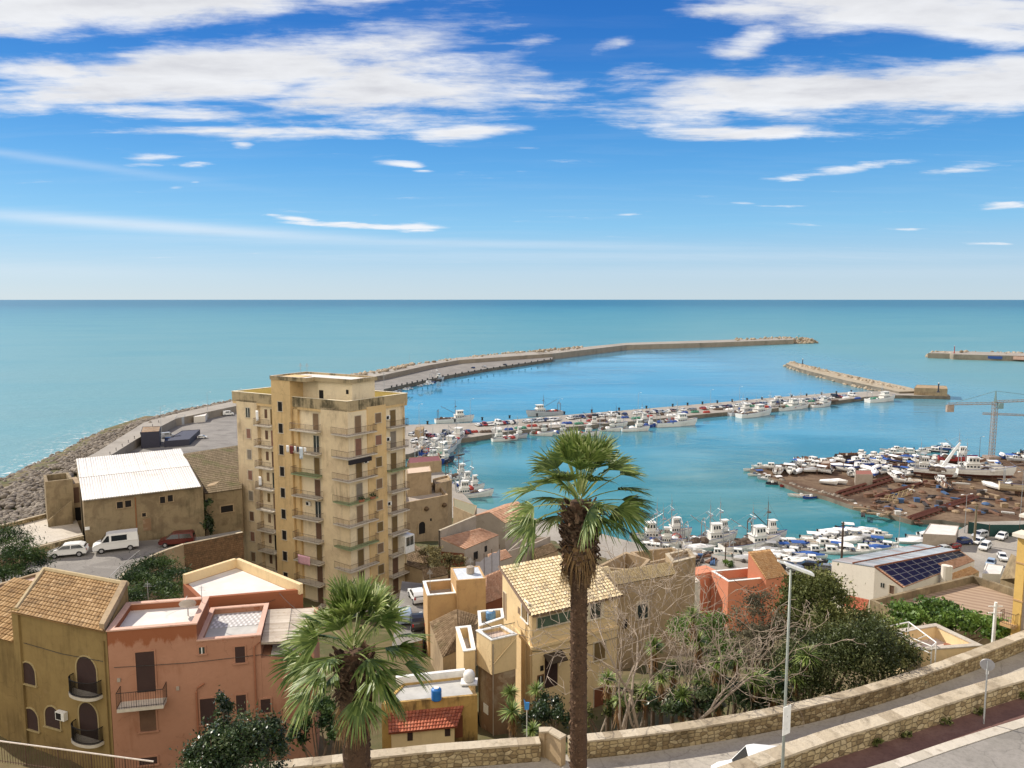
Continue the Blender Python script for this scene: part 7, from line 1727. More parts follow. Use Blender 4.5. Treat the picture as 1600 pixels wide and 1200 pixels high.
# single boats worth their own words
for (u0, v0, u1, v1, kind, hm, tm, L, lab) in ((1260, 777, 1238, 776, 'open', HW, CANW, 6.5, 'white open boat moored alone off the yard shore beside a blue punt'), (1276, 777, 1255, 780, 'open', HB, CANB, 5.5, 'bright blue punt beside the lone white boat off the yard shore'),
      (1350, 790, 1326, 795, 'cover', HD, CANW, 6.0, 'dark hulled boat with white cover off the middle of the yard shore'), (1380, 790, 1358, 793, 'cover', HD, CANW, 6.0, 'boat with pale tarp tied to the small jetty of the yard'), (1446, 811, 1424, 814, 'open', HT, CANW, 6.5, 'pale wooden boat at the near corner of the slipway'),
      (1290, 757, 1298, 758, 'cover', HW, CANW, 5.5, 'white wrapped boat left of the grey shed in the yard'), (1305, 756, 1313, 757, 'cover', HW, CANW, 5.5, 'second white wrapped boat close to the grey shed in the yard'), (1208, 757, 1203, 757, 'open', HD, CANW, 3.6, 'small dark dinghy floating left of the yard shore'), (1228, 760, 1222, 761, 'open', HR, CANW, 3.6, 'small reddish dinghy nearest the yard shore')):
    z = 1.3 if v0 < 760 and u0 > 1280 else 0
    p, rz, _ = between(u0, v0, u1, v1, z)
    o = motorboat(L, kind, hm, tm, kind != 'cover', lab); place(o, p + Vector((0, 0, .6 if z else 0)), rz)
# big boats on cradles
for (u0, v0, u1, v1, kw, L, lab) in ((1498, 748, 1578, 752, dict(net=NETK, fwd=False), 17, 'big white fishing boat propped on timber in the slipway yard'), (1436, 746, 1480, 750, dict(net=NETK, fwd=False), 12, 'white cabin fishing boat on a cradle in the middle of the slipway yard'), (1576, 772, 1640, 778, dict(net=NETK, hullm=HT, stripe=HT), 16, 'tan hulled boat on stands at the right edge of the slipway yard'), (1478, 727, 1510, 729, dict(net=NETK, hullm=HR), 12, 'red hulled fishing boat standing behind the white ones in the yard')):
    p, rz, l = between(u0, v0, u1, v1, 1.3); o = trawler(L, seed=int(u0), label=lab, **kw); place(o, p + Vector((0, 0, 2.0)), rz); o['group'] = 'fishing boats hauled out in the yard'; CR.append((p, rz, L))
CRT = plain('cradle_timber', (.13, .07, .045), .9)
TENS = ['', '', 'twenty', 'thirty', 'forty', 'fifty', 'sixty', 'seventy', 'eighty', 'ninety', 'hundred']
def ordw(i):
    if i < 40: return ORD[i]
    t_, u_ = divmod(i + 1, 10)
    return TENS[t_] + '-' + ORD[u_ - 1] if u_ else TENS[t_][:-1] + 'ieth'
for i, (p, rz, L) in enumerate(sorted(CR, key=lambda q: (q[0].x / q[0].y))):
    big_ = L > 9; hh = 2.0 if big_ else .5
    key = ('cradle', big_)
    if key not in PROTO:
        mb = MB()
        for x in (-.3, .2):
            mb.box((x * (L if big_ else 6), 0, 0), (.3, 3.4 if big_ else 1.7, .25), 0); [mb.path([(x * (L if big_ else 6), s_ * (1.5 if big_ else .8), .2), (x * (L if big_ else 6), s_ * (1.3 if big_ else .7), hh + .3)], .12 if big_ else .06, 5) for s_ in (1, -1)]
        mb.box((0, 0, .25), (L * .8 if big_ else 4, .3, hh - .15), 0)
        o = mb.build('boat_cradle', [CRT]); PROTO[key] = o
    else: o = PROTO[key].copy(); COL.objects.link(o)
    place(o, p, rz); tag(o, f'{"heavy" if big_ else "low"} timber boat cradle in the yard, {ordw(i)} from the left', 'cradle', 'timber cradles in the slipway yard')
# slipway rails and truss
RUST = plain('rusty_rail', (.15, .055, .035), .85, var=.3)
for u0, v0, u1, v1, lab in ((1308, 772, 1402, 744, 'rusty slipway rail beside the grey shed'), (1318, 775, 1412, 747, 'second rusty slipway rail beside the grey shed'), (1368, 778, 1448, 755, 'rusty slipway rail in the middle of the yard'), (1420, 811, 1520, 778, 'rusty slipway rail nearest the car park'), (1426, 813, 1528, 780, 'inner rusty slipway rail nearest the car park')):
    a, b = P(u0, v0, 1.3), P(u1, v1, 1.3); mb = MB(); mb.path([a + Vector((0, 0, .5)), b + Vector((0, 0, .7))], .5, 4); n = 14
    for k in range(n): q = a.lerp(b, (k + .5) / n); mb.box((q.x, q.y, 1.25), (.4, 2.6, .3), math.atan2(b.y - a.y, b.x - a.x))
    tag(mb.build('slipway_rail', [RUST], None, False, tuple(a)), lab, 'rail', 'slipway rails')
tr = thing('steel_truss', 'pale yellow lattice truss lying in the slipway yard', 'truss', tuple(P(1382, 786, 1.3))); a, b = P(1382, 786, 1.3), P(1426, 772, 1.3); mb = MB(); n = 12
for h_ in (.2, 2.0): mb.path([a + Vector((0, 0, h_)), b + Vector((0, 0, h_))], .12, 4)
for k in range(n): mb.path([a.lerp(b, k / n) + Vector((0, 0, .2 if k % 2 else 2.0)), a.lerp(b, (k + 1) / n) + Vector((0, 0, 2.0 if k % 2 else .2))], .08, 4)
mb.build('lattice', [plain('faded_yellow', (.42, .33, .17), .8)], tr)
fe = thing('green_fence', 'dark green screen fence between the car park and the slipway yard', 'fence', tuple(P(1510, 838, 2))); mb = MB(); a, b, c3 = P(1512, 838, 2), P(1552, 845, 2), P(1640, 832, 2)
L_ = [tuple(P(u, v, 2)[:2]) for u, v in ((1512, 833), (1545, 838), (1592, 838), (1640, 832))]
for i in range(3):
    q = [L_[i], L_[i + 1], (L_[i + 1][0] + .02, L_[i + 1][1] + .12), (L_[i][0] + .02, L_[i][1] + .12)]; mb.prism(q, 1.95, 5.0)
mb.build('screen', [plain('fence_green', (.015, .055, .05), .8)], fe); mb = MB(); [mb.path([(*L_[i], 1.95), (*L_[i], 5.2)], .07, 5) for i in range(4)]; mb.build('post', [IRON], fe)
gl = [(1250, 771), (1300, 779), (1340, 793)]
for i, (u, v) in enumerate(((1384, 801), (1425, 815), (1500, 821))):
    a = P(u, v, 0); mb = MB(); mb.box((a.x, a.y, .7), (9, 2.0, .25), .5 + i); [mb.path([(a.x + dx_, a.y + dy_, -1), (a.x + dx_, a.y + dy_, .8)], .12, 5) for dx_, dy_ in ((-2, -1), (2, 1), (0, .5))]
    tag(mb.build('wooden_jetty', [CRT], None, False, tuple(a)), f'small dark wooden jetty at the yard shore, {ORD[i]} from the left', 'jetty', 'wooden jetties of the yard')
# debris of the yard and the near quay
for i in range(34):
    t_ = i / 33; u, v = 740 + 600 * t_, 676 - 53.5 * t_ + 4 * math.sin(i * 2.3) * .4; p = P(u, v, 2.0); m_ = (NETR, NETB, NETK, NETG, CANW)[(i * 7) % 5]; mb = MB(); s_ = .9 + .5 * ((i * 37) % 10) / 10
    for dx_, dy_ in ((0, 0), (1.3, .4), (-1.1, -.3)): mb.lathe([(s_, 0), (s_ * 1.1, .4), (s_ * .7, .9 + .2 * dy_), (.05, 1.2)], (p.x + dx_ * s_, p.y + dy_, p.z), 8)
    tag(mb.build('net_heap', [m_], None, False, tuple(p)), f'{("red", "blue", "brown", "green", "white")[(i * 7) % 5]} net heap on the inner pier edge, {ORD[i]} heap from the left', 'net heap', 'net heaps on the inner pier')
JUNK = [plain('junk_%d' % i, c, .8) for i, c in enumerate(((.16, .085, .05), (.50, .48, .44), (.05, .04, .035), (.05, .10, .20), (.28, .20, .12)))]
rg = random.Random(77); ji = 0; JL = []
for (u0, u1, v0, v1, n, z, wh_) in ((1340, 1590, 750, 806, 120, 1.3, 'in the brown slipway yard'), (1010, 1210, 868, 886, 22, 1.95, 'on the town quay by the trawlers'), (655, 720, 690, 720, 14, 2.0, 'on the left quay'), (880, 1330, 626, 664, 0, 2.0, '')):
    for k in range(n):
        u, v = rg.uniform(u0, u1), rg.uniform(v0, v1); p = P(u, v, z); s_ = rg.uniform(.5, 1.5); mb = MB(); kd = rg.choice(('crate', 'timber stack', 'net heap'))
        if kd == 'crate':
            w_ = s_ * 1.2; mb.box(p, (w_, s_, s_ * .8), rg.random() * 3); mb.box(p + Vector((0, 0, s_ * .8)), (w_ * 1.06, s_ * 1.06, .08), rg.random() * .01)
        elif kd == 'timber stack':
            a_ = rg.random() * 3
            for i in range(6): mb.box(p + Vector((math.sin(a_) * (i % 3 - 1) * .35, -math.cos(a_) * (i % 3 - 1) * .35, (i // 3) * .22)), (3.5 * s_ + 1, .3, .2), a_ + rg.uniform(-.05, .05))
        else: mb.lathe([(s_ * .9, 0), (s_, .25), (s_ * .7, .6), (.05, .8)], p, 8)
        m_ = JUNK[rg.choice((0, 0, 0, 1, 2, 2, 3, 4, 4))]; c_ = ('rust brown', 'whitish', 'blackish', 'blue', 'tan')[JUNK.index(m_)]; ji += 1
        JL.append((wh_, p.x / p.y, c_, kd, mb.build(kd.replace(' ', '_'), [m_], None, False, tuple(p))))

jc = {}
for wh_, _, c_, kd, o in sorted(JL, key=lambda q: (q[0], q[1])):
    k = (wh_, c_, kd); jc[k] = jc.get(k, 0) + 1; tag(o, f'{ORD[jc[k] - 1]} {c_} {kd} from the left, lying {wh_}', kd, 'scattered gear ' + wh_)
# ============================================================ VEHICLES, LAMPS, CRANE, SMALL THINGS
def car_paint(n, c): return plain('car_' + n, c, .3, 0, .04, 1, .6)
PAINT = {'white': car_paint('white', (.74, .74, .72)), 'silver': car_paint('silver', (.45, .46, .47)), 'grey': car_paint('grey', (.20, .21, .22)), 'black': car_paint('black', (.018, .018, .02)), 'dark blue': car_paint('blue', (.02, .035, .12)), 'red': car_paint('red', (.28, .03, .03)), 'pale blue': car_paint('pblue', (.30, .38, .48)), 'dark red': car_paint('dred', (.10, .016, .014))}
CARGL = plain('car_glass', (.02, .025, .03), .08, spec=.8); TYRE = plain('tyre', (.015, .015, .015), .8); HUB = plain('hub', (.45, .45, .46), .4, .6); LAMP = plain('headlamp', (.75, .76, .74), .2); REDL = plain('tail_lamp', (.30, .02, .02), .3)
def car_mesh(kind):
    """returns separate mesh builders: body, glass, wheels, lamps (forward +x, on the ground)"""
    if kind == 'van':
        L, W_, low = 5.4, 2.0, [(-2.7, .45), (2.55, .45), (2.7, .6), (2.68, .95), (2.35, 1.2), (1.7, 1.4), (-2.7, 1.4)]
        gh = [(-2.68, 1.4), (1.75, 1.4), (1.05, 2.35), (.7, 2.45), (-2.6, 2.45)]
    elif kind == 'mpv':
        L, W_, low = 4.4, 1.8, [(-2.2, .4), (2.1, .4), (2.2, .55), (2.15, .85), (1.5, 1.05), (-2.2, 1.1)]
        gh = [(-2.16, 1.08), (1.4, 1.05), (.55, 1.72), (.2, 1.8), (-1.9, 1.8), (-2.1, 1.6)]
    elif kind == 'suv':
        L, W_, low = 4.5, 1.85, [(-2.2, .4), (2.15, .4), (2.25, .6), (2.2, .9), (1.15, 1.12), (-2.15, 1.12), (-2.25, .8)]
        gh = [(-2.1, 1.1), (1.2, 1.1), (.45, 1.6), (-.2, 1.68), (-1.4, 1.66), (-1.9, 1.45)]
    else:
        L, W_, low = 4.0, 1.7, [(-1.95, .35), (1.95, .35), (2.02, .5), (1.95, .75), (1.05, .92), (-1.9, .95), (-2.0, .7)]
        gh = [(-1.85, .93), (1.1, .92), (.35, 1.42), (-.3, 1.48), (-1.2, 1.44), (-1.65, 1.2)]
    b = MB(); hw = W_ / 2
    lay = [(-hw * .93, .96), (-hw, 1.0), (-hw * .98, 1.0), (hw * .98, 1.0), (hw, 1.0), (hw * .93, .96)]
    def ring(pr, y_, s_): return [(x * s_, y_, z if z < .5 else z - (1 - s_) * .6) for x, z in pr]
    b.loft([ring(low, y_, s_) for y_, s_ in lay], 0)
    xm = sum(q[0] for q in gh) / len(gh); zt = max(q[1] for q in gh); zb_ = gh[0][1]
    def gring(y_, k=1.0): return [(xm + (x - xm) * k, y_ * (1 - .18 * (z - zb_) / (zt - zb_)), z) for x, z in gh]
    b.loft([gring(-hw * .94), gring(-hw * .90), gring(hw * .90), gring(hw * .94)], 0)
    g = MB()
    def side(pts, sg):
        q = [(x, sg * (hw * .94 * (1 - .18 * (z - zb_) / (zt - zb_)) + .012), z) for x, z in pts]; g.face(q if sg < 0 else q[::-1])
    zl, zh = zb_ + .04, zt - .14
    def xf(z, i, j): (xa, za), (xb, zb2) = gh[i], gh[j]; return xa + (xb - xa) * (z - za) / (zb2 - za)
    fx0, fx1 = xf(zl, 1, 2) - .1, xf(zh, 1, 2) - .1 if zh <= gh[2][1] else gh[2][0] - .1
    rx0, rx1 = gh[0][0] + .18, (gh[-1][0] if kind not in ('van',) else gh[0][0]) + .28
    for sg in (1, -1):
        if kind == 'van':
            side([(fx0 - .9, zl), (fx0 - .05, zl), (fx1 - .02, zh - .1), (fx0 - .9, zh - .1)], sg); side([(-1.35, zl + .05), (fx0 - 1.15, zl + .05), (fx0 - 1.15, zh - .12), (-1.35, zh - .12)], sg)
        else:
            xmid = (fx0 + rx0) / 2
            side([(xmid + .05, zl), (fx0, zl), (fx1, zh), (xmid + .05, zh)], sg); side([(rx0, zl), (xmid - .05, zl), (xmid - .05, zh), (rx1 + .12, zh)], sg)
    (x1, z1), (x2, z2) = gh[1], gh[2]; n_ = .015
    yw = lambda z: hw * .84 * (1 - .18 * (z - zb_) / (zt - zb_))
    def on(t): return (x1 + (x2 - x1) * t + n_, z1 + (z2 - z1) * t + n_)
    (xa, za), (xb, zb3) = on(.08), on(.95); g.face([(xa, -yw(za), za), (xa, yw(za), za), (xb, yw(zb3), zb3), (xb, -yw(zb3), zb3)])
    x5, z5 = gh[-1]; x0, z0 = gh[0]
    g.face([(x0 - .012 + (x5 - x0) * .25, yw(z0), z0 + (z5 - z0) * .25), (x0 - .012 + (x5 - x0) * .25, -yw(z0), z0 + (z5 - z0) * .25), (x5 - .02, -yw(z5) * .95, z5 - .04), (x5 - .02, yw(z5) * .95, z5 - .04)])
    wr = .33 if kind in ('hatch', 'mpv') else .37; wx = L * .31
    wheels = []
    for x in (wx, -wx):
        for sg in (1, -1):
            w_ = MB(); w_.lathe([(wr * .6, -.1), (wr, -.09), (wr, .09), (wr * .6, .1)], (x, sg * (hw - .08), wr), 16, 0, 'y'); w_.lathe([(wr * .58, .0), (wr * .58, .115), (.05, .12)] if sg > 0 else [(.05, -.12), (wr * .58, -.115), (wr * .58, 0)], (x, sg * (hw - .08), wr), 12, 1, 'y'); wheels.append(w_)
    hl = []
    for sg in (1, -1):
        h_ = MB(); x = L / 2 - .1; h_.box((x - .06, sg * hw * .72, .68 if kind != 'van' else .85), (.22, .36, .16)); hl.append(h_)
    tl_ = MB(); [tl_.box((-L / 2 + .06, sg * hw * .8, .75), (.12, .2, .3)) for sg in (1, -1)]
    return b, g, wheels, hl, tl_
def near_car(kind, colour, label, p, rz, group=None, name='parked_car', cat='car'):
    b, g, wh_, hl, tl_ = car_mesh(kind); root = thing(name, label, cat, (0, 0, 0), 0, group)
    b.build('body', [PAINT[colour]], root); g.build('window', [CARGL], root)
    for w_ in wh_: w_.build('wheel', [TYRE, HUB], root)
    for h_ in hl: h_.build('headlight', [LAMP], root)
    tl_.build('tail_light', [REDL], root)
    return place(root, p, rz)
FARCAR = {}
def far_car(kind, colour, p, rz, label, group):
    k = (kind, colour)
    if k not in FARCAR:
        b, g, wh_, hl, tl_ = car_mesh(kind); m = MB()
        for src, mi in ((b, 0), (g, 1), (hl[0], 3), (hl[1], 3)) + tuple((w_, 2) for w_ in wh_):
            o = len(m.v); m.v += src.v; m.f += [tuple(o + i for i in f) for f in src.f]; m.m += [mi] * len(src.f); m.r += src.r
        ob = m.build('parked_car', [PAINT[colour], CARGL, TYRE, LAMP]); FARCAR[k] = ob
    else: ob = FARCAR[k].copy(); COL.objects.link(ob)
    place(ob, p, rz); return tag(ob, label, 'car', group)
z = 29.2
a, rz, _ = between(134, 866, 80, 871, z); near_car('suv', 'white', 'white estate car parked nose left below the stone retaining wall', a, rz)
a, rz, _ = between(210, 856, 153, 863, z); near_car('van', 'white', 'white panel van parked against the old warehouse', a, rz, None, 'parked_van', 'van')
a, rz, _ = between(298, 850, 256, 853, z); near_car('mpv', 'dark red', 'dark red car in the shade of the old warehouse', a, rz)
z = 2.0
CP_ = [(1539, 858, 'mpv', 'white', 3.9, 'white people carrier driving across the harbour car park, nearest to us'), (1529, 849, 'hatch', 'white', 3.7, 'white car parked just behind the people carrier'), (1531, 840, 'mpv', 'silver', 3.6, 'pale car half hidden behind the white car in the car park'), (1565, 842, 'suv', 'white', 3.9, 'white car with dark roof by the green fence'), (1581, 835, 'suv', 'black', 3.6, 'dark car at the end of the green fence'),
       (1503, 850, 'suv', 'dark blue', 3.3, 'dark blue car parked nearest the harbour office'), (1488, 857, 'hatch', 'red', 3.5, 'dark red car in front of the harbour office'), (1566, 874, 'hatch', 'white', 4.3, 'white car beside the brown stone building'), (1548, 883, 'hatch', 'pale blue', 4.0, 'pale blue car behind the small white hut'), (1473, 861, 'hatch', 'silver', 3.4, 'silver car mostly hidden by the solar roof'),
       (1228, 888, 'hatch', 'black', 2.7, 'black car parked left of the salmon house roof on the quay road'), (1243, 893, 'hatch', 'grey', 2.7, 'grey car under the street lamp head on the quay road'), (1261, 888, 'suv', 'black', 2.8, 'dark car in the quay road row, left of the grey one'), (1286, 891, 'hatch', 'grey', 2.8, 'grey car in the middle of the quay road row'), (1308, 891, 'hatch', 'white', 2.8, 'white car at the gable of the solar roofed house')]
for u, v, k, c, rz, lab in CP_: near_car(k, c, lab, P(u, v, z + .02), rz, 'cars in the harbour car park')
for u, v, k, c, rz, lab in ((652, 937, 'hatch', 'white', 1.9, 'white car in the side street behind the shaggy palm'), (652, 978, 'hatch', 'black', 1.8, 'black car in the side street nearest to us'), (632, 968, 'hatch', 'pale blue', 1.8, 'pale blue car in the side street behind palm fronds')): near_car(k, c, lab, P(u, v, 24.55), rz)
v_ = near_car('van', 'white', 'white van driving between the two stone walls on the lower road', PY(1190, 1190, 35.6), 0, None, 'road_van', 'van'); v_.location = (12.4, 34.6, LOWZ + .02); v_.rotation_euler = (0, 0, 2.98)
tag(v_, 'white van driving between the two stone walls on the lower road', 'van')
# rows of cars on the piers
def car_row(A, B, n, z, where, group, seed, jit=.6, turn=1.57, skip=.1):
    rg = random.Random(seed); a, b = P(*A, z), P(*B, z); th_ = math.atan2(b.y - a.y, b.x - a.x); cnt = {}
    for i in range(n):
        if rg.random() < skip: continue
        t = (i + .5) / n; p = a.lerp(b, t) + Vector((rg.uniform(-jit, jit), rg.uniform(-jit, jit), .02)); c = rg.choices(list(PAINT), (9, 4, 4, 3, 3, 1.0, 1, .3))[0]; k = rg.choices(('hatch', 'suv', 'mpv', 'van'), (6, 3, 2, .8))[0]
        kw = {'hatch': 'small car', 'suv': 'tall car', 'mpv': 'boxy car', 'van': 'van'}[k]; key = c + ' ' + kw; cnt[key] = cnt.get(key, 0) + 1
        far_car(k, c, p, th_ + turn + rg.uniform(-.12, .12) + (math.pi if rg.random() < .5 else 0), f'{ORD[cnt[key] - 1]} {key} from the left, {where}', group)
car_row((742, 666), (885, 656), 26, 2, 'near the root of the inner pier', 'cars on the inner pier root', 1)
car_row((885, 655), (1125, 638), 46, 2, 'in the middle row of the inner pier', 'cars on the inner pier', 2, skip=.25)
car_row((1125, 637.5), (1300, 624), 32, 2, 'in the outer row of the inner pier', 'cars on the outer pier', 3, skip=.15)
car_row((1210, 632), (1340, 618), 22, 2, 'at the outer end of the inner pier', 'cars at the pier end', 4, skip=.3)
car_row((668, 684), (735, 677), 12, 2, 'behind the stone store on the pier root', 'cars behind the stone store', 5, skip=.05)
car_row((640, 692), (700, 690), 9, 2, 'beside the left quay', 'cars beside the left quay', 6, skip=.1)
car_row((640, 682), (665, 677), 4, 2, 'just right of the tall block', 'cars right of the tall block', 12, skip=0)
car_row((592, 623), (624, 613), 9, 2.5, 'along the mole wall, near part', 'cars along the mole wall near part', 7, skip=0)
car_row((627, 612), (697, 594), 14, 2.5, 'along the mole wall, middle part', 'cars along the mole wall middle part', 8, skip=.25)
car_row((735, 576), (800, 570), 8, 2.5, 'along the mole wall, far part', 'cars along the mole wall far part', 9, skip=.3)
for u, v, k, c, rz, lab in ((316, 685, 'hatch', 'white', .3, 'white car beside the dark enclosure in the port yard'), (357, 649, 'van', 'white', .4, 'white van at the far end of the port yard wall'), (554, 604, 'hatch', 'white', .4, 'white car on the mole quay right behind the tall block'), (269, 692, 'van', 'dark blue', .2, 'dark blue truck inside the dark enclosure'), (280, 690, 'van', 'dark blue', .5, 'second dark blue truck beside the first in the enclosure'), (262, 684, 'van', 'silver', .6, 'silver van behind the navy container office'), (1217, 625, 'van', 'white', .1, 'white van standing alone on the far edge of the inner pier')):
    far_car(k, c, P(u, v, 2.55), rz, lab, None) if 0 else near_car(k, c, lab, P(u, v, 2.53 if u < 900 else 2.02), rz)
# bollards and people-sized posts on the quays
BOL = None
def posts(pts, z, h, r, name, lab, cat, group, mat=None, cap=True):
    proto = None
    for i, (u, v) in enumerate(pts):
        p = P(u, v, z)
        if proto is None:
            mb = MB(); mb.lathe([(r, 0), (r * .8, h * .6), (r * 1.25, h * .8), (r * 1.25, h), (.02, h * 1.05)], (0, 0, 0), 8); proto = mb.build(name, [mat or BLK]); o = proto
        else: o = proto.copy(); COL.objects.link(o)
        place(o, p); tag(o, f'{lab}, {ORD[i]} from the left', cat, group)
lerp2 = lambda A, B, n: [(A[0] + (B[0] - A[0]) * i / (n - 1), A[1] + (B[1] - A[1]) * i / (n - 1)) for i in range(n)]
posts(lerp2((612, 606), (700, 587.5), 12) + lerp2((712, 585.5), (860, 562), 16), 2.5, 1.5, .5, 'bollard', 'dark bollard on the quay edge of the outer mole', 'bollard', 'bollards on the outer mole quay')
posts(lerp2((668, 663), (1010, 638.5), 9) + lerp2((1051, 635.5), (1330, 613.5), 13), 2.0, 1.6, .5, 'bollard', 'dark bollard on the far edge of the inner pier', 'bollard', 'bollards on the far edge of the inner pier')
posts([(172 + i * 9.5, 710 - i * 6.2 + .12 * i * i * .0) for i in range(9)], 6.0, 1.0, .12, 'railing_post', 'thin post along the promenade edge', 'post', 'posts along the promenade', IRONB)
# light poles
def lamp_post(label, p, h, double=False, arm=1.4, rz=0, group=None, mat=None):
    root = thing('street_lamp', label, 'street lamp', (0, 0, 0), 0, group); mb = MB(); mb.lathe([(.14, 0), (.13, .8), (.08, 1.0)], (0, 0, 0), 8); mb.path([(0, 0, .9), (0, 0, h)], [.08, .05], 8); mb.build('pole', [mat or ALU], root)
    for s_ in ((1, -1) if double else (1,)):
        mb = MB(); mb.path([(0, 0, h - .1), (s_ * arm * .5, 0, h + .12), (s_ * arm, 0, h + .12)], .035, 6); a_ = mb.build('arm', [mat or ALU], root)
        mb = MB(); mb.box((s_ * (arm + .2), 0, h + .05), (.75, .26, .12)); mb.build('lamp_head', [WHITEP], a_)
    return place(root, p, rz)
for i, (u, v, z, h, lab) in enumerate(((1155, 635, 2, 11, 'tall lamp pole standing on the middle of the inner pier'), (997, 643, 2, 10, 'lamp pole on the inner pier above the palm crown'), (1110, 634, 2, 9, 'lamp pole on the far edge of the inner pier'), (735, 662, 2, 12, 'tall lamp pole near the root of the inner pier'), (655, 664, 2, 10, 'lamp pole right beside the tall block'), (874, 651, 2, 9, 'lamp pole left of the palm crown on the pier'), (253, 690, 6, 14, 'tall lamp pole beside the navy container office'), (325, 652, 6, 12, 'lamp pole on the promenade above the white cabin'), (373, 634, 6, 9, 'lamp pole on the promenade touching the tall block'), (800, 553, 6, 8, 'lamp pole far out on the mole'), (640, 569, 6, 9, 'lamp pole on the mole above the parked cars'), (700, 560, 6, 9, 'lamp pole on the middle of the mole'), (1507, 832, 2, 10, 'white lamp pole beside the green fence'), (1403, 868, 2, 10, 'white lamp pole at the near basin quay'), (1145, 884, 2, 9, 'pale pole beside the round bush on the quay'), (1593, 824, 2, 15, 'white lamp pole at the right edge of the car park'), (1530, 715, 1.3, 8, 'dark lamp pole left of the crane tower'))):
    lamp_post(lab, P(u, v, z), h, i in (12, 15), 1.3, .3, 'lamp poles around the harbour', IRON if i == 16 else None)
# beacons at mole heads
for u, v, z, h, c, lab in ((1248, 530, 7.5, 7, HG, 'green harbour beacon on the head of the long mole'), (1491, 552, 6, 8, HR, 'red harbour beacon on the right hand mole'), (1254, 569, 3.5, 5, HD, 'small dark beacon at the tip of the rock jetty'), (1466, 613, 6.6, 6, HD, 'slim beacon mast on the block at the inner pier head')):
    root = thing('harbour_beacon', lab, 'beacon', (0, 0, 0)); mb = MB(); mb.lathe([(.9, 0), (.8, .6), (.4, .8), (.35, h - 1), (.7, h - 1), (.7, h - .8), (.02, h - .8)], (0, 0, 0), 10); mb.build('column', [c], root); mb = MB(); mb.lathe([(.3, h - .8), (.35, h - .2), (.02, h)], (0, 0, 0), 8); mb.build('lantern', [WHITEP], root); place(root, P(u, v, z))
mb = MB(); p0 = P2(1455, 618, 2); 
# right mole sheds and vehicles
c = col2((1538, 560, 2), (1566, 561, 2), (1566, 559.5, 2), (1538, 558.5, 2)); g_ = bld('blue_shed', 'low blue shed on the right hand mole', c[0], 2, 'shed'); block(g_, c, 1.9, 4.6, plain('shed_blue', (.04, .09, .28), .7), CANB, .1, .2)
c = col2((1583, 561.5, 2), (1640, 564, 2), (1640, 562, 2), (1583, 559.5, 2)); g_ = bld('long_store', 'low pale store on the right hand mole beside the blue shed', c[0], 2, 'shed'); block(g_, c, 1.9, 5, M_PNKL, M_DRED, .1, .2)
# ---- tower crane
cp = P(1549, 716, 1.3); Hc = (716 - 652) / FPX * cp.y * 1.02
cr = thing('tower_crane', 'tall lattice tower crane with long jib standing behind the slipway yard', 'crane', tuple(cp))
CRM = plain('crane_steel', (.34, .27, .22), .7, .2, .25, .5); CRG = plain('crane_grey_green', (.20, .30, .30), .6, .2)
def lattice(mb, a, b, w_, n, r, tri=False):
    a, b = Vector(a), Vector(b); d = (b - a).normalized(); s_ = d.cross(Vector((0, 0, 1)) if abs(d.z) < .9 else Vector((0, 1, 0))).normalized(); t_ = s_.cross(d)
    cs = [s_ * w_ + t_ * w_, -s_ * w_ + t_ * w_, -s_ * w_ - t_ * w_, s_ * w_ - t_ * w_] if not tri else [t_ * w_ * 1.3, s_ * w_ - t_ * w_ * .6, -s_ * w_ - t_ * w_ * .6]
    for c_ in cs: mb.path([a + c_, b + c_], r, 4)
    k = len(cs)
    for i in range(n):
        p, q = a.lerp(b, i / n), a.lerp(b, (i + 1) / n)
        for j in range(k):
            mb.path([p + cs[j], q + cs[(j + 1) % k]], r * .6, 3, cap=False); mb.path([q + cs[j], q + cs[(j + 1) % k]], r * .6, 3, cap=False)
top = cp + Vector((0, 0, Hc + 6.0))
mb = MB(); lattice(mb, cp + Vector((0, 0, .8)), top, .72, 16, .11); mb.box(cp, (4.5, 4.5, .9)); mb.build('tower', [CRM], cr)
jl = PY(1481, 637, cp.y); jr = PY(1680, 625, cp.y); jz = top.z - .6
mb = MB(); lattice(mb, (cp.x, cp.y, jz), (jl.x, cp.y, jz - .3), .42, 10, .08, True); mb.box((jl.x + .8, cp.y, jz - 3.2), (2.6, 1.2, 2.6)); mb.build('counter_jib', [CRM], cr)
mb = MB(); lattice(mb, (cp.x, cp.y, jz + .6), (jr.x, cp.y, jz + 1.8), .42, 18, .08, True); mb.build('jib', [CRM], cr)
mb = MB(); ap_ = Vector((cp.x, cp.y, top.z + 4.2)); mb.path([top, ap_], [.6, .2], 4); mb.path([ap_, (jl.x + 3, cp.y, jz + .4)], .08, 4); mb.path([ap_, (jr.x * .7 + cp.x * .3, cp.y, jz + 2.2)], .08, 4); mb.box((cp.x + 1.4, cp.y - .9, top.z - 2.4), (1.6, 1.6, 2.1)); mb.build('cab_head', [CRG], cr)
p2 = P(1640, 700, 1.3); cr2 = thing('distant_jib', 'thin jib of a second smaller crane reaching in from the right edge', 'crane', tuple(p2)); mb = MB(); lattice(mb, PY(1535, 646.5, p2.y), PY(1640, 650.5, p2.y), .35, 16, .1, True); mb.build('jib', [CRM], cr2); mb = MB(); lattice(mb, p2, (p2.x, p2.y, PY(1640, 648, p2.y).z), .8, 10, .12); mb.build('tower', [CRM], cr2)
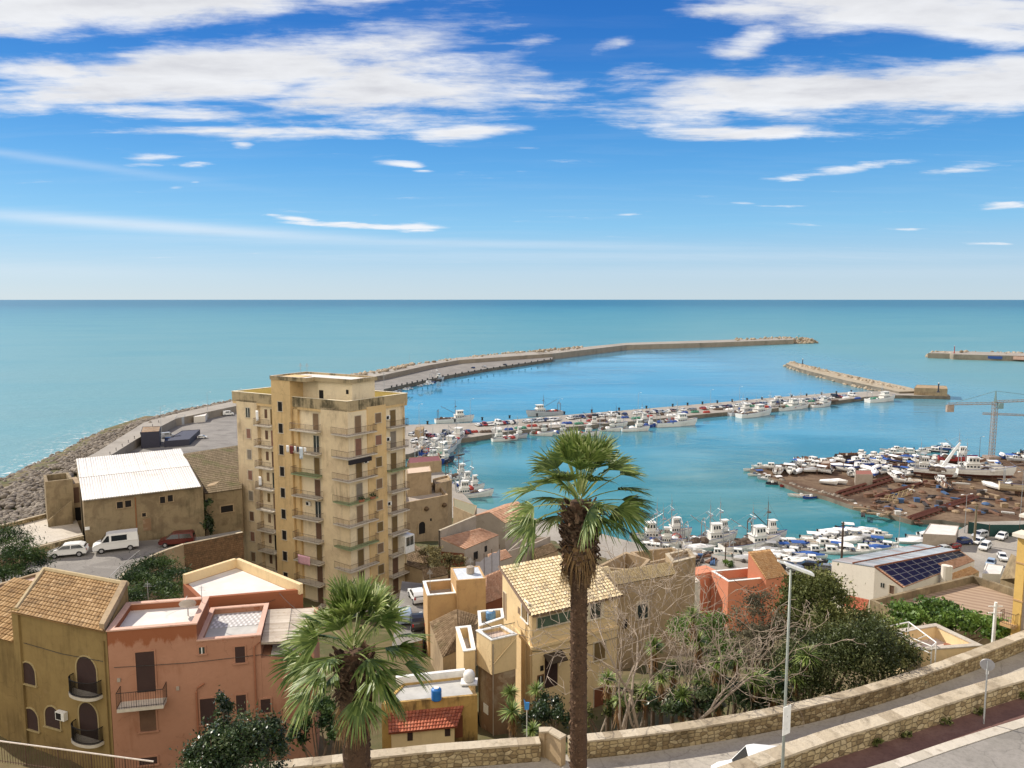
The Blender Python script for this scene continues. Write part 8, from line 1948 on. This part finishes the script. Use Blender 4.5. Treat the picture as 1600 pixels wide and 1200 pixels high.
# crane truck boom over the yard
a, b = P(1473, 737, 1.3), PY(1500, 692, P(1473, 737, 1.3).y + 6); tk = thing('mobile_crane', 'white mobile crane with raised white boom among the laid up boats', 'mobile crane', tuple(a)); mb = MB(); mb.path([a + Vector((0, 0, 2)), a.lerp(b, .6) + Vector((0, 0, .9)), b], [.75, .6, .4], 4); mb.build('boom', [WHITEP], tk); mb = MB(); mb.box(a + Vector((0, 0, .6)), (7, 2.4, 1.4), 1); mb.box(a + Vector((1.5, 2.4, 2.0)), (2, 2.2, 1.3), 1); mb.build('chassis', [HW], tk)
for dx_, dy_ in ((-1.2, -3), (.9, 2.6), (1.6, 1.5), (-.4, -1.8)): mb = MB(); mb.lathe([(.2, -.2), (.55, -.18), (.55, .18), (.2, .2)], tuple(a + Vector((dx_, dy_, .55))), 10, 0, 'y'); mb.build('wheel', [BLK], tk)
mb = MB(); mb.path([P(1571, 778, 1.3), P(1571, 778, 1.3) + Vector((0, 0, 1))], .2, 5)
# utility poles
WOODP = plain('weathered_pole', (.17, .14, .09), .9); WOODD = plain('dark_pole', (.075, .05, .035), .9)
for u, v0, v1, z, r, m_, lab in ((1315, 871, 814, 2, .28, WOODD, 'thick dark timber pole rising behind the blue sheet roof'), (1522, 850, 788, 2, .3, WOODP, 'thick brownish pole standing in the harbour car park'), (1133, 884, 848, 2, .16, WOODD, 'short dark pole on the quay among bare branches'), (1552, 999, 938, 35.5, .14, WHITEP, 'slim white pole rising from the green vines')):
    p = P(u, v0, z) if z < 30 else PY(u, v0, 54); hgt = (v0 - v1) / FPX * p.y * 1.03; mb = MB(); mb.path([p - Vector((0, 0, .5 if z < 30 else 2)), p + Vector((0, 0, hgt))], [r, r * .75], 8)
    for k in range(2): mb.path([p + Vector((-.5, 0, hgt - .3 - k * .5)), p + Vector((.5, 0, hgt - .3 - k * .5))], r * .35, 4)
    tag(mb.build('utility_pole', [m_], None, False, tuple(p)), lab, 'pole')
# ---- near street lamp with its sign, round sign by the wall
lp = Vector((PY(1222, 1215, 28.2).x, 28.2, UPZ)); tp_ = PY(1236, 884, 28.2)
sl_ = thing('street_lamp', 'tall galvanised street lamp with flat white head by the inner stone wall', 'street lamp', tuple(lp))
mb = MB(); mb.path([lp, lp.lerp(tp_, .12), tp_], [.075, .06, .04], 10); mb.build('pole', [plain('grey_green_pole', (.26, .28, .25), .5, .3)], sl_, True)
mb = MB(); c = tp_; d_ = Vector((.93, 0, -.36)).normalized(); q = [c - d_ * .5, c + d_ * .95]
for s0_, s1_, w_, hh in ((-.25, .9, .15, .05), (-.55, -.25, .06, .03)):
    A_, B_ = c + d_ * s0_, c + d_ * s1_; mb.hexa([A_ + Vector((0, -w_, -hh)), B_ + Vector((0, -w_, -hh)), B_ + Vector((0, w_, -hh)), A_ + Vector((0, w_, -hh))], [A_ + Vector((0, -w_, hh)), B_ + Vector((0, -w_, hh)), B_ + Vector((0, w_, hh)), A_ + Vector((0, w_, hh))])
mb.build('lamp_head', [WHITEP], sl_)
sp_ = lp.lerp(tp_, .30); sg_ = thing('road_sign', 'white rectangular sign seen edge on, fixed to the near street lamp', 'sign', tuple(sp_)); mb = MB(); mb.box((sp_.x + .04, sp_.y - .12, sp_.z), (.42, .03, 1.15), .55); mb.build('sign_plate', [WHITEP], sg_); mb = MB(); mb.box((sp_.x + .02, sp_.y - .08, sp_.z + .2), (.1, .1, .05)); mb.box((sp_.x + .02, sp_.y - .08, sp_.z + .7), (.1, .1, .05)); mb.build('bracket', [ALU], sg_)
rp_ = P(1537, 1131, UPZ); th2 = PY(1543, 1040, rp_.y + .05)
rs = thing('round_sign', 'round traffic sign seen from behind on a grey post', 'sign', tuple(rp_)); mb = MB(); mb.path([rp_, th2 + Vector((0, 0, .22))], .035, 8); mb.build('post', [ALU], rs)
mb = MB(); n_ = Vector((.45, .86, .1)).normalized(); s_ = n_.cross(Vector((0, 0, 1))).normalized(); t_ = s_.cross(n_); rings = [[th2 + n_ * o_ + (s_ * math.cos(a_) + t_ * math.sin(a_)) * r_ for a_ in np.linspace(0, 2 * math.pi, 28, endpoint=False)] for o_, r_ in ((.05, .01), (.05, .29), (.075, .30), (.08, .01))]
mb.loft(rings, 0); mb.build('sign_plate', [plain('sign_back_grey', (.36, .35, .36), .5, .3)], rs)
mb = MB(); q_ = th2 - Vector((0, 0, .45)); mb.box((q_.x + .05, q_.y + .05, q_.z), (.16, .03, .28), .4); mb.build('small_plate', [WHITEP], rs)
# iron railing at the lower left
rl = thing('iron_railing', 'iron railing with pale hand rail at the lower left corner', 'railing', tuple(P(0, 1158, 38.9))); a, b = P(-60, 1150, 39.0), P(240, 1190, 39.0)
mb = MB(); mb.path([a, b], .04, 6); mb.build('hand_rail', [plain('pale_rail', (.62, .54, .46), .5)], rl)
mb = MB(); n = 70
for i in range(n + 1):
    q = a.lerp(b, i / n); mb.path([q, q - Vector((0, 0, 1.2))], .016 if i % 12 else .035, 4, cap=False)
mb.path([a - Vector((0, 0, 1.1)), b - Vector((0, 0, 1.1))], .025, 4); mb.build('bar', [plain('rail_brown', (.10, .055, .035), .7)], rl)
# overhead wires
WIRE = plain('cable', (.03, .028, .025), .8)
def wire(label, pts, sag, r=.016):
    L = []
    for a, b in zip(pts[:-1], pts[1:]):
        a, b = Vector(a), Vector(b)
        for i in range(11): t = i / 10; L.append(a.lerp(b, t) - Vector((0, 0, sag * 4 * t * (1 - t))))
    mb = MB(); mb.path(L, r, 4); tag(mb.build('cable', [WIRE], None, False, tuple(pts[0])), label, 'cable')
wire('black cable slung across the corrugated roof of the pink house', [PY(435, 925, 55), PY(480, 962, 47.5)], .2)
wire('dark cable crossing in front of the terrace wall of the pink house', [PY(412, 942, 54), PY(446, 928, 55.5)], .1)
wire('stay wires of the aerial on the white roof of the pink house', [PY(231, 918, 51), PY(232, 921, 51.2), PY(281, 935, 52)], .1, .012)
wire('cable sagging across the wall of the salmon house', [PY(1146, 905, 122), PY(1198, 903, 123)], 1.6, .03)
wire('cable hanging below the string course of the cream house', [PY(832, 1018, 59.5), PY(966, 995, 63.6)], .3, .02)
# aerials
for u, v, z, lab in ((232, 945, 41, 'thin aerial mast on the white roof of the pink house'), (316, 952, 41, 'aerial mast between the two roof terraces of the pink house')):
    p = P(u, v, z - .4); mb = MB(); mb.path([p, p + Vector((0, 0, 1.7))], .022, 5); [mb.path([p + Vector((-.3 + .06 * k, 0, 1.35 + .1 * k)), p + Vector((.3 - .06 * k, 0, 1.35 + .1 * k))], .01, 4) for k in range(3)]; tag(mb.build('aerial', [ALU], None, False, tuple(p)), lab, 'aerial')
for u, v, Y_, lab in ((735, 893, 83, 'small aerial on the white roof slab of the ochre house'), (672, 912, 81, 'bent aerial on the terrace wall of the ochre house'), (905, 872, 70, 'tall aerial on the ridge of the cream house'), (1060, 868, 80, 'aerial on the parapet house left of the salmon house'), (1180, 862, 130, 'aerial beside the tiled stair roof of the salmon house'), (600, 598, 112, 'short aerial on the flat roof of the tall block'), (470, 583, 113, 'aerial on the roof room of the tall block'), (480, 583, 114, 'second aerial on the roof room of the tall block')):
    p = PY(u, v + 4, Y_); mb = MB(); mb.path([p - Vector((0, 0, .4)), p + Vector((0, 0, 1.9))], .03, 5); [mb.path([p + Vector((-.35 + .07 * k, 0, 1.4 + .12 * k)), p + Vector((.35 - .07 * k, 0, 1.4 + .12 * k))], .014, 4) for k in range(4)]; tag(mb.build('aerial', [ALU], None, False, tuple(p)), lab, 'aerial')
# little blue bird-shaped ornament on a white pole by the wall
p = PY(823, 1145, 43); mb = MB(); orn = thing('garden_ornament', 'small blue ornament on a thin white pole behind the road wall', 'ornament', tuple(p)); mb.path([p - Vector((0, 0, 1.5)), p + Vector((0, 0, 1.55))], .03, 6); mb.build('pole', [WHITEP], orn); mb = MB(); c = p + Vector((0, 0, 1.75)); mb.hexa([c + Vector(q) for q in ((-.12, -.03, -.3), (.12, -.03, -.3), (.12, .03, -.3), (-.12, .03, -.3))], [c + Vector(q) for q in ((-.16, -.03, .15), (.16, -.03, .15), (.16, .03, .15), (-.16, .03, .15))]); mb.hexa([c + Vector(q) for q in ((-.16, -.02, .152), (-.06, -.02, .152), (-.06, .02, .152), (-.16, .02, .152))], [c + Vector(q) for q in ((-.18, -.01, .35), (-.16, -.01, .35), (-.16, .01, .35), (-.18, .01, .35))]); mb.build('figure', [plain('bright_blue', (.05, .25, .6), .5)], orn)
for o in bpy.data.objects:
    if '_o' in o: del o['_o']
